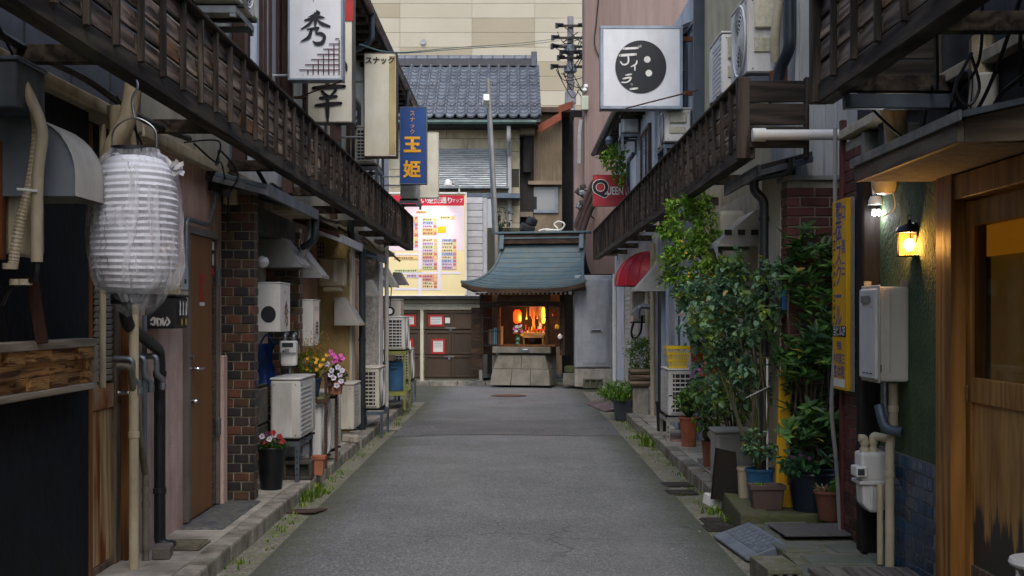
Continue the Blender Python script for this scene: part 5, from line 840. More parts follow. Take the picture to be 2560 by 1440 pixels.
# upper outdoor units
ac('big outdoor unit with valve covers at the near end of the right balcony', 1, 1.75, 9.6, 3.3, .7, .28, .62, WHITEP, near='valve'); ac('second outdoor unit behind the big one on the right balcony', 1, 1.76, 10.85, 3.36, .66, .26, .55, WHITEP, near='valve', fan=False); ac('outdoor unit under the square disc sign', 1, wx(1662, 14.9), 14.9, 3.5, .7, .3, .42, WHITEP, near='valve'); ac('outdoor unit high on the far part of the right row', 1, wx(1560, 20), 20.2, wz(328, 20), .7, .25, .45, WHITEP)
stand('dark bracket frame under the big outdoor unit', 1.77, 2.08, 9.62, 10.3, 3.2, 3.298, BLUEST, holes=False); stand('dark bracket frame under the second outdoor unit', 1.77, 2.08, 10.87, 11.5, 3.2, 3.358, BLUEST, holes=False); stand('steel bracket frame under the unit by the disc sign', 1.75, 2.08, 14.95, 15.6, 3.2, 3.498, BLUEST, holes=False); stand('white bracket frame of the far upper unit', 1.7, 2.0, 20.25, 20.85, 4.1, wz(328, 20)-.002, STEEL, holes=False)
tag(G().box(1.95, 2.12, 9.5, 9.58, 3.22, 3.4).box(1.9, 2.0, 9.49, 9.55, 3.22, 3.32).obj('pipe_fitting', RUST, None, .02), 'rusty valve fittings at the foot of the big outdoor unit', 'fitting')
hose('wrapped refrigerant line bending down to the big outdoor unit', [(2.05, 9.45, 4.6), (2.02, 9.45, 4.2), (1.96, 9.42, 3.85), (1.93, 9.45, 3.6), (1.94, 9.5, 3.38)], .035, grp='hoses on the right row'); pipe('thick dark downpipe over the right balcony end', [(wx(1983, 9.1), 9.2, 5.8), (wx(1983, 9.1), 9.2, 3.42), (wx(1965, 9.1), 9.3, 3.3), (wx(1960, 9.1), 9.32, 3.2)], .045, NAVYP, .1, grp='pipes on the right walls')
t = pipe('white horizontal drain pipe sticking out over the brick wall', [(2.36, 8.68, wz(337, 8.68)), (wx(1893, 8.68), 8.68, wz(337, 8.68))], .036, WHITE, .04, grp='pipes on the right walls'); G().lathe([(.03, 0), (.046, .002), (.046, .09), (.03, .09)], (wx(1880, 8.68), 8.68, wz(337, 8.68)), 16, 'X').obj('cap', WHITE, t, 0, True)
pipe('dark rain pipe with double elbow at the brick corner', [(wx(1975, 9.0), 9.0, 2.6), (wx(1975, 9.0), 9.0, 2.52), (wx(1885, 9.3), 9.3, 2.5), (wx(1885, 9.3), 9.3, 2.4), (wx(1910, 9.3), 9.3, 2.34), (wx(1910, 9.3), 9.3, .2)], .034, NAVYP, .06, [(wx(1910, 9.3), 9.3, 2.2), (wx(1910, 9.3), 9.3, 1.7)], grp='pipes on the right walls')
pent('small grey pent roof between balcony end and brick wall', 9.0, 10.4, 2.1, 1.72, 2.52, .1, ROOFT, BLUEST, s=1)
# ================================================================ RIGHT, NEAR BAR
# entrance canopy
t = thing('door_canopy', 'wooden canopy with metal edge over the right bar door', 'canopy', (1.95, 5.8, 2.15)); CW = wood('canopy_wood', '4a4038', '7d7263', '6b4a30', 'Y', 6, .7, .4, .05, (.55, .7)); CWX = wood('canopy_wood_end', '4a4038', '7d7263', '6b4a30', 'X', 6, .7, .4, .05, (.55, .7))
G().prism([(1.75, 2.275), (1.75, 2.3), (2.2, 2.4), (2.2, 2.375)], 'Y', 5.02, 6.62).obj('roof_sheet', BLUEST, t); bx('fascia', CW, t, 1.755, 1.785, 5.07, 6.6, 2.185, 2.272, .003); G().prism([(1.786, 2.185), (1.786, 2.28), (2.2, 2.372), (2.2, 2.2)], 'Y', 5.07, 5.1).obj('end_board', CWX, t); bx('drip_edge', STEEL, t, 1.74, 1.754, 5.01, 6.63, 2.262, 2.305, .002); bx('soffit', mat('soffit_rough', '6b5f50', '52483c', s=30, r=.95, bump=.6, bs=60, dirt=.4), t, 1.786, 2.2, 5.1, 6.58, 2.187, 2.2)
# timber glazed door
t = thing('timber_door', 'orange timber door with tall glass pane at the right edge', 'door', (2.22, 5.9, .12)); OD = wood('right_door_wood', '744c22', 'b07d3e', '4f321a', 'Z', 6, .5, .25, .05, (.6, .75)); OD2 = wood('right_door_panel', '8a5e2a', 'b58744', None, 'Z', 6, .5, .25, .03)
bx('jamb', OD, t, 2.13, 2.3, 6.24, 6.468, .12, 2.2, .004); bx('jamb', OD, t, 2.13, 2.3, 5.0, 5.14, .12, 2.2, .004); bx('head', OD, t, 2.14, 2.3, 5.141, 6.239, 2.06, 2.18, .004); bx('sill', BLUEST, t, 2.14, 2.3, 5.141, 6.239, .1, .135, .003)
bx('stile', OD, t, 2.2, 2.24, 6.17, 6.238, .14, 2.055, .004); bx('stile', OD, t, 2.2, 2.24, 5.36, 5.46, .14, 2.055, .004); bx('rail', OD2, t, 2.202, 2.24, 5.461, 6.169, 1.08, 1.2, .004); bx('rail', OD2, t, 2.202, 2.24, 5.461, 6.169, 1.93, 2.05, .004); bx('glow_backing', mat('room_glow', '8a8264', '5f583f', s=2.5, r=.9, dirt=0, emit='7a5a20', es=.17), t, 2.31, 2.33, 5.3, 6.2, .2, 2.05); bx('glass', clearm('bar_glass', (.8, .78, .65), .3, .03), t, 2.22, 2.226, 5.462, 6.168, 1.2005, 1.9295)  # panel behind the glass glows faintly, standing in for light inside the bar
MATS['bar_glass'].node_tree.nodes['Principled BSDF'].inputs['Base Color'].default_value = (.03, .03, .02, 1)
# lower panel with a water-stained foot
mm, tt, p = mk('stained_panel'); co = coords(tt, (1, 1, .14), False); n_ = noise(tt, co, 14, 4, .6); tc = tt.nodes.new('ShaderNodeTexCoord'); sx = tt.nodes.new('ShaderNodeSeparateXYZ'); tt.links.new(tc.outputs['Object'], sx.inputs[0]); ad = tt.nodes.new('ShaderNodeMath'); ad.operation = 'MULTIPLY_ADD'; ad.inputs[1].default_value = .7; tt.links.new(n_, ad.inputs[0]); tt.links.new(sx.outputs[2], ad.inputs[2])
col = mixc(tt, fval(tt, ad.outputs[0], .74, .82), hx('3b352e'), ramp(tt, n_, hx('8a5e2a'), hx('b88c4c'), .35, .65)); tt.links.new(col, p.inputs['Base Color']); p.inputs['Roughness'].default_value = .6; bumpn(tt, p, n_, .2, .004)
bx('panel', mm, t, 2.216, 2.24, 5.461, 6.169, .3, 1.0795); bx('kick_rail', DG, t, 2.202, 2.24, 5.461, 6.169, .14, .2995, .003); bx('lock_plate', CHROME, t, 2.194, 2.1995, 6.19, 6.22, 1.08, 1.16, .002); bx('hinge', IRON, t, 2.19, 2.1995, 5.4, 5.43, 1.0, 1.16, .002); bx('inner_curtain', mat('amber_cloth_glow', '8a6420', '6f4e18', s=3, r=.9, dirt=0, emit='c07818', es=.32), t, 2.26, 2.265, 5.47, 6.12, 1.78, 1.93)  # curtain emits amber itself, interior light put into its material
# timber decking
t = thing('deck', 'grey weathered timber deck boards at the right door', 'deck', (1.95, 6.3, 0)); DW = wood('deck_wood', '4e4a45', '77726b', None, 'Y', 7, .85, .5, .15)
for k in range(6): bx('plank', DW, t, 1.6+k*.094, 1.688+k*.094, 5.2, 6.98, .092, .128, .004)
# stool top at bottom right
t = thing('stool', 'white-topped stool with ribbed chrome edge in the bottom right corner', 'stool', (1.93, 4.75, .13)); sx_, sy_ = 2.02, 4.82; G().lathe([(.13, 0), (.145, .006), (.15, .016), (.145, .03), (0, .034)], (sx_, sy_, .55), 32).obj('seat', WHITE, t, 0, True); G().lathe([(.12+.004*(k % 2), -.05+.05*k/14) for k in range(15)], (sx_, sy_, .548), 32).obj('ribbed_band', CHROME, t)
for a in range(4): q = a*math.pi/2+.78; tb('leg', CHROME, t, [(sx_+math.cos(q)*.1, sy_+math.sin(q)*.1, .5), (sx_+math.cos(q)*.13, sy_+math.sin(q)*.13, .13)], .011)
# water heater
t = thing('water_heater', 'cream gas water heater mounted on the green wall', 'water heater', (2.05, 7.1, 1.137)); bx('case', GREYW, t, 1.99, 2.149, 6.96, 7.3, 1.137, 1.655, .016); bx('front_cover', WHITEP, t, 1.966, 1.9895, 6.965, 7.295, 1.145, 1.648, .01); bx('flange', GREYW, t, 1.982, 1.992, 6.952, 7.306, 1.13, 1.665, .004); bx('exhaust', DARKP, t, 1.958, 1.9655, 7.08, 7.2, 1.575, 1.6, .003); bx('exhaust_rim', STEEL, t, 1.955, 1.9575, 7.06, 7.22, 1.568, 1.607); bx('red_mark', REDP, t, 1.9645, 1.9655, 7.04, 7.06, 1.54, 1.548); bx('side_rib', GREYW, t, 2.04, 2.046, 6.953, 6.9595, 1.19, 1.62)
for k in range(3): bx('vent_slot', DARKP, t, 1.9645, 1.9655, 7.03+k*.07, 7.075+k*.07, 1.175, 1.182)
bx('vent_slot', DARKP, t, 1.9935, 1.999, 6.9585, 6.9596, 1.19, 1.23)
for y_, x_ in ((6.98, 2.13), (7.2, 1.99)): bx('mount_tab', STEEL, t, x_-.02, x_+.02, y_, y_+.01, 1.6555, 1.69)
# pipes below heater
pipe('cream gas pipe standing below the water heater', [(2.11, 7.12, 1.12), (2.11, 7.12, .86), (2.09, 7.12, .78), (2.09, 7.12, .1)], .026, CREAMP, .05, [(2.09, 7.12, .62), (2.11, 7.12, .98)], grp='pipes on the right walls'); pipe('second thin cream pipe left of the gas pipe', [(2.06, 7.2, .55), (2.06, 7.2, .1)], .018, CREAMP, grp='pipes on the right walls'); pipe('steel elbow pipe under the water heater', [(2.07, 7.15, 1.13), (2.07, 7.15, .95), (2.14, 7.15, .88)], .02, STEEL, .04, grp='pipes on the right walls'); pipe('grey corrugated flue elbow beside the gas pipe', [(2.03, 7.12, 1.0), (2.05, 7.08, .87), (2.13, 7.02, .86)], .028, BLUEST, .06, grp='pipes on the right walls')
# gas meter near
t = thing('gas_meter', 'white gas meter low on the right wall below the water heater', 'gas meter', (2.0, 7.42, .36)); Ym = 7.3
bx('body', WHITE, t, wx(2153, Ym), wx(2226, Ym), Ym, Ym+.16, wz(1205, Ym), wz(1132, Ym), .02); bx('flange', WHITE, t, wx(2148, Ym), wx(2230, Ym), Ym-.012, Ym+.17, wz(1212, Ym), wz(1203, Ym), .004); bx('dial_box', WHITE, t, wx(2138, Ym), wx(2166, Ym), Ym-.03, Ym+.1, wz(1192, Ym), wz(1166, Ym), .006); bx('dial_window', mat('dial_dark', ''), t, wx(2141, Ym), wx(2158, Ym), Ym-.032, Ym-.0305, wz(1187, Ym), wz(1171, Ym))
G().prism([(wx(2155, Ym), wz(1213, Ym)), (wx(2228, Ym), wz(1213, Ym)), (wx(2224, Ym), wz(1265, Ym)), (wx(2206, Ym), wz(1281, Ym)), (wx(2178, Ym), wz(1283, Ym)), (wx(2158, Ym), wz(1262, Ym))], 'Y', Ym+.005, Ym+.15).obj('bowl', WHITE, t, .016); bx('rib', WHITE, t, wx(2176, Ym), wx(2183, Ym), Ym-.01, Ym+.004, wz(1275, Ym), wz(1214, Ym), .004); bx('rib', WHITE, t, wx(2204, Ym), wx(2211, Ym), Ym-.01, Ym+.004, wz(1275, Ym), wz(1214, Ym), .004)
for a in (2170, 2192): G().lathe([(.016, 0), (.03, .0), (.03, .02), (.022, .022), (.022, .04), (.028, .042), (.028, .06)], (wx(a, Ym), Ym+.07, wz(1132, Ym)), 14).obj('connector', CREAMP, t, 0, True)
G().tube(elbow([(wx(2170, Ym), Ym+.07, wz(1108, Ym)), (wx(2170, Ym), Ym+.07, wz(1098, Ym)), (wx(2155, Ym), Ym+.07, wz(1098, Ym))], .02), .022, 10).obj('gas_pipe', CREAMP, t, 0, True); G().tube(elbow([(wx(2192, Ym), Ym+.07, wz(1108, Ym)), (wx(2192, Ym), Ym+.07, wz(1092, Ym)), (wx(2235, Ym), Ym-.02, wz(1100, Ym)), (2.09, 7.15, .55)], .05), .024, 10).obj('gas_pipe', CREAMP, t, 0, True)
# lantern wall lamp (lit)
t = thing('wall_lantern', 'lit amber glass wall lantern on the green wall', 'lamp', (2.06, 6.85, 1.78)); lx, ly, lz = wx(2273, 6.85), 6.85, wz(637, 6.85); s6 = .062
BRZ = mat('bronze', '2a2220', '3a302c', r=.45, m=.6, dirt=.2); hex_ = [(math.cos(k*math.pi/3+.3)*s6, math.sin(k*math.pi/3+.3)*s6) for k in range(6)]
AMB = None; mm, tt, p = mk('amber_glass'); p.inputs['Base Color'].default_value = (.9, .55, .12, 1); p.inputs['Roughness'].default_value = .15; p.inputs['Emission Color'].default_value = (1, .5, .08, 1); p.inputs['Emission Strength'].default_value = .35; tr = tt.nodes.new('ShaderNodeBsdfTransparent'); tr.inputs[0].default_value = (1, .78, .4, 1); mx = tt.nodes.new('ShaderNodeMixShader'); mx.inputs[0].default_value = .25; tt.links.new(tr.outputs[0], mx.inputs[1]); tt.links.new(p.outputs[0], mx.inputs[2]); tt.links.new(mx.outputs[0], tt.nodes['Material Output'].inputs[0])
for k in range(6):
    a, b = hex_[k], hex_[(k+1) % 6]; G().quad((lx+a[0], ly+a[1], lz), (lx+b[0], ly+b[1], lz), (lx+b[0]*1.04, ly+b[1]*1.04, lz+.115), (lx+a[0]*1.04, ly+a[1]*1.04, lz+.115)).obj('glass_pane', mm, t, fixn=False); tb('frame_bar', BRZ, t, [(lx+a[0]*1.03, ly+a[1]*1.03, lz-.005), (lx+a[0]*1.06, ly+a[1]*1.06, lz+.118)], .003, 5)
G().lathe([(.07, 0), (.072, .008), (.06, .03), (.03, .045), (.012, .052), (.008, .07)], (lx, ly, lz+.117), 18).obj('cap', BRZ, t, 0, True); G().lathe([(.066, 0), (.068, .006), (.02, .008)], (lx, ly, lz-.01), 18).obj('base_ring', BRZ, t, 0, True); tb('ring', BRZ, t, [(lx+.012*math.cos(a*.6), ly, lz+.2+.014*math.sin(a*.6)) for a in range(11)], .003, 5); tb('arm', BRZ, t, curve([(lx+.03, ly, lz+.14), (lx+.07, ly, lz+.16), (2.13, ly, lz+.13)], 5), .012); G().lathe([(.055, 0), (.055, -.012), (.02, -.02)], (2.149, ly, lz+.12), 18, 'X').obj('wall_plate', BRZ, t, 0, True)
BULB = mat('bulb', 'ffffff', dirt=0, emit='ffd08a', es=22); G().lathe([(.01, 0), (.024, .02), (.028, .04), (.018, .062), (0, .07)], (lx, ly, lz+.02), 14).obj('bulb', BULB, t, 0, True)
pl_ = bpy.data.lights.new('lantern_light', 'POINT'); pl_.energy = 15; pl_.color = (1, .62, .27); pl_.shadow_soft_size = .05; po = bpy.data.objects.new('lantern_light', pl_); C.objects.link(po); po.parent = t; po.location = Vector((lx-.0, ly-.0, lz+.055))-ORG[t]
# security light
t = thing('security_light', 'white sensor light with two bright LEDs on the brick corner', 'lamp', (2.03, 7.6, 2.1)); qx, qz = wx(2183, 7.55), wz(512, 7.55); G().lathe([(.0, .05), (.03, .045), (.042, .02), (.044, -.005), (.0, -.006)], (qx, 7.5, qz), 18).obj('housing', WHITE, t, 0, True); bx('arm', WHITE, t, qx+.02, qx+.03, 7.49, 7.53, qz+.02, qz+.1, .003); tb('conduit', WHITE, t, [(qx-.01, 7.5, qz+.05), (qx-.01, 7.52, qz+.14)], .01); LED = mat('led', 'ffffff', dirt=0, emit='f4f6ff', es=40)
for a in (-.016, .014): G().lathe([(0, -.012), (.012, -.006), (.012, .006), (0, .012)], (qx+a, 7.47, qz-.06), 10).obj('led', LED, t, 0, True); bx('led_head', WHITE, t, qx+a-.01, qx+a+.01, 7.47, 7.5, qz-.048, qz-.03, .003)
pl_ = bpy.data.lights.new('sensor_light', 'POINT'); pl_.energy = .6; pl_.color = (.95, .97, 1); pl_.shadow_soft_size = .02; po = bpy.data.objects.new('sensor_light', pl_); C.objects.link(po); po.parent = t; po.location = Vector((qx, 7.44, qz-.075))-ORG[t]
t = thing('old_lamp_cover', 'yellowed cream lamp cover with cord under the canopy', 'lamp', (2.1, 7.2, 2.2)); G().lathe([(.0, -.06), (.05, -.05), (.075, -.01), (.075, .05), (.05, .06)], (wx(2212, 7.25), 7.25, wz(462, 7.25)), 16).obj('cover', CREAMP, t, 0, True); tb('cord', CREAMP, t, curve([(wx(2232, 7.2), 7.2, wz(480, 7.2)), (wx(2236, 7.2), 7.2, wz(520, 7.2)), (wx(2205, 7.3), 7.3, wz(543, 7.3))], 6), .004, 6); bx('mount', CREAMP, t, 2.1, 2.149, 7.2, 7.3, 2.2, 2.3, .006)
# yellow sign on the corner
t = thing('yellow_sign', 'tall narrow yellow clinic sign with blue and black writing', 'sign', (2.06, 8.05, 1.0)); y0, y1, z0, z1 = 7.88, 8.22, wz(975, 8.0), wz(498, 8.0); YS = mat('sign_yellow', 'd8a516', 'c3920f', s=2, r=.45, dirt=.12); bx('panel', YS, t, 2.045, 2.075, y0, y1, z0, z1, .003); bx('back_frame', mat('alu', '9a9a92', '84847c', m=.3, r=.5, dirt=.2), t, 2.0755, 2.1, y0-.004, y1+.004, z0-.005, z1+.005, .003)
SB = mat('sign_violet', '4a4f8c', '41467d', dirt=.05); SBD = mat('sign_navy', '1a1c3a', dirt=.05); fx = 2.0435; UY = (0, -1, 0)
bx('dark_band', mat('band_black', '17181c', dirt=.05), t, 2.0435, 2.0448, y0+.004, y1-.004, wz(842, 8), wz(815, 8)); text(t, '当ビル2F', WHITE, .075, (2.043, 8.05, wz(829, 8)), UY, ZU, .01)
for k, ch in enumerate('整体スクール'): text(t, ch, SB, .155, (fx, 8.06, wz((535, 585, 640, 690, 745, 793)[k], 8)), UY, ZU, .015)
for k, ch in enumerate('口楽三'): text(t, ch, SB, .1, (fx, 7.945, wz((535, 620, 675)[k], 8)), UY, ZU, .01)
text(t, 'TEL 263-0342', SBD, .075, (fx, 8.17, wz(695, 8)), (0, 0, -1), UY, .0, sx=1.5)
for k, ch in enumerate(('併設', '片町楽三', '整体院')): text(t, ch, SB, (.06, .072, .085)[k], (fx, 8.05, wz(866+33*k, 8)), UY, ZU, .014)
bx('blank_patch', WHITE, t, 2.0435, 2.0448, y0+.03, y1-.03, wz(968, 8), wz(948, 8))
# things under the near right balcony
t = thing('meter_box', 'beige meter box above the canopy end', 'meter', (2.1, 7.0, 2.3)); bx('body', mat('box_beige', '8f887a', '787164', s=3, dirt=.3), t, 2.02, 2.2, 6.75, 7.0, 2.32, 2.52, .015); bx('front', BLUEST, t, 2.012, 2.0195, 6.78, 6.97, 2.33, 2.51, .004)
hose('pair of wrapped ducts sagging below the near right balcony', [(1.88, 6.5, 2.62), (1.98, 6.7, 2.5), (2.05, 6.9, 2.4), (2.08, 7.0, 2.3)], .045, grp='hoses on the right row'); hose('wrapped duct behind the sagging pair', [(1.95, 6.5, 2.62), (2.03, 6.75, 2.46), (2.1, 6.95, 2.32)], .045, grp='hoses on the right row'); hose('ribbed grey hose above the canopy', [(2.12, 5.8, 2.75), (2.1, 5.75, 2.62), (2.08, 5.7, 2.5)], .05, True, grp='hoses on the right row'); t = thing('duct', 'pale cylindrical duct standing on the canopy', 'duct', (2.1, 5.7, 2.38)); G().lathe([(.05, 0), (.055, .02), (.06, .2), (.05, .21)], (2.09, 5.68, 2.36), 16).obj('shell', GREYW, t, 0, True)
for i, pts in enumerate(([(1.9, 5.2, 2.9), (2.0, 5.5, 2.6), (1.95, 5.7, 2.45), (2.05, 5.9, 2.6), (2.1, 6.2, 2.45)], [(2.0, 5.0, 2.8), (2.02, 5.4, 2.5), (1.96, 5.5, 2.35), (2.0, 5.6, 2.55), (2.08, 5.9, 2.62)], [(1.85, 5.6, 2.75), (1.95, 5.9, 2.55), (2.02, 6.2, 2.6), (2.1, 6.6, 2.42)], [(2.05, 4.8, 2.75), (2.06, 5.1, 2.5), (2.02, 5.3, 2.42), (2.08, 5.6, 2.38)], [(1.7, 6.3, 2.58), (1.85, 6.35, 2.45), (1.98, 6.5, 2.4)], [(2.1, 4.9, 2.9), (2.05, 5.15, 2.7), (2.1, 5.3, 2.45)], [(1.95, 5.45, 2.62), (1.9, 5.5, 2.48), (1.95, 5.5, 2.4), (2.0, 5.5, 2.48), (1.95, 5.47, 2.62)])): cable(('long drooping', 'looped', 'slack', 'hanging', 'short', 'vertical', 'coiled')[i]+' black cable under the near right balcony', pts, .009 if i % 2 else .007)
tag(bx('steel_beam', BLUEST, None, 1.6, 2.14, 6.18, 6.24, 2.5, 2.57, .004), 'blue-grey steel arm under the near right balcony', 'beam')
# ================================================================ RIGHT, MIDDLE: HOODS, UNITS, POTS, PLANTS
t = hood('torn vinyl covered hood above the shrubs', 1, 2.12, 10.7, .75, 2.38, 2.08, .42, HOODL, .1); VIN = clearm('torn_vinyl', (.9, .92, .95), .6, .3)
rows_ = [[(1.70+.04*u-.03*math.sin(u*9), 10.66+.8*u, 2.11-.16*v*(.6+.4*math.sin(u*17+2))+.01*math.sin(u*30)) for u in [i/16 for i in range(17)]] for v in (0, .5, 1)]
G().sheet(rows_).obj('torn_vinyl', VIN, t, fixn=False)
for k in range(3): bx('patch', DARKP, t, 1.76+k*.11, 1.82+k*.11, 10.69, 10.6965, 2.17, 2.215)
bx('water_tank', GREYW, g3, 1.86, 2.1, 11.6, 12.0, 2.1, 2.45, .04)
hood('triangular grey hood above the blue-grey shop front', 1, 2.05, 16.8, .5, 2.3, 1.82, .45, HOODL, .05); hood('small hood below the red dome awning', 1, 2.0, 18.6, .4, 1.75, 1.5, .3, HOODM, .05); hood('grey hood half hidden by the bright green bush', 1, 2.1, 13.2, .5, 1.75, 1.5, .35, HOODL, .1)
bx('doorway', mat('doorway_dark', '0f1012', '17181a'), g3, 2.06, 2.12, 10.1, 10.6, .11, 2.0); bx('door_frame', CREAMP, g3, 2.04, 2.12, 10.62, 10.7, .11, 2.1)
for y0, y1, m_ in ((14.3, 14.7, WSID), (15.2, 15.6, mat('dark_glass2', '2a323a')), (15.9, 16.5, BLG), (17.2, 17.8, mat('dark_glass2', ''))): bx('door_panel', m_, g4, 2.0, 2.049, y0, y1, .11, 1.95, .004)
for y_ in (14.25, 14.75, 15.15, 15.65, 16.6, 17.1): bx('door_frame', mat('pale_blue_frame', 'a3b0bd', '8d9aa7', dirt=.2), g4, 1.97, 2.049, y_, y_+.04, .11, 2.05, .003)
for y_, z, m_ in ((13.7, 1.35, mat('notice_orange', 'c9682a', dirt=.1)), (13.85, 1.1, mat('notice_blue', '3f78b0', dirt=.1)), (13.6, 1.05, mat('notice_orange', ''))): bx('notice', m_, g3, 2.085, 2.0995, y_, y_+.22, z, z+.22)
tag(bx('blue_plate', mat('plate_blue', '2c6a9a', '245a84', r=.4, dirt=.1), None, wx(1955, 9.1), wx(1968, 9.1), 9.1, 9.12, wz(775, 9.1), wz(725, 9.1)), 'small blue address plate on the brick corner behind the shrubs', 'plate')
pipe('cream vertical pipe between the shop front and the log planter', [(1.93, 17.8, 2.5), (1.93, 17.8, .1)], .035, CREAMP, .05, [(1.93, 17.8, 1.7), (1.93, 17.8, 1.0)], grp='pipes on the right walls'); pipe('second thin cream pipe beside it with an elbow', [(1.95, 17.4, 2.2), (1.95, 17.4, 1.9), (1.9, 18.3, 1.85), (1.9, 18.3, .1)], .025, CREAMP, .1, grp='pipes on the right walls'); pipe('grey tap pipe sticking out left of the cream pipe', [(1.93, 18.0, 1.62), (1.75, 18.0, 1.62), (1.75, 18.0, 1.45)], .03, STEEL, .05, grp='pipes on the right walls'); pipe('tall white pipe with stickers beside the grey cabinet', [(1.96, 24.9, 2.3), (1.96, 24.9, .1)], .045, WHITE, .05, [(1.96, 24.9, 1.3)], grp='pipes on the right walls')
# louvred shutters of the last shop
LVW = mat('louver_cream', 'b8b3a4', '9e998a', s=3, dirt=.35); lm = G().box(-.012, .004, 0, 1.15, 0, .078).mesh('louver', bev=.004); lm.materials.append(LVW)
for j in range(2):
    for k in range(22): inst('louver', lm, g5, (1.985, 20.4+j*1.25, .2+k*.082), (0, R(6), 0))
for y_ in (20.3, 21.58, 22.85): bx('shutter_frame', LVW, g5, 1.96, 1.999, y_, y_+.07, .15, 2.05, .004)
# red dome awning
t = thing('dome_awning', 'red quarter-dome awning over the last right shop', 'awning', (1.75, 19.0, 1.94)); RA = mat('awning_red', 'b3202f', '931825', s=3, r=.5, dirt=.15); nb = 8; cy = 19.0
rows_ = []
for i in range(9):
    v = i/8*math.pi/2
    rows_.append([(2.0-.5*math.cos(v)*math.sin(u), cy-.42*math.cos(v)*math.cos(u), 1.94+.5*math.sin(v)) for u in [k/16*math.pi for k in range(17)]])
G().sheet(rows_).obj('canvas', RA, t, 0, True, fixn=False)
for k in range(0, 17, 2):
    u = k/16*math.pi; tb('rib', RA, t, [(2.0-.505*math.cos(v)*math.sin(u), cy-.425*math.cos(v)*math.cos(u), 1.94+.503*math.sin(v)) for v in [i/8*math.pi/2 for i in range(9)]], .008, 5)
tb('hem', RA, t, [(2.0-.5*math.sin(u), cy-.42*math.cos(u), 1.94) for u in [k/16*math.pi for k in range(17)]], .012, 5)
ac('box unit with hanging hose under the red dome awning', 1, 1.78, 19.2, 1.38, .4, .2, .5, GREYW, fan=False); cable('black hose looping under the red dome awning', [(1.8, 19.2, 1.4), (1.76, 19.2, 1.25), (1.8, 19.2, 1.15), (1.9, 19.2, 1.25), (1.92, 19.2, 1.5)], .018, grp='loose hoses')
t = thing('wall_lamp', 'small white bulb lamp below the right balcony', 'lamp', (1.75, 16.5, 2.45)); G().lathe([(0, -.05), (.04, -.02), (.04, .03), (.02, .06)], (wx(1606, 16.5), 16.5, wz(578, 16.5)), 14).obj('globe', WHITE, t, 0, True); tb('arm', CABLE, t, [(wx(1606, 16.5), 16.5, wz(578, 16.5)+.05), (1.9, 16.5, 2.66), (2.05, 16.5, 2.6)], .012)
t = thing('wall_lamp', 'bell-shaped lamp under the far upper eave of the right row', 'lamp', (1.6, 21, 4.4)); G().lathe([(0, -.09), (.05, -.07), (.06, -.02), (.07, .0), (.03, .06), (0, .07)], (wx(1523, 21), 21, wz(350, 21)), 14).obj('shade', BLUEST, t, 0, True); tb('arm', CABLE, t, curve([(wx(1523, 21), 21, wz(340, 21)), (wx(1530, 21), 21, wz(328, 21)), (wx(1542, 21), 21, wz(345, 21)), (2.0, 21, wz(350, 21))], 5), .01)
# outdoor unit with basket
ac('outdoor unit carrying the yellow basket', 1, 1.70, 14.1, .37, .7, .27, .54, WHITEP, near='slots', fan=False); stand('white slotted stand under the unit with the yellow basket', 1.68, 1.98, 14.1, 14.75, .1, .367, mat('stand_white', 'a9a69c', '8f8c82', dirt=.4))
t = thing('basket', 'bright yellow plastic basket on the outdoor unit', 'basket', (1.84, 14.3, .912)); YBK = mat('basket_yellow', 'e0c21a', 'cdae12', r=.45, dirt=.1); x_, y_, z_ = 1.82, 14.3, .912
def ring(z, a, b): return [(x_-a, y_-b, z), (x_+a, y_-b, z), (x_+a, y_+b, z), (x_-a, y_+b, z)]
G().box(x_-.1, x_+.1, y_-.12, y_+.12, z_, z_+.008).obj('base', YBK, t); 
for f, h in ((0, .01), (.33, .014), (.66, .014), (.93, .03)):
    a, b = .1+.035*f, .12+.035*f; zz = z_+.23*f; G().box(x_-a-.004, x_+a+.004, y_-b-.005, y_-b, zz, zz+h).box(x_-a-.004, x_+a+.004, y_+b, y_+b+.005, zz, zz+h).box(x_-a-.005, x_-a, y_-b, y_+b, zz, zz+h).box(x_+a, x_+a+.005, y_-b, y_+b, zz, zz+h).obj('band', YBK, t)
for k in range(12):
    u = -1+2*(k+.5)/12; G().add([(x_+u*.1-.006, y_-.121, z_), (x_+u*.1+.006, y_-.121, z_), (x_+u*.135+.006, y_-.156, z_+.23), (x_+u*.135-.006, y_-.156, z_+.23)], [(0, 1, 2, 3)]).add([(x_-.101, y_+u*.12-.006, z_), (x_-.101, y_+u*.12+.006, z_), (x_-.136, y_+u*.155+.006, z_+.23), (x_-.136, y_+u*.155-.006, z_+.23)], [(0, 1, 2, 3)]).obj('rib', YBK, t, fixn=False)
bx('white_sheet', WHITE, t, x_-.02, x_+.09, y_-.115, y_-.11, z_+.03, z_+.19)
t = thing('bucket', 'small red bucket behind the yellow basket', 'bucket', (1.98, 13.9, .9)); G().lathe([(.07, 0), (.09, .21), (.095, .22), (.085, .22), (.07, .03), (0, .03)], (wx(1745, 13.9), 13.9, wz(906, 13.9)), 18).obj('pail', REDP, t, 0, True); tb('handle', STEEL, t, curve([(wx(1745, 13.9)-.09, 13.9, wz(858, 13.9)), (wx(1745, 13.9), 13.8, wz(866, 13.9)), (wx(1745, 13.9)+.09, 13.9, wz(858, 13.9))], 5), .004, 5)
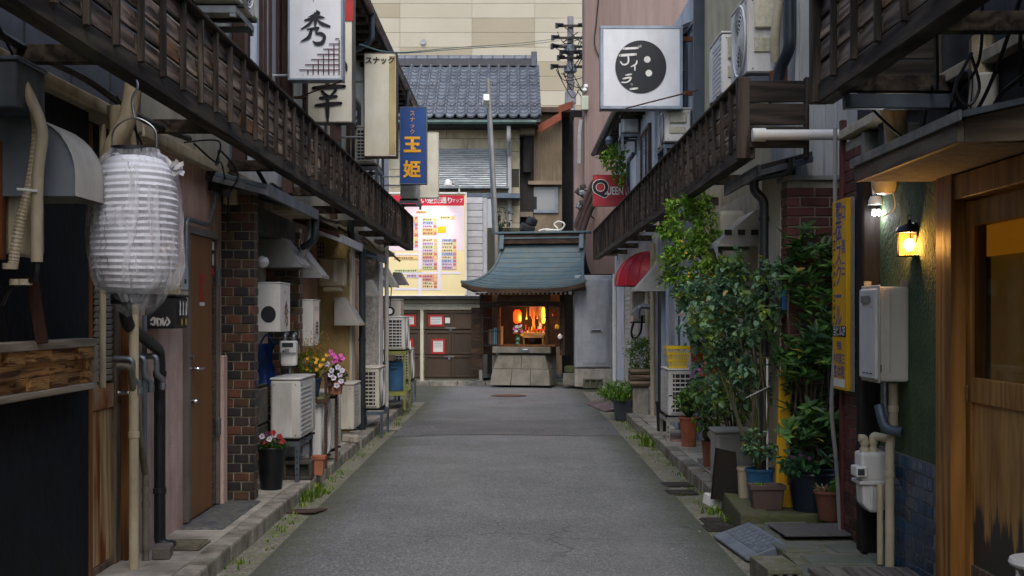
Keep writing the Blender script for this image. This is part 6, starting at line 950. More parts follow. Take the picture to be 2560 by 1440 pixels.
# fire extinguisher box
t = thing('extinguisher_box', 'red rounded-top fire extinguisher box half hidden by leaves', 'extinguisher', (1.95, 12.5, .64)); xa, xb = wx(1757, 12.5), wx(1806, 12.5); za, zb = wz(1006, 12.5), wz(906, 12.5); cxx = (xa+xb)/2; rr = (xb-xa)/2
G().prism([(xa, za), (xb, za)]+[(cxx+rr*math.cos(a), zb-rr+rr*math.sin(a)) for a in [k*math.pi/10 for k in range(11)]], 'Y', 12.5, 12.68).obj('shell', REDP, t, .01); bx('green_label', mat('label_green', '4aa58a', dirt=.05), t, xa+.006, xa+.04, 12.4955, 12.4985, za+.02, za+.18); text(t, '消火器', WHITE, .06, (cxx+.02, 12.497, za+.24), bold=.01); bx('shelf', CONC, t, xa-.02, xb+.05, 12.48, 12.75, za-.03, za-.002)
# ---- potted things on the right pavement
def pot(label, px, Y, z, rt, rb, h, m, sq=0, name='flower_pot', cat='flower pot'):
    x = wx(px, Y); t = thing(name, label, cat, (x, Y, z)); potgeo(t, x, Y, z, rt, rb, h, m, sq=sq); return t, x
t, x = pot('tall terracotta pot of spiky aloe beside the white unit stand', 1722, 13.6, .1, .1, .075, .32, TERRA, name='potted_aloe', cat='potted plant'); g = G()
for k in range(60): a = rng.uniform(0, 6.28); e = rng.uniform(.5, 1.4); leafadd(g, Vector((x, 13.6, .4)), Vector((math.cos(a), math.sin(a), e*2)), Vector((-math.cos(a), -math.sin(a), .5)), rng.uniform(.16, .3), .028)
g.obj('foliage', leafm('aloe', '2f4a24', '54773a'), t, fixn=False)
t, x = pot('mid terracotta pot with a gnarled bonsai stem', 1774, 11.7, .112, .072, .055, .24, TERRA, name='potted_bonsai', cat='potted plant'); g = G(); g.tube(curve([(x, 11.7, .33), (x-.05, 11.7, .42), (x+.02, 11.7, .5), (x-.06, 11.7, .58), (x-.02, 11.7, .68)], 6), [.026-.0007*i for i in range(25)], 7); branches(g, (x-.02, 11.7, .62), [(x+rng.uniform(-.2, .2), 11.7+rng.uniform(-.15, .15), .66+rng.uniform(0, .2)) for _ in range(8)], .008); g.obj('stem', mat('bark', '5b4a3c', '3f3228', s=14, bump=.6, dirt=.2), t); g = G(); crown(g, (x-.03, 11.7, .74), (.24, .18, .16), 700, .045, .025, 8, .05); g.obj('foliage', leafm('mid_green', '2c4a22', '5a7a34'), t, fixn=False)
t = thing('plastic_tub', 'large off-white square plastic tub among the flower pots', 'tub', (wx(1840, 10.7), 10.75, .112)); bx('body', mat('tub_white', 'b5b4ad', '9c9b93', s=2, r=.5, dirt=.4), t, wx(1790, 10.6), wx(1885, 10.6), 10.6, 10.92, .114, .52, .03); bx('lip', mat('tub_white', ''), t, wx(1786, 10.6), wx(1889, 10.6), 10.585, 10.935, .521, .55, .01)
# dark glass board leaning
t = thing('leaning_board', 'dark smoked panel leaning at the kerb before the flower pots', 'board', (1.6, 9.62, .1)); G().add([(1.50, 9.75, .1), (1.69, 9.58, .1), (1.665, 9.62, .47), (1.535, 9.74, .49), (1.505, 9.765, .1), (1.695, 9.595, .1), (1.67, 9.635, .47), (1.54, 9.755, .49)], [(0, 1, 2, 3), (4, 7, 6, 5), (0, 4, 5, 1), (1, 5, 6, 2), (2, 6, 7, 3), (3, 7, 4, 0)]).obj('panel', mat('smoked_board', '2b2825', '1f1d1b', s=3, r=.25, dirt=.2), t); tb('edge', DARKP, t, [(1.535, 9.735, .49), (1.5, 9.745, .1)], .006, 6)
tag(G().obox((1.56, 9.9, .06), (.13, .2, .09), (.1, .15, .3)).obj('styrofoam_block', WHITE, None, .01), 'white broken foam block by the leaning dark panel', 'block')
t, x = pot('cream ribbed pot left of the blue pot', 1864, 9.42, .13, .062, .05, .25, CREAMP, name='flower_pot')
t, xr = pot('blue round pot of a tall climbing rose', 1899, 9.2, .16, .1, .075, .24, mat('pot_blue', '2a5f86', '214c6c', s=3, r=.45, dirt=.25), name='climbing_rose', cat='potted plant')
BARK = mat('bark', ''); g = G()
tips = [(wx(px, Yq), Yq, wz(py, Yq)) for px, py, Yq in ((1720, 740, 10.2), (1765, 715, 10.0), (1800, 770, 9.8), (1850, 690, 9.6), (1890, 740, 9.4), (1930, 690, 9.2), (1820, 820, 9.7), (1880, 830, 9.3), (1800, 880, 9.9), (1915, 780, 9.2), (1750, 830, 10.1), (1860, 930, 9.4), (1835, 665, 9.7))]
branches(g, (xr, 9.2, .36), tips, .011, .07); g.obj('stem', mat('rose_stem', '4a4a2c', '3a3420', s=9, dirt=.2), t); g = G()
for tp in tips: crown(g, tp, (.11, .14, .1), 120, .058, .05, 6, .07, .35)
crown(g, (wx(1830, 9.7), 9.7, wz(790, 9.7)), (.34, .3, .3), 560, .056, .048, 7, .07, .35); crown(g, (wx(1850, 9.7), 9.75, wz(960, 9.7)), (.26, .25, .25), 330, .055, .045, 7, .07, .35); crown(g, (wx(1790, 10.2), 10.25, wz(930, 10.2)), (.2, .2, .3), 220, .055, .04, 7, .07, .35); crown(g, (wx(1900, 9.1), 9.1, wz(1110, 9.1)), (.12, .12, .1), 160, .05, .04, 6, .05)
g.obj('foliage', leafm('rose_leaf', '2f5238', '769c7a', '7d9a42'), t, fixn=False); tb('cane_support', WHITE, t, [(wx(1918, 9.15), 9.15, .3), (wx(1918, 9.15), 9.15, 1.2)], .008, 6); tb('tie_string', WHITE, t, [(wx(1865, 9.3), 9.3, wz(995, 9.3)), (wx(1925, 9.1), 9.1, wz(965, 9.1))], .004, 5)
t, x = pot('brown rectangular planter in front of the blue pot', 1916, 8.9, .152, .115, .095, .17, mat('planter_brown', '5b4a46', '4a3c38', r=.6, dirt=.3), sq=.6, name='planter', cat='planter'); g = G(); tuft(g, x-.05, 8.9, .3, 30, .05, .05); g.obj('foliage', leafm('weed_leaf', '', ''), t, fixn=False)
t, xn = pot('large navy round tub with a dark glossy evergreen shrub', 2030, 8.86, .152, .17, .13, .3, mat('tub_navy', '1c2836', '152030', s=3, r=.4, dirt=.2), name='potted_evergreen', cat='potted plant'); g = G()
tips = [(wx(px, Yq), Yq, wz(py, Yq)) for px, py, Yq in ((2000, 630, 9.0), (2050, 610, 8.9), (2080, 680, 8.8), (1975, 690, 8.9), (2030, 740, 8.7), (2010, 870, 8.6), (2060, 900, 8.7), (1980, 920, 8.7), (2030, 1040, 8.6), (2070, 1080, 8.7), (1985, 1090, 8.6), (2060, 820, 8.7), (1960, 860, 8.8))]
branches(g, (xn, 8.86, .42), tips, .014, .06); g.obj('stem', BARK, t); g = G()
def whorl(g, p, n, L, W):     # leaves radiating from a shoot tip
    ax = (Vector((rng.gauss(0, .4), -.35+rng.gauss(0, .3), 1))).normalized()
    for k in range(n):
        a = k*2.4; q = ax.orthogonal().normalized(); e = Matrix.Rotation(a, 3, ax) @ q; leafadd(g, p-ax*k*.006, e+ax*rng.uniform(.0, .7), ax, L*rng.uniform(.7, 1.15), W, .15)
for tp in tips:
    for k in range(9): whorl(g, Vector(tp)+Vector((rng.gauss(0, .075), rng.gauss(0, .08), rng.gauss(0, .08))), rng.randint(6, 9), .115, .038)
for k in range(52): whorl(g, Vector((wx(rng.uniform(1960, 2095), 8.9), 8.95+rng.uniform(-.1, .12), wz(rng.uniform(760, 1130), 8.9))), 7, .1, .03)
g.obj('foliage', leafm('glossy_dark', '203f1d', '4a7036', '6a9442'), t, fixn=False); g = G(); crown(g, (xn-.12, 8.75, .47), (.12, .1, .06), 140, .06, .05, 6, .05); g.obj('ground_ivy', leafm('ivy', '2f5c3c', '5a8a5a'), t, fixn=False)
for k in range(4): flower(t, mat('petal_violet', '8a4a8c', dirt=0), (xn-.12+rng.uniform(-.06, .06), 8.68, .5+rng.uniform(-.03, .05)), .014)
tb('rim_band', mat('tub_navy', ''), t, [(xn+.183*math.cos(a*.2618), 8.86+.183*math.sin(a*.2618), .41) for a in range(25)], .012, 6)
t, xt = pot('terracotta pot with dry grass and a yellow pansy near the yellow sign', 2076, 8.55, .13, .105, .075, .2, mat('terra_dark', '6d4636', '553528', s=6, r=.85, dirt=.4), name='potted_pansy', cat='potted plant'); g = G(); tuft(g, xt-.05, 8.52, .31, 60, .07, .05, 1.3); g.obj('dry_grass', leafm('straw', '7a6848', 'a8946a'), t, fixn=False); g = G(); crown(g, (xt+.05, 8.5, .36), (.06, .05, .03), 90, .035, .03, 6, .03); g.obj('foliage', leafm('fresh', '3f7a24', '6aa03a'), t, fixn=False)
for k in range(3): flower(t, PY, (xt+.1, 8.45, .3+k*.03), .03, eye=INK)
t, x = pot('small terracotta pot behind at the brick corner', 2112, 8.9, .152, .07, .05, .24, TERRA)
tag(G().obox((wx(1962, 9.0), 9.05, .62), (.09, .05, .98), (0, R(2), 0)).obox((wx(1962, 9.0)+.03, 9.03, .2), (.1, .06, .2), (0, R(-6), 0)).obj('yellow_post', YEL, None, .012), 'yellow painted post behind the evergreen shrub', 'post')
# bright bush hanging from the wall
t = thing('hanging_bush', 'bright green bush with small yellow flowers spilling under the balcony', 'bush', (1.85, 11.6, 1.8)); bp = (2.0, 11.8, 1.85); tips = [(wx(px, Yq), Yq, wz(py, Yq)) for px, py, Yq in ((1680, 575, 11.4), (1700, 520, 11.6), (1740, 500, 11.8), (1755, 540, 11.6), (1680, 640, 11.3), (1720, 610, 11.3), (1755, 620, 11.2), (1765, 580, 11.2), (1690, 690, 11.3), (1750, 680, 11.2), (1785, 670, 11.0), (1720, 740, 11.3))]; g = G(); branches(g, bp, tips, .01, .06); g.obj('stem', BARK, t); g = G()
for tp in tips: crown(g, tp, (.13, .14, .1), 260, .055, .028, 8, .06, .5, .5)
g.obj('foliage', leafm('bright_green', '467424', '84a83a', '98ba44'), t, fixn=False)
for k in range(12): flower(t, PY, (wx(rng.uniform(1690, 1780), 11.1), 11.1, wz(rng.uniform(600, 730), 11.1)), .009)
t = thing('wall_pot', 'dark hanging pot holding the bright bush', 'flower pot', (1.98, 11.75, 1.68)); potgeo(t, 1.95, 11.75, 1.68, .11, .08, .18, DARKP)
# darker filler shrub lower middle
t = thing('potted_shrub', 'leafy mid-green shrub with a few red shoots between extinguisher and rose', 'potted plant', (1.9, 11.2, .11)); potgeo(t, 1.93, 11.15, .112, .1, .075, .22, mat('pot_brown2', '4a3830', '3a2c26', dirt=.3)); tips = [(wx(px, Yq), Yq, wz(py, Yq)) for px, py, Yq in ((1750, 770, 11.3), (1790, 800, 11.2), (1830, 760, 11.2), (1840, 850, 11.1), (1790, 880, 11.2), (1850, 930, 11.1), (1810, 960, 11.1), (1770, 980, 11.2), (1840, 1020, 11.0), (1720, 1000, 11.5), (1770, 1040, 11.4))]; g = G(); branches(g, (1.93, 11.15, .3), tips, .01, .07); g.obj('stem', BARK, t); g = G()
for tp in tips: crown(g, tp, (.13, .13, .11), 150, .055, .034, 6, .06)
g.obj('foliage', leafm('shrub_green', '2f5424', '6a9038', '86a544'), t, fixn=False); g = G(); crown(g, (wx(1775, 11.0), 11.0, wz(700, 11)), (.06, .06, .07), 60, .04, .03, 5, .03); g.obj('red_shoots', leafm('red_leaf', '7a2f24', 'a5483a'), t, fixn=False)
# mauve flowers by the unit
t, x = pot('small pot of pink and violet blooms beside the extinguisher box', 1745, 13.0, .62, .06, .05, .12, WHITE, name='potted_flowers', cat='potted plant'); g = G(); crown(g, (x, 13.0, .8), (.1, .08, .1), 130, .04, .03, 6, .04); g.obj('foliage', leafm('mid_green', '', ''), t, fixn=False)
for m_, dx, dz in ((PK, 0, .2), (PK, .03, .14), (mat('petal_violet', ''), -.06, .17), (PK, .06, .19)): flower(t, m_, (x+dx, 12.9, .73+dz), .035)
tag(bx('flower_shelf', RACK, None, 1.72, 2.05, 12.9, 13.2, .59, .618), 'small brown shelf under the pink blooms', 'shelf')
# far right pots: log planter, dark pot, leaning tiles
t = thing('log_planter', 'stacked-log planter with a feathery shrub on a grey slab', 'planter', (wx(1602, 18.2), 18.2, .1)); xl = wx(1602, 18.2); LOG = wood('log', '5b4f42', '8a7a66', None, 'X', 8, .8, .5, .15)
bx('slab', CONC, t, xl-.12, xl+.11, 18.15, 18.35, .1, .48, .008)
for k in range(3): tb('log', LOG, t, [(xl-.16, 18.12, .53+k*.085), (xl+.16, 18.12, .53+k*.085)], .042, 10); tb('log', LOG, t, [(xl-.16, 18.4, .53+k*.085), (xl+.16, 18.4, .53+k*.085)], .042, 10)
bx('soil', SOIL, t, xl-.14, xl+.14, 18.16, 18.36, .49, .7); g = G(); crown(g, (xl, 18.25, .95), (.19, .17, .25), 1100, .05, .02, 8, .07); g.obj('foliage', leafm('feathery', '3a5a24', '6a8a3c'), t, fixn=False)
t, x = pot('dark grey square pot of grassy leaves at the right kerb', 1556, 18.3, .0, .13, .1, .3, mat('pot_slate', '3a4048', '2e343b', r=.5, dirt=.3), sq=1, name='potted_grass', cat='potted plant'); g = G(); crown(g, (x-.08, 18.3, .42), (.26, .22, .13), 900, .06, .02, 8, .06); tuft(g, x, 18.2, .28, 70, .24, .12, .8); g.obj('foliage', leafm('grass_green', '3f6a1c', '79a838'), t, fixn=False)
t, x = pot('dark slim pot beside the white unit stand', 1655, 15.4, .1, .075, .06, .36, DARKP)
t = thing('tile_ramp', 'row of brown tiles laid as a ramp at the far right kerb', 'ramp', (1.45, 21, 0))
for k in range(5): G().obox((1.42+.04*k, 21.5-k*.36, .055), (.42, .33, .025), (0, R(-14), R(10))).obj('tile', mat('ramp_tile', '6b5a58', '56484a', s=5, r=.7, dirt=.4, rnd=.15), t, .004)
# far upper right greenery
t = thing('balcony_plant', 'leafy creeper by the red sign above the far right balcony', 'plant', (1.75, 21.2, 3.3)); g = G(); crown(g, (wx(1535, 21.3), 21.3, wz(400, 21.3)), (.2, .2, .22), 500, .07, .045, 7, .08); crown(g, (wx(1550, 21.3), 21.3, wz(440, 21.3)), (.1, .12, .2), 160, .06, .04, 6, .06, .8); g.obj('foliage', leafm('creeper', '3f6a24', '88a83c'), t, fixn=False); g = G(); branches(g, (1.95, 21.3, 3.3), [(wx(1530, 21.3), 21.3, wz(390, 21.3)), (wx(1550, 21.3), 21.3, wz(420, 21.3))], .012); g.obj('stem', BARK, t)
# ================================================================ BACKGROUND
# tall pale panelled building
YB2 = 58.; t = thing('office_block', 'tall pale beige panelled building closing the view', 'building', (0, YB2+3, 0)); BEI = mat('beige_panel', 'a9a392', 'a29c8b', s=.3, r=.7, dirt=.14, dcol='9a9078', ds=.3, rnd=.0); TAN = mat('tan_panel', '968e7a', '8f8773', s=.3, r=.7, dirt=.08, dcol='9a9070', ds=.3)
bx('wall', BEI, t, wx(-300, YB2), wx(2900, YB2), YB2, YB2+8, 0, 30); ph = .33; pw = [-2300]
cols = (700, 830, 1000, 1180, 1337, 1493, 1650)
me_ = {}
for i in range(len(cols)-1):
    w_ = wx(cols[i+1], YB2)-wx(cols[i], YB2); a = G().box(.006, w_-.006, -.03, -.001, .006, ph*2-.006).mesh('panel', bev=.004); a.materials.append(BEI); b = G().box(.006, w_-.006, -.03, -.001, .006, ph*2-.006).mesh('panel', bev=.004); b.materials.append(TAN); me_[i] = (a, b)
tan = {(3, 19), (3, 20), (2, 18), (2, 17), (4, 17), (3, 16), (4, 16), (4, 14), (4, 13), (1, 21), (4, 11), (2, 13)}
for i in range(len(cols)-1):
    for k in range(8, 25): inst('panel', me_[i][1 if (i, k) in tan else 0], t, (wx(cols[i], YB2), YB2, k*ph*2+1.1))
G().lathe([(.12, -.1), (.1, -.02), (.03, 0)], (wx(1059, YB2), YB2-.03, wz(106, YB2)), 14, 'Y').obj('vent_cap', STEEL, t, 0, True)
# tiled house
YH = 30.; t = thing('tiled_house', 'old house with grey wave-tiled roof, stone front and roller shutter', 'building', (0, YH, .1)); STN = mat('stone_block', 'b9b09a', 'a0977f', s=3, r=.85, bump=.3, bs=20, dirt=.4, rnd=.12)
xL, xR = wx(860, YH), wx(1300, YH); bx('core', mat('core_dark', '3a372f'), t, xL, xR-.02, YH+.02, YH+5, .1, 6.0)
z = .3; k = 0
while z < 5.85:
    h = .42 if z < 5.3 else .3; x = xL-(.5 if k % 2 else 0)
    while x < xR-.03:
        a, b = max(x, xL), min(x+1.45, xR)
        if b-a > .05 and not (wz(480, YH) < z+h*.5 < wz(372, YH) and wx(1098, YH) < (a+b)/2 < wx(1262, YH)): bx('stone', STN, t, a+.004, b-.004, YH, YH+.1, z+.004, z+h-.004, .006)
        x += 1.45
    z += h; k += 1
# shutter
sh = bx('shutter', mat('shutter_box', '8f9498', '7a7f83', m=.3, dirt=.3), t, wx(1085, YH), wx(1270, YH), YH-.05, YH-.001, wz(472, YH), wz(372, YH)); SLT = mat('shutter_slat', '98a0a5', '838b90', s=3, r=.4, m=.4, dirt=.25); sm = G().tube([(0, 0, 0), (wx(1266, YH)-wx(1090, YH), 0, 0)], .022, 8).mesh('slat', smooth=True); sm.materials.append(SLT)
for k in range(21): inst('slat', sm, sh, (wx(1090, YH), YH-.055, wz(470-k*4.55, YH)))
bx('shutter_sill', STEEL, t, wx(1085, YH), wx(1272, YH), YH-.3, YH-.06, wz(474, YH), wz(468, YH), .004); bx('shutter_awning', BLUEST, t, wx(1085, YH), wx(1300, YH), YH-.5, YH-.001, wz(500, YH), wz(488, YH), .005)
# roof: wave tiles one by one
xr0, xr1 = wx(990, YH), wx(1350, YH); yE, zE, yR, zR = YH-.75, wz(292, YH-.75), YH+1.9, wz(165, YH+1.9); nc, nrw = 14, 15; tw = (xr1-xr0)/nc; sl = math.hypot(yR-yE, zR-zE); th = sl/nrw; ang = math.atan2(zR-zE, yR-yE)
g = G(); P0 = []
for i in range(13): u = i/12; P0.append((u*tw*1.06, -.03*math.sin(math.pi*min(u/.72, 1))+.055*max(0, 1-((u-.86)/.15)**2)))
g.sheet([[(a, 0, b+.045) for a, b in P0], [(a, th*1.12, b) for a, b in P0]]); g.sheet([[(a, 0, b+.045) for a, b in P0], [(a, 0, b+.002) for a, b in P0]]); tm = g.mesh('roof_tile', smooth=True, fixn=False); tm.materials.append(mat('roof_tile', '7f858f', '5f656f', s=3, r=.18, dirt=.3, dcol='3a3a38', rnd=.16, spec=.7))
bx('roof_deck', mat('roof_deck', '2a2a2c'), t, 0, .001, YH, YH+.001, 5, 5.001)
G().prism([(yE, zE-.12), (yE, zE-.07), (yR, zR-.07), (yR, zR-.12)], 'X', wx(870, YH), xr1).obj('roof', ROOFT, t)
for r_ in range(nrw):
    for c_ in range(nc): inst('roof_tile', tm, t, (xr0+c_*tw, yE+(yR-yE)*r_/nrw-.02, zE+(zR-zE)*r_/nrw), (ang, 0, 0))
SG = mat('snow_guard', '4a4f58', '3a3f48', r=.4, dirt=.2)
for r_, st_ in ((2, 1), (8, 2)):
    for c_ in range(1, nc, st_): inst('snow_guard', bpy.data.meshes.get('snow_guard') or (lambda m: (m.materials.append(SG), m)[1])(G().tube([(-.07, 0, .0), (-.06, -.02, .07), (.06, -.02, .07), (.07, 0, .0)], .014, 6).mesh('snow_guard')), t, (xr0+(c_+.62)*tw, yE+(yR-yE)*(r_+.4)/nrw, zE+(zR-zE)*(r_+.4)/nrw+.05))
bx('ridge_base', ROOFT, t, wx(985, YH+1.9), wx(1335, YH+1.9), yR-.12, yR+.1, zR-.02, zR+.13, .01); RDG = mat('ridge_tile', '5b616c', '474c56', s=4, r=.4, dirt=.3)
for k in range(13): G().lathe([(.095, 0), (.11, .015), (.095, .03), (.095, .3)], (wx(985, YH+1.9)+k*.272, yR-.01, zR+.17), 12, 'X').obj('ridge_tile', RDG, t, 0, True)
bx('ridge_end', RDG, t, wx(1328, YH+1.9), wx(1342, YH+1.9), yR-.15, yR+.13, zR-.03, zR+.34, .02); tb('gutter', mat('copper_gutter', '3f5a55', '2c413d', m=.3, r=.5), t, [(wx(870, YH), yE-.05, zE-.13), (xr1-.1, yE-.05, zE-.13)], .055, 8); bx('eave', mat('eave_black', '1a1715'), t, wx(870, YH), xr1-.05, yE+.05, YH-.005, zE-.19, zE-.15)
tb('downpipe', mat('pvc_white', 'b9bab8', 'a3a4a2', dirt=.25), t, elbow([(wx(1272, YH-.4), yE+.05, zE-.2), (wx(1272, YH-.4), yE+.1, zE-.5), (wx(1274, YH-.1), YH-.1, zE-.8), (wx(1274, YH-.1), YH-.1, 2)], .1), .05)
g = G(); bx('side_wing', mat('wing_dark', '2a2522'), t, xR, wx(1335, YH), YH+.3, YH+3, 2, 6.0)
# ventilator box on the side
bx('roof_bracket', mat('stone_eave', '7d7462'), t, xR, wx(1337, YH), YH-.3, YH+.3, wz(340, YH), wz(318, YH), .01); tb('duct', mat('duct_black', '232120'), t, elbow([(wx(1318, YH), YH+.1, wz(430, YH)), (wx(1318, YH), YH+.1, wz(345, YH)), (wx(1340, YH), YH+.1, wz(300, YH))], .2), .12)
# brown annex with window
YA = 30.4; a_ = thing('annex_house', 'brown ribbed metal annex with red fascia and aluminium window', 'building', (wx(1365, YA), YA+1, .1)); BRM = mat('brown_metal', '93836c', '7f7059', s=2, r=.6, m=.2, dirt=.35); bx('wall', BRM, a_, wx(1300, YA)+.03, wx(1405, YA), YA, YA+3, .1, wz(285, YA))
for k in range(16): bx('rib', BRM, a_, wx(1336+k*4.4, YA), wx(1338+k*4.4, YA), YA-.025, YA-.0005, wz(455, YA), wz(300, YA))
bx('roof', mat('annex_roof', '4a4038', '6b5244', s=5, dirt=.3), a_, wx(1340, YA), wx(1425, YA), YA-.3, YA+3, wz(285, YA)+.001, wz(278, YA)+.05); G().prism([(wx(1345, YA), wz(318, YA)), (wx(1402, YA), wz(285, YA)), (wx(1402, YA), wz(305, YA)), (wx(1345, YA), wz(338, YA))], 'Y', YA-.35, YA-.31).obj('fascia', mat('fascia_red', '9a5238', '824430', r=.6, dirt=.3), a_); G().prism([(wx(1395, YA), wz(270, YA)), (wx(1432, YA), wz(258, YA)), (wx(1432, YA), wz(275, YA)), (wx(1395, YA), wz(288, YA))], 'Y', YA-.35, YA-.31).obj('fascia', mat('fascia_red', ''), a_)
bx('window_hood', mat('hood_tan', '9a8672', dirt=.3), a_, wx(1320, YA), wx(1404, YA), YA-.25, YA-.0005, wz(464, YA), wz(455, YA), .004); bx('eave_step', mat('stone_eave', ''), a_, wx(1300, YA), wx(1332, YA), YA-.4, YA-.001, wz(545, YA), wz(533, YA))
f_ = G(); xa, xb, za, zb = wx(1303, YA), wx(1395, YA), wz(533, YA), wz(468, YA); f_.box(xa, xa+.06, YA-.06, YA-.001, za, zb).box(xb-.07, xb, YA-.06, YA-.001, za, zb).box(xa+.06, xb-.07, YA-.06, YA-.001, za, za+.08).box(xa+.06, xb-.07, YA-.06, YA-.001, zb-.05, zb); wn = f_.obj('window', mat('alu_frame', '8d98a3', '79848f', m=.3, r=.4, dirt=.15), a_, .004); bx('pane', glassm('pane_pale', '8a8d94', .1, .5), wn, xa+.06, xb-.07, YA-.03, YA-.02, za+.08, zb-.05); bx('mullion', mat('alu_frame', ''), wn, wx(1325, YA), wx(1331, YA), YA-.05, YA-.031, za+.08, zb-.05); bx('curtain', mat('dark_curtain', '2f3a3f'), wn, wx(1331, YA), wx(1342, YA), YA-.045, YA-.032, za+.09, wz(492, YA))
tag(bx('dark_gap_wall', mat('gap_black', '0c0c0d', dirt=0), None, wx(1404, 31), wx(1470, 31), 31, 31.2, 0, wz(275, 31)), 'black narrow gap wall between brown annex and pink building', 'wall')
# pink building on the right end
t = thing('pink_building', 'tall dusty pink metal-clad building behind the right row', 'building', (wx(1500, 27.5), 29, 0)); PKB = mat('pink_cladding', '7f6d67', '72615c', s=1, st=(6, 1, .3), r=.6, dirt=.25, dcol='6b4a44'); YP = 27.6
bx('wall', PKB, t, wx(1461, YP), 6, YP, YP+.9, 0, 12); bx('lower_wall', PKB, t, wx(1437, YP), wx(1461, YP)-.001, YP+.2, YP+.8, 0, wz(290, YP))
for k in range(18): bx('cladding_rib', PKB, t, wx(1462+k*5.2, YP), wx(1463.4+k*5.2, YP), YP-.02, YP-.0005, 0, 12)
bx('wall_box', mat('box_green', 'a9ad9c', dirt=.3), t, wx(1452, YP), wx(1470, YP), YP-.2, YP-.021, wz(278, YP), wz(243, YP), .01); tb('wall_cable', CABLE, t, curve([(wx(1504, YP), YP-.05, 9), (wx(1490, YP), YP-.05, wz(60, YP)), (wx(1486, YP), YP-.05, wz(110, YP)), (wx(1498, YP), YP-.05, wz(145, YP))], 6), .012, 5); tb('wall_cable', mat('conduit_grey', ''), t, [(wx(1452, YP), YP-.05, wz(300, YP)), (wx(1448, YP), YP-.05, wz(330, YP)), (wx(1447, YP), YP-.05, wz(410, YP))], .04, 6)
for px, py in ((1464, 217), (1461, 226)): G().lathe([(0, -.05), (.05, -.02), (.05, .03), (0, .05)], (wx(px, YP), YP-.08, wz(py, YP)), 10).obj('flood_lamp', WHITE, t, 0, True)
wp_ = bx('dark_doorway', DARKP, t, wx(1437, YP-.02)+.25, wx(1459, YP), YP+.17, YP+.1995, .1, 2.3)
for i in range(3):
    y0 = 560+i*14; pts = [(wx(1438+i*6, 26.8), 26.8, wz(y0+10, 26.8)), (wx(1462+i*5, 26.6), 26.6, wz(y0-55, 26.6)), (wx(1484+i*3, 26.4), 26.4, wz(y0-105+i*8, 26.4)), (wx(1497, 26.2), 26.2, wz(y0-118+i*8, 26.2))]; pipe(('upper', 'middle', 'lower')[i]+' slanting brown pipe across the pink wall beside the shrine', pts, .06, mat('pipe_brown', '5b4640', '463530', dirt=.3), .1, grp='slanting pipes on the pink wall')
t = thing('valve_cluster', 'tangle of pipe valves and brackets on the pink wall', 'fitting', (wx(1455, 26.5), 26.5, wz(500, 26.5)))
for k in range(7): px, py = rng.uniform(1440, 1475), rng.uniform(470, 560); tb('bracket', IRON, t, [(wx(px, 26.7), 26.7, wz(py, 26.7)), (wx(px+rng.uniform(10, 24), 26.8), 27.55, wz(py+rng.uniform(-6, 6), 26.8))], .02, 6); G().obox((wx(px, 26.6), 26.6, wz(py-8, 26.6)), (.1, .1, .12), (0, .3*k, .2)).obj('valve', STEEL if k % 2 else IRON, t, .02)
# utility pole
YU_ = 33.; t = thing('utility_pole', 'concrete utility pole crowded with black insulators and wires', 'utility pole', (wx(1426, YU_), YU_, 0)); PX = wx(1426, YU_); PC = mat('pole_concrete', '8d8a92', '77747c', s=3, r=.7, dirt=.3)
G().tube([(PX, YU_, 0), (PX, YU_, wz(42, YU_))], [.13, .08], 14).obj('pole', PC, t, 0, True); G().lathe([(.11, 0), (.13, .05), (.12, 2.2), (.1, 2.25)], (PX, YU_, wz(460, YU_)), 14).obj('sleeve', mat('sleeve_white', 'b0aeb4', 'a09ea4', dirt=.2), t, 0, True); G().lathe([(.1, 0), (.15, .04), (.14, .32), (.1, .36)], (PX, YU_, wz(262, YU_)), 14).obj('collar', mat('sleeve_white', ''), t, 0, True)
for py, w_ in ((70, 34), (100, 44), (122, 46), (137, 24), (172, 46), (150, 30)):
    zz = wz(py, YU_); bx('cross_arm', IRON, t, PX-w_*YU_/FPX, PX+w_*YU_/FPX, YU_-.14, YU_-.08, zz, zz+.06)
    for sgn in (-1, 1):
        for q in (1.,): xx = PX+sgn*w_*q*YU_/FPX; tb('insulator', mat('insulator', '26222c', '1a171e', r=.4), t, [(xx, YU_-.2, zz-.05), (xx+sgn*.02, YU_-.2, zz+.05), (xx-sgn*.16, YU_-.15, zz+.06)], [.05, .045, .03], 7)
for py in (122, 172): G().lathe([(.1, -.12), (.17, -.08), (.17, .08), (.1, .12)], (PX, YU_, wz(py, YU_)), 12).obj('bracket_ring', STEEL, t, 0, True)
for k in range(16): a = (PX+rng.choice((-1, 1))*rng.uniform(.05, .5), YU_-.2, wz(rng.uniform(60, 185), YU_)); b = (PX+rng.choice((-1, 1))*rng.uniform(.05, .5), YU_-.2, a[2]-rng.uniform(.1, .7)); m_ = ((a[0]+b[0])/2+rng.uniform(-.25, .25), YU_-.3, min(a[2], b[2])-rng.uniform(0, .25)); tb('jumper_wire', CABLE, t, curve([a, m_, b], 5), .012, 5)
WIRE = mat('service_wire', '3f5f66', '5b6a55', dirt=0)
for i, (py0, py1) in enumerate(((112, 122), (108, 126))): cable(('upper', 'lower')[i]+' service wire strung from the pole to the left row', [(PX-.3, YU_-.2, wz(100+6*i, YU_)), (wx(1300, 27), 27, wz(108+5*i, 27)), (wx(1140, 21), 21, wz(119+4*i, 21)), (wx(993, 15.5), 15.5, wz(131+2*i, 15.5)), (wx(893, 12.4), 12.6, wz(100, 12.4))], .007, WIRE, 'service wires across the lane')
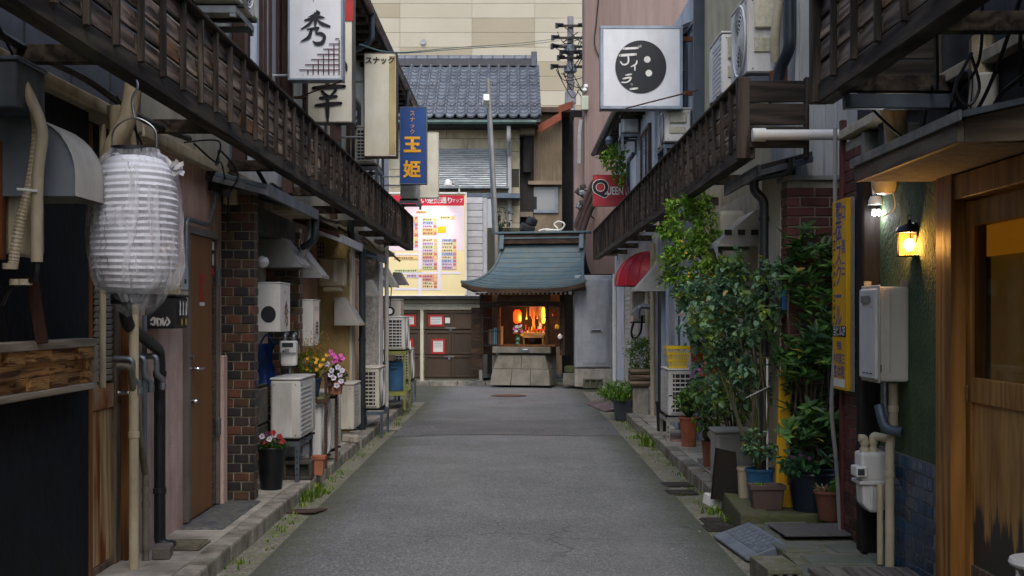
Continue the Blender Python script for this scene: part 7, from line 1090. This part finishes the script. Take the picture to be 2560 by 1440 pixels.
# street lamp pole left of the shrine
YS_ = 27.75; t = thing('street_lamp', 'slim grey lamp pole with a small white lamp head before the tiled house', 'street lamp', (wx(1240, YS_), YS_, .1)); PG = mat('pole_grey', '88857f', '706d68', r=.5, m=.3, dirt=.3)
tb('pole', PG, t, [(wx(1246, YS_), YS_, .1), (wx(1241, YS_), YS_, wz(580, YS_)), (wx(1232, YS_), YS_, wz(400, YS_)), (wx(1220, YS_), YS_, wz(197, YS_))], .046, 10); tb('lamp_arm', PG, t, [(wx(1222, YS_), YS_, wz(262, YS_)), (wx(1215, YS_), YS_-.2, wz(258, YS_))], .03); G().obox((wx(1215, YS_), YS_-.25, wz(256, YS_)), (.13, .3, .16), (R(-20), 0, R(8))).obj('lamp_head', WHITE, t, .03); tb('conduit', BLUEST, t, [(wx(1233, YS_), YS_, wz(585, YS_)), (wx(1225, YS_), YS_, wz(400, YS_)), (wx(1219, YS_), YS_, wz(270, YS_))], .022, 6)
# map board with its flood lamp
YM = 28.3; t = thing('map_board', 'large lit district map board with red heading and coloured name lists', 'map board', (wx(1080, YM), YM, wz(738, YM))); bl, br, bb, btp = wx(900, YM), wx(1163, YM), wz(738, YM), wz(485, YM); MPB = mat('map_cream', 'decf9e', 'd8c896', s=1, r=.6, dirt=.05); MPP = mat('map_pink', 'dccbd0', 'd5c2c8', s=1, r=.6, dirt=.05)
bx('panel', MPB, t, bl, br, YM, YM+.08, bb, btp); bx('frame', WHITE, t, br, br+.035, YM-.03, YM+.08, bb, btp, .004); bx('frame', WHITE, t, bl, br, YM-.03, YM-.001, bb-.03, bb-.0005, .004); bx('frame', WHITE, t, bl, br+.035, YM-.03, YM+.08, btp+.0005, btp+.035, .004)
def mp(nm, m_, a, b, c_, d_, lv=1): return bx(nm, m_, t, wx(a, YM), wx(b, YM), YM-.003*lv, YM-.003*lv+.002, wz(d_, YM), wz(c_, YM))
mp('upper_field', MPP, 910, 1160, 515, 627); mp('heading_band', mat('map_red', 'c4213a', 'b51c34', dirt=0), 910, 1160, 488, 514, 1)
text(t, 'めい逆賛通り', WHITE, .145, (wx(1133, YM), YM-.008, wz(502, YM)), bold=.02, align='RIGHT'); text(t, 'マップ', WHITE, .095, (wx(1157, YM), YM-.008, wz(502, YM)), bold=.01, align='RIGHT', sx=.85)
MW = mat('map_street', 'd6d2dc', 'cfcbd6', dirt=0)
for a, b, c_, d_ in ((1025, 1152, 534, 539), (1046, 1054, 534, 738), (1094, 1102, 592, 725), (985, 1152, 680, 685), (985, 1054, 634, 638), (1054, 1102, 590, 596), (985, 1102, 720, 725)): mp('map_street', MW, a, b, c_, d_, 2 if b-a > d_-c_ else 2.5)
cellm = [mat('map_cell_%d' % i, c_, dirt=0, r=.6) for i, c_ in enumerate(('e3cf9a', 'd99a8e', 'd6b6c8', 'dcd0a8', 'a9b9d8', 'e2bd7a', 'c9d39a', 'd8c3d9'))]; inkm = [mat('map_ink_%d' % i, c_, dirt=0) for i, c_ in enumerate(('3a3350', '5a3a4a', '6a2a3a'))]
def cells(x0, x1, y0, n, h=8.6, tag_=True):
    for k in range(n):
        m1 = rng.choice(cellm); y_ = y0+k*h; mp('name_cell', m1, x0, x1, y_, y_+h-.6, 3)
        if tag_: mp('name_tag', mat('map_tag', 'c96a5a', dirt=0) if rng.random() < .5 else cellm[5], x1-8, x1-.8, y_+1, y_+h-1.8, 4)
        q = x0+2.5
        while q < x1-13:
            w_ = rng.uniform(2, 4.5); mp('name_stroke', rng.choice(inkm), q, q+w_*.35, y_+1.6, y_+h-2.4, 4); mp('name_stroke', rng.choice(inkm), q+w_*.4, q+w_*.9, y_+rng.uniform(1.5, 3), y_+rng.uniform(3.6, 5.5), 4); q += w_+1.3
cells(1056, 1092, 545, 5); cells(1056, 1093, 597, 9); cells(1104, 1141, 597, 9); cells(1056, 1093, 687, 4); cells(1028, 1045, 541, 9); cells(985, 1045, 641, 1); cells(985, 1054, 673, 1); cells(1016, 1055, 686, 1); mp('yellow_cell', mat('map_yellow', 'e0b410', dirt=0), 1094, 1115, 566, 582, 3); cells(1100, 1137, 540, 1); mp('caption', mat('map_caption', 'c29a50', dirt=0), 1041, 1065, 528, 533, 3)
t = thing('flood_lamp', 'white flood lamp on an arm above the map board', 'lamp', (wx(1140, YM-.5), YM-.5, wz(470, YM-.5))); fl = Vector((wx(1120, 27.6), 27.6, wz(462, 27.6))); tb('arm', WHITE, t, elbow([(wx(1148, YM), YM-.04, wz(484, YM)), (wx(1148, YM), YM-.04, wz(468, YM)), (wx(1128, 27.7), 27.7, wz(455, 27.7))], .05), .02); G().lathe([(.03, .12), (.06, .1), (.09, 0), (.085, -.02), (0, -.01)], fl, 16).obj('lamp_head', WHITE, t, 0, True)
sp_ = bpy.data.lights.new('map_flood', 'SPOT'); sp_.energy = 34; sp_.color = (1, .93, .8); sp_.spot_size = R(80); sp_.spot_blend = 1; sp_.shadow_soft_size = .06; sob = bpy.data.objects.new('map_flood', sp_); C.objects.link(sob); sob.parent = t; sob.location = fl+Vector((0, 0, -.05))-ORG[t]; sob.rotation_euler = (Vector((wx(1066, YM), YM, wz(604, YM)))-fl).to_track_quat('-Z', 'Y').to_euler()
# siding strip right of the board
YW = 28.6; t = thing('siding_wall', 'white horizontal siding strip between map board and shrine', 'wall', (wx(1195, YW), YW, .1)); SDW = mat('siding_white', 'b9babb', 'a9aaac', s=2, r=.6, dirt=.25); bx('core', SDW, t, wx(860, YW), wx(1232, YW), YW+.02, YW+.5, .1, wz(497, YW))
for k in range(15): bx('siding_board', SDW, t, wx(1164, YW), wx(1207, YW), YW, YW+.019, wz(742-k*16.6, YW)+.006, wz(742-(k+1)*16.6, YW)-.006, .004)
bx('corner_board', SDW, t, wx(1208, YW), wx(1218, YW), YW-.02, YW+.019, .1, wz(495, YW), .004); tag(bx('bamboo_screen', mat('screen_dark', '3b3a30', '4a4a38', s=8), None, wx(1219, YW), wx(1300, YW), YW-.05, YW+.01, .2, wz(570, YW)), 'dark screen behind the lamp pole beside the shrine', 'screen')
t = thing('wall_creeper', 'sparse dark creeper leaves on the stone wall behind the lamp pole', 'plant', (wx(1265, 28.4), 28.4, wz(590, 28.4))); g = G(); crown(g, (wx(1263, 28.4), 28.4, wz(548, 28.4)), (.16, .08, .3), 70, .14, .05, 4, .06); g.obj('foliage', leafm('creeper_dark', '24382a', '3f5540'), t, fixn=False); g = G(); branches(g, (wx(1268, 28.4), 28.4, wz(590, 28.4)), [(wx(1258, 28.4), 28.4, wz(520, 28.4)), (wx(1272, 28.4), 28.4, wz(530, 28.4))], .01); g.obj('stem', BARK, t)
# garage doors under the board
YG = 27.75; t = thing('shed', 'low cream-framed shed with dark brown panel doors and red notices', 'shed', (wx(1090, YG), YG, .05)); CRM = mat('shed_cream', 'c4bfac', 'aca793', s=2, r=.7, dirt=.3); BDR = mat('door_brown', '4a3a2c', '3a2d22', s=4, st=(1, 1, .3), r=.6, dirt=.3); bx('wall', CRM, t, wx(880, YG), wx(1207, YG), YG+.05, YG+.5, .05, wz(742, YG)); bx('roof_edge', DARKP, t, wx(880, YG), wx(1212, YG), YG-.25, YG+.5, wz(748, YG), wz(740, YG)); bx('beam', CRM, t, wx(880, YG), wx(1206, YG), YG-.06, YG+.049, wz(758, YG), wz(749, YG), .004)
bx('frieze', CRM, t, wx(880, YG), wx(1200, YG), YG-.02, YG+.049, wz(774, YG), wz(759, YG))
for px in (998, 1054, 1106, 1160, 1198): bx('frieze_post', CRM, t, wx(px-3, YG), wx(px+3, YG), YG-.04, YG-.021, wz(774, YG), wz(759, YG))
for px in (1055, 1202): bx('post', CRM, t, wx(px-4, YG), wx(px+4, YG), YG-.05, YG+.04, .05, wz(775, YG), .004)
def pdoor(a, b, z0, z1):
    dr = bx('door', BDR, t, wx(a, YG), wx(b, YG), YG, YG+.045, wz(z1, YG), wz(z0, YG)); return dr
def pfr(dr, a, b, c_, d_): g = G(); w_ = 5; g.box(wx(a, YG), wx(a+w_, YG), YG-.02, YG-.001, wz(d_, YG), wz(c_, YG)).box(wx(b-w_, YG), wx(b, YG), YG-.02, YG-.001, wz(d_, YG), wz(c_, YG)).box(wx(a+w_, YG), wx(b-w_, YG), YG-.02, YG-.001, wz(c_+w_, YG), wz(c_, YG)).box(wx(a+w_, YG), wx(b-w_, YG), YG-.02, YG-.001, wz(d_, YG), wz(d_-w_, YG)); g.obj('panel_frame', BDR, dr, .004)
d1 = pdoor(1061, 1196, 777, 824); pfr(d1, 1061, 1128, 778, 823); pfr(d1, 1128, 1196, 778, 823); d2 = pdoor(1061, 1128, 826, 945); d3 = pdoor(1128.3, 1196, 826, 945)
for dr, a, b in ((d2, 1061, 1128), (d3, 1128.3, 1196)):
    for c_, d_ in ((828, 885), (889, 943)): pfr(dr, a+1, b-1, c_, d_)
d4 = pdoor(960, 1049, 777, 824); d5 = pdoor(960, 1049, 826, 945); pfr(d4, 985, 1049, 778, 823); pfr(d5, 985, 1049, 828, 885); pfr(d5, 985, 1049, 889, 943)
def hasp(px, py): g = G(); g.box(wx(px-13, YG), wx(px+13, YG), YG-.032, YG-.022, wz(py+2, YG), wz(py-2, YG)); g.obj('bolt', CHROME, t); bx('padlock', STEEL, t, wx(px-2, YG), wx(px+3, YG), YG-.045, YG-.033, wz(py+9, YG), wz(py+2, YG), .004)
hasp(1126, 820); hasp(1123, 891)
for i, (a, b, c_, d_) in enumerate(((1071, 1110, 787, 816), (1078, 1113, 847, 885), (995, 1040, 787, 816), (1000, 1033, 847, 877))):
    bx('notice', REDP, t, wx(a, YG), wx(b, YG), YG-.026, YG-.0215, wz(d_, YG), wz(c_, YG)); bx('notice_sheet', WHITE, t, wx(a+5.5, YG), wx(b-5.5, YG), YG-.029, YG-.0265, wz(d_-5.2, YG), wz(c_+5, YG))
    for k in range(4): bx('notice_line', mat('notice_ink', '5a6680', dirt=0), t, wx(a+7, YG), wx(b-7-2*(k % 2), YG), YG-.0305, YG-.0295, wz(c_+7.5+k*4.4, YG), wz(c_+6.5+k*4.4, YG))
bx('small_notice', WHITE, t, wx(1113, YG), wx(1125, YG), YG-.026, YG-.0215, wz(808, YG), wz(794, YG))
# grey steel cabinet right of the shrine
YC = 25.9; t = thing('steel_cabinet', 'large grey weathered steel door cabinet right of the shrine', 'cabinet', (wx(1482, YC), YC, .1)); CG = mat('cabinet_grey', '9fa3a8', '8a8e93', s=3, r=.6, bump=.2, bs=20, dirt=.4, dcol='5a5750'); bx('body', CG, t, wx(1437, YC), wx(1530, YC), YC+.03, YC+.4, wz(920, YC), wz(688, YC), .01); bx('door', CG, t, wx(1443, YC), wx(1523, YC), YC, YC+.029, wz(918, YC), wz(697, YC), .008); bx('inner_panel', CG, t, wx(1457, YC), wx(1515, YC), YC-.008, YC-.0005, wz(908, YC), wz(711, YC), .004); bx('handle', CHROME, t, wx(1475, YC), wx(1507, YC), YC-.03, YC-.009, wz(832, YC), wz(823, YC), .01); bx('handle_slot', DARKP, t, wx(1480, YC), wx(1502, YC), YC-.033, YC-.031, wz(829.5, YC), wz(825.5, YC)); bx('plinth', CONC, t, wx(1437, YC), wx(1530, YC), YC-.02, YC+.4, .05, wz(922, YC), .01)
t = cblock('concrete_block', 'mossy three-hole concrete block before the grey cabinet', wx(1483, 25.3), 25.3, .06, .4, .12, .19, R(0), MOSSC)
bx('eave_beam', mat('roof_deck', ''), bpy.data.objects['pink_building'], wx(1432, 26.2), wx(1550, 26.2), 26.2, 27.5, wz(692, 26.2), wz(685, 26.2))
# ================================================================ SHRINE
SO = Vector((wx(1314, 26.3), 26.3, .06)); SR = R(-13); t = thing('shrine', 'small wooden street shrine with curved green copper roof on a stone base', 'shrine', SO)
MS = Matrix.Translation(SO) @ Matrix.Rotation(SR, 4, 'Z')
COP = mat('green_copper', '4a5f68', '5d645f', s=3, st=(1, 3, 3), r=.5, m=.25, bump=.2, bs=30, dirt=.5, dcol='3b4a4a', rnd=.06); WD = wood('shrine_wood', '2a1f18', '4a3626', None, 'X', 7, .7, .3, .05); WDV = wood('shrine_post', '4a2f1a', '6b4526', None, 'Z', 7, .6, .3, .05); SST = mat('shrine_stone', '7f7a70', '68645a', s=5, r=.9, bump=.5, bs=25, dirt=.5, dcol='4a4a34'); LATM = mat('iron_lattice', '22262a', '2e3338', r=.5, m=.4)
def sp(nm, g, m_, par=t, bev=0, sm=False): g.v = [tuple(MS @ Vector(v)) for v in g.v]; return g.obj(nm, m_, par, bev, sm)
def sb(nm, m_, x0, x1, y0, y1, z0, z1, bev=0, par=t): return sp(nm, G().box(x0, x1, y0, y1, z0, z1), m_, par, bev)
k_ = 26.3/3200
# base stones: flared front
for z0, z1, w0, w1, n, xs in ((.0, .33, .64, .59, 3, (-1, -.3, .35, 1)), (.334, .62, .585, .5, 2, (-1, 0.02, 1))):
    for i in range(n):
        a, b = xs[i], xs[i+1]; y0, y1 = -.12+z0*.25, -.12+z1*.25
        sp('stone', G().add([(q-.1, yy, zz) for q, yy, zz in ((a*w0+.004, y0, z0), (b*w0-.004, y0, z0), (b*w1-.004, y1, z1), (a*w1+.004, y1, z1), (a*w0+.004, .5, z0), (b*w0-.004, .5, z0), (b*w1-.004, .5, z1), (a*w1+.004, .5, z1))], [(0, 1, 2, 3), (5, 4, 7, 6), (0, 4, 5, 1), (3, 2, 6, 7), (1, 5, 6, 2), (0, 3, 7, 4)]), SST, bev=.008)
sb('stone_slab', SST, -.7, .52, -.02, .6, .66, .79, .008); sb('side_stone', SST, -.76, -.6, .2, .8, 0, .6, .01); sb('under_stone', SST, -.62, .45, .3, 1.0, .0, .66); sb('side_stone', SST, .78, 1.1, -.02, .6, .0, .26, .02); sb('plaque', STEEL, -.1, .1, -.035, -.021, .69, .77, .004)
sb('coin_slot', WHITE, -.05, .05, -.04, -.036, .73, .75)
# body: posts, floor, back, side lattice
for x_ in (-.6, .42): sb('post', WDV, x_-.035, x_+.035, .1, .17, .79, 1.78, .004)
for x_ in (-.95, .72): sb('post', WD, x_-.03, x_+.03, .1, .16, .62, 1.85, .004)
sb('floor', WDV, -.6, .62, .02, 1.0, .792, .83, .004); sb('back_wall', mat('shrine_inside', '4a3520', '3a2818', s=4, r=.8), -.95, .75, .95, 1.0, .8, 1.9); sb('side_wall', WD, .75, .8, .1, 1.0, .62, 1.9); sb('side_wall', WD, -1.0, -.951, .1, 1.0, .62, 1.9); sb('lintel', WD, -1.0, .8, .08, .16, 1.62, 1.72, .004); sb('carved_panel', mat('carving', '4a3422', '6b5030', s=18, r=.7, bump=.8, bs=22), -.6, .5, .06, .1, 1.72, 1.86, .01)
for k in range(9): a = -.92+k*.043; sb('lattice_bar', LATM, a, a+.008, .07, .08, .8, 1.6); b = .4+k*.037; sb('lattice_bar', LATM, b, b+.008, .07, .08, .8, 1.6)
for z in (.8, 1.1, 1.38, 1.6): sb('lattice_rail', LATM, -.95, -.53, .06, .0695, z, z+.018); sb('lattice_rail', LATM, .38, .73, .06, .0695, z, z+.018)
for k in range(3): sb('shelf_box', (SST, mat('box_blue', '6f9fb5', dirt=.1), CREAMP)[k], -.86+k*.1, -.77+k*.1, .3, .4, .83, 1.15+.03*k)
sb('screen', WD, -1.2, -.96, .16, .2, .3, 1.6)
# roof: concave sweep from eave to ridge, tiled copper strips
cols_, rws = 11, 12; xe0, xe1, xt0, xt1 = -1.22, 1.34, -.62, 1.12; yf, yr = -.55, .55; ze, zr = 1.98, 2.98
def RP(u, v, lift=0):  # u 0..1 across, v 0..1 from eave to ridge
    v = max(v, 0.); xa = xe0+(xt0-xe0)*(1-(1-v)**2.2); xb = xe1+(xt1-xe1)*(1-(1-v)**2.2); y = yf+(yr-yf)*(1-(1-v)**1.25)*1.0; z = ze+(zr-ze)*(v**1.55); z += .13*((2*u-1)**4)*(1-v)**2
    return Vector((xa+(xb-xa)*u, y, z+lift))
for j in range(rws):
    v0, v1 = j/rws, (j+1)/rws; rowsg = [[RP(i/16, v, .022-.018*(v-v0)*rws) for i in range(17)] for v in (v0-.004, (v0+v1)/2, v1)]; g = G().sheet(rowsg).sheet([[RP(i/16, v0-.004, -.004) for i in range(17)], rowsg[0]]); sp('copper_strip', g, COP)
sp('roof', G().sheet([[RP(i/16, v, -.008) for i in range(17)] for v in [q/10 for q in range(11)]]).sheet([[RP(i/16, 0, -.008) for i in range(17)], [RP(i/16, 0, -.09) for i in range(17)]]).sheet([[RP(i/16, 0, -.09) for i in range(17)], [Vector((RP(i/16, 0).x*.94, .1, 1.92)) for i in range(17)]]), WD)
def RB(u, v): p = RP(u, v); p.y = 2*yr-p.y; return p
sp('rear_roof', G().sheet([[RB(i/8, v) for i in range(9)] for v in [q/8 for q in range(9)]]), COP)
# right verge: rolled gable edge
sp('gable', G().add([tuple(RP(1, q/8)-Vector((.12, 0, .03))) for q in range(9)]+[tuple(RB(1, q/8)-Vector((.12, 0, .03))) for q in range(7, -1, -1)], [tuple(range(17))]), WD); sp('verge_roll', G().tube([RP(1, q/12, .01) for q in range(13)], .035, 8), COP, sm=True); sp('verge_roll', G().tube([RP(0, q/12, .01) for q in range(13)], .03, 8), COP, sm=True)
# ridge box
sb('ridge', WD, -.62, 1.1, yr-.12, yr+.12, zr-.05, zr+.05, .008); sb('ridge_band', COP, -.66, 1.14, yr-.14, yr+.14, zr+.051, zr+.09, .006); sb('ridge_band', WD, -.6, 1.08, yr-.11, yr+.11, zr+.091, zr+.16, .004); sb('ridge_cap', COP, -.76, 1.26, yr-.16, yr+.16, zr+.161, zr+.205, .01)
for x_ in (-.66, 1.04): sp('ridge_ornament', G().prism([(yr-.2, zr-.16), (yr-.12, zr+.17), (yr+.1, zr+.17), (yr+.1, zr-.16)], 'X', x_, x_+.1), COP, bev=.015)
# rafters with white ends
for k in range(22): a = -.98+k*.093; sb('rafter', WD, a, a+.035, -.36, .1, 1.86, 1.9); sb('rafter_end', WHITE, a-.001, a+.036, -.366, -.3605, 1.858, 1.902)
sb('corner_rafter', WHITE, .97, 1.03, -.4, -.36, 1.86, 1.97)
# lit lanterns and offerings: each a thing of its own
def wpt(x_, y_, z_): return MS @ Vector((x_, y_, z_))
GLO = mat('lantern_glow', 'd8541c', 'c9401a', s=6, dirt=0, emit='ff2f06', es=2); GLY = mat('lantern_glow2', 'e0a040', dirt=0, emit='ff8418', es=2.4)
def slan(label, x_, y_, z_, r_, h_, m_, e):
    p = wpt(x_, y_, z_); t2 = thing('shrine_lantern', label, 'lantern', p, 'lit lanterns in the shrine'); G().lathe([(r_*.5, 0), (r_*.9, h_*.15), (r_, h_*.35)]+[(r_*(.97 if q % 2 else 1.0), h_*(.35+.35*q/8)) for q in range(9)]+[(r_*.85, h_*.87), (r_*.5, h_)], p, 20).obj('paper', m_, t2, 0, True); G().lathe([(r_*.55, 0), (r_*.55, .02)], p+Vector((0, 0, h_)), 14).obj('cap', DARKP, t2); G().lathe([(r_*.55, -.02), (r_*.55, 0)], p, 14).obj('base', DARKP, t2); tb('cord', DARKP, t2, [p+Vector((0, 0, h_)), p+Vector((0, 0, h_+.12))], .006, 5)
    li = bpy.data.lights.new('lantern_light', 'POINT'); li.energy = e; li.color = (1, .5, .15); li.shadow_soft_size = .05; lo = bpy.data.objects.new('lantern_light', li); C.objects.link(lo); lo.parent = t2; lo.location = Vector((r_+.03, -r_-.02, h_*.3))
slan('glowing red-orange lantern inside the shrine on the left', -.24, .3, 1.27, .085, .28, GLO, 6); slan('slim glowing lantern inside the shrine on the right', .3, .35, 1.27, .04, .34, GLY, 5)
p = wpt(-.2, .15, .832); t2 = thing('flower_vase', 'green vase of white, yellow and pink flowers on the shrine floor', 'vase', p); G().lathe([(.04, 0), (.045, .01), (.03, .05), (.05, .1), (.03, .15), (.04, .17)], p, 16).obj('vase', mat('vase_green', '3f7a6a', '2f6456', r=.3, dirt=.1), t2, 0, True); g = G(); branches(g, p+Vector((0, 0, .15)), [p+Vector((rng.uniform(-.1, .1), 0, rng.uniform(.25, .42))) for _ in range(8)], .004, .02); crown(g, p+Vector((0, 0, .28)), (.1, .06, .1), 50, .05, .02, 4, .03); g.obj('stem', GL1, t2, fixn=False)
for k in range(13): flower(t2, rng.choice((WHITE, PY, PK, WHITE, PR)), p+Vector((rng.uniform(-.1, .1), -.05, rng.uniform(.2, .48))), .035)
p = wpt(.1, .45, .832); t2 = thing('altar', 'pale wooden offering stand with red cloth and dark bowl in the shrine', 'altar', p)
t2_alt = t2
def ab(nm, m_, x0, x1, y0, y1, z0, z1): g = G().box(x0, x1, y0, y1, z0, z1); g.v = [tuple(MS @ Vector(v)) for v in g.v]; return g.obj(nm, m_, t2, .003)
PWd = wood('pale_wood', '9a7040', 'c09a60', None, 'X', 6, .6, .2, .05); ab('leg', PWd, -.12, -.09, .3, .6, .832, 1.0); ab('leg', PWd, .28, .31, .3, .6, .832, 1.0); ab('top', PWd, -.14, .33, .28, .62, 1.0, 1.05); ab('front_board', PWd, -.13, .32, .27, .279, .97, 1.08); ab('step', PWd, -.1, .32, .5, .7, 1.051, 1.12); ab('red_cloth', mat('cloth_red', 'c92218', dirt=0), .06, .3, .45, .6, 1.121, 1.15); ab('hanging_cloth', mat('cloth_pink', 'b58a80', 'a07468', dirt=.1), -.05, .28, .6, .61, 1.42, 1.62); ab('scroll', mat('cloth_gold', 'c08a3a', dirt=.1), .03, .09, .5, .51, 1.15, 1.55); ab('inner_pillar', PWd, .12, .2, .7, .8, 1.0, 1.6)
G().lathe([(.05, 0), (.09, .05), (.1, .1), (.08, .1)], wpt(.08, .3, .85), 18).obj('bowl', DARKP, t2, 0, True); G().lathe([(.02, 0), (.03, .04), (.02, .1), (.012, .13)], wpt(.22, .45, 1.15), 12).obj('bottle', WHITE, t2, 0, True)
for k, (x_, z_) in enumerate(((.6, 1.45), (.66, 1.2), (.72, 1.0))): q = wpt(x_, .0, z_); o = G().lathe([(0, -.06), (.045, -.03), (.05, .02), (0, .07)], q, 12).obj('charm', (REDP, YEL, WHITE)[k], None, 0, True); tag(o, ('red', 'yellow', 'white')[k]+' hanging charm on the right lattice of the shrine', 'charm', 'charms on the shrine lattice')
tag(G().lathe([(.16, 0), (.18, .02), (.18, .12), (.14, .14), (0, .14)], wpt(.95, .2, .262), 20).obj('water_basin', mat('basin_mossy', '4a4a30', '5a6a34', s=6, r=.9, dirt=.4), None, 0, True), 'low mossy round basin on the stone right of the shrine', 'basin')
t2 = thing('garden_hose', 'loop of pale hose lying on the shrine roof ridge', 'hose', wpt(.55, .7, 3.2)); tb('coil', WHITE, t2, curve([wpt(*q) for q in ((.15, .6, 3.21), (.3, .6, 3.24), (.6, .6, 3.22), (.7, .6, 3.34), (.58, .6, 3.4), (.48, .6, 3.34), (.55, .6, 3.23), (.3, .6, 3.22))], 6), .018, 6)
tag(G().obox(wpt(-.12, .7, 3.28), (.3, .25, .16), (.2, .3, .2)).obox(wpt(-.02, .7, 3.42), (.18, .2, .16), (.4, .2, .6)).obj('debris', DARKP, None, .04), 'dark lump of debris behind the shrine ridge', 'debris')
GOLD = mat('gold_leaf', 'c89a3a', 'a97c28', s=9, r=.35, m=.8, dirt=.1)
for k in range(14):
    x_ = -.1+.4*(k % 7)/6; y_ = .36+.12*(k//7); z_ = 1.052 if k < 7 else 1.122; r_ = rng.uniform(.012, .024); h_ = rng.uniform(.05, .12); G().lathe([(r_*.8, 0), (r_, h_*.3), (r_*.6, h_*.7), (r_*.7, h_)], wpt(x_, y_, z_), 10).obj('offering', (GOLD, WHITE, REDP, GOLD, YEL)[k % 5], t2_alt, 0, True)
for k in range(4):
    x_ = -.05+.11*k; G().tube([wpt(x_, .34, 1.6), wpt(x_, .34, 1.42), wpt(x_, .34, 1.36)], [.006, .012, .02], 8).obj('tassel', (GOLD, REDP)[k % 2], t2_alt, 0, True)
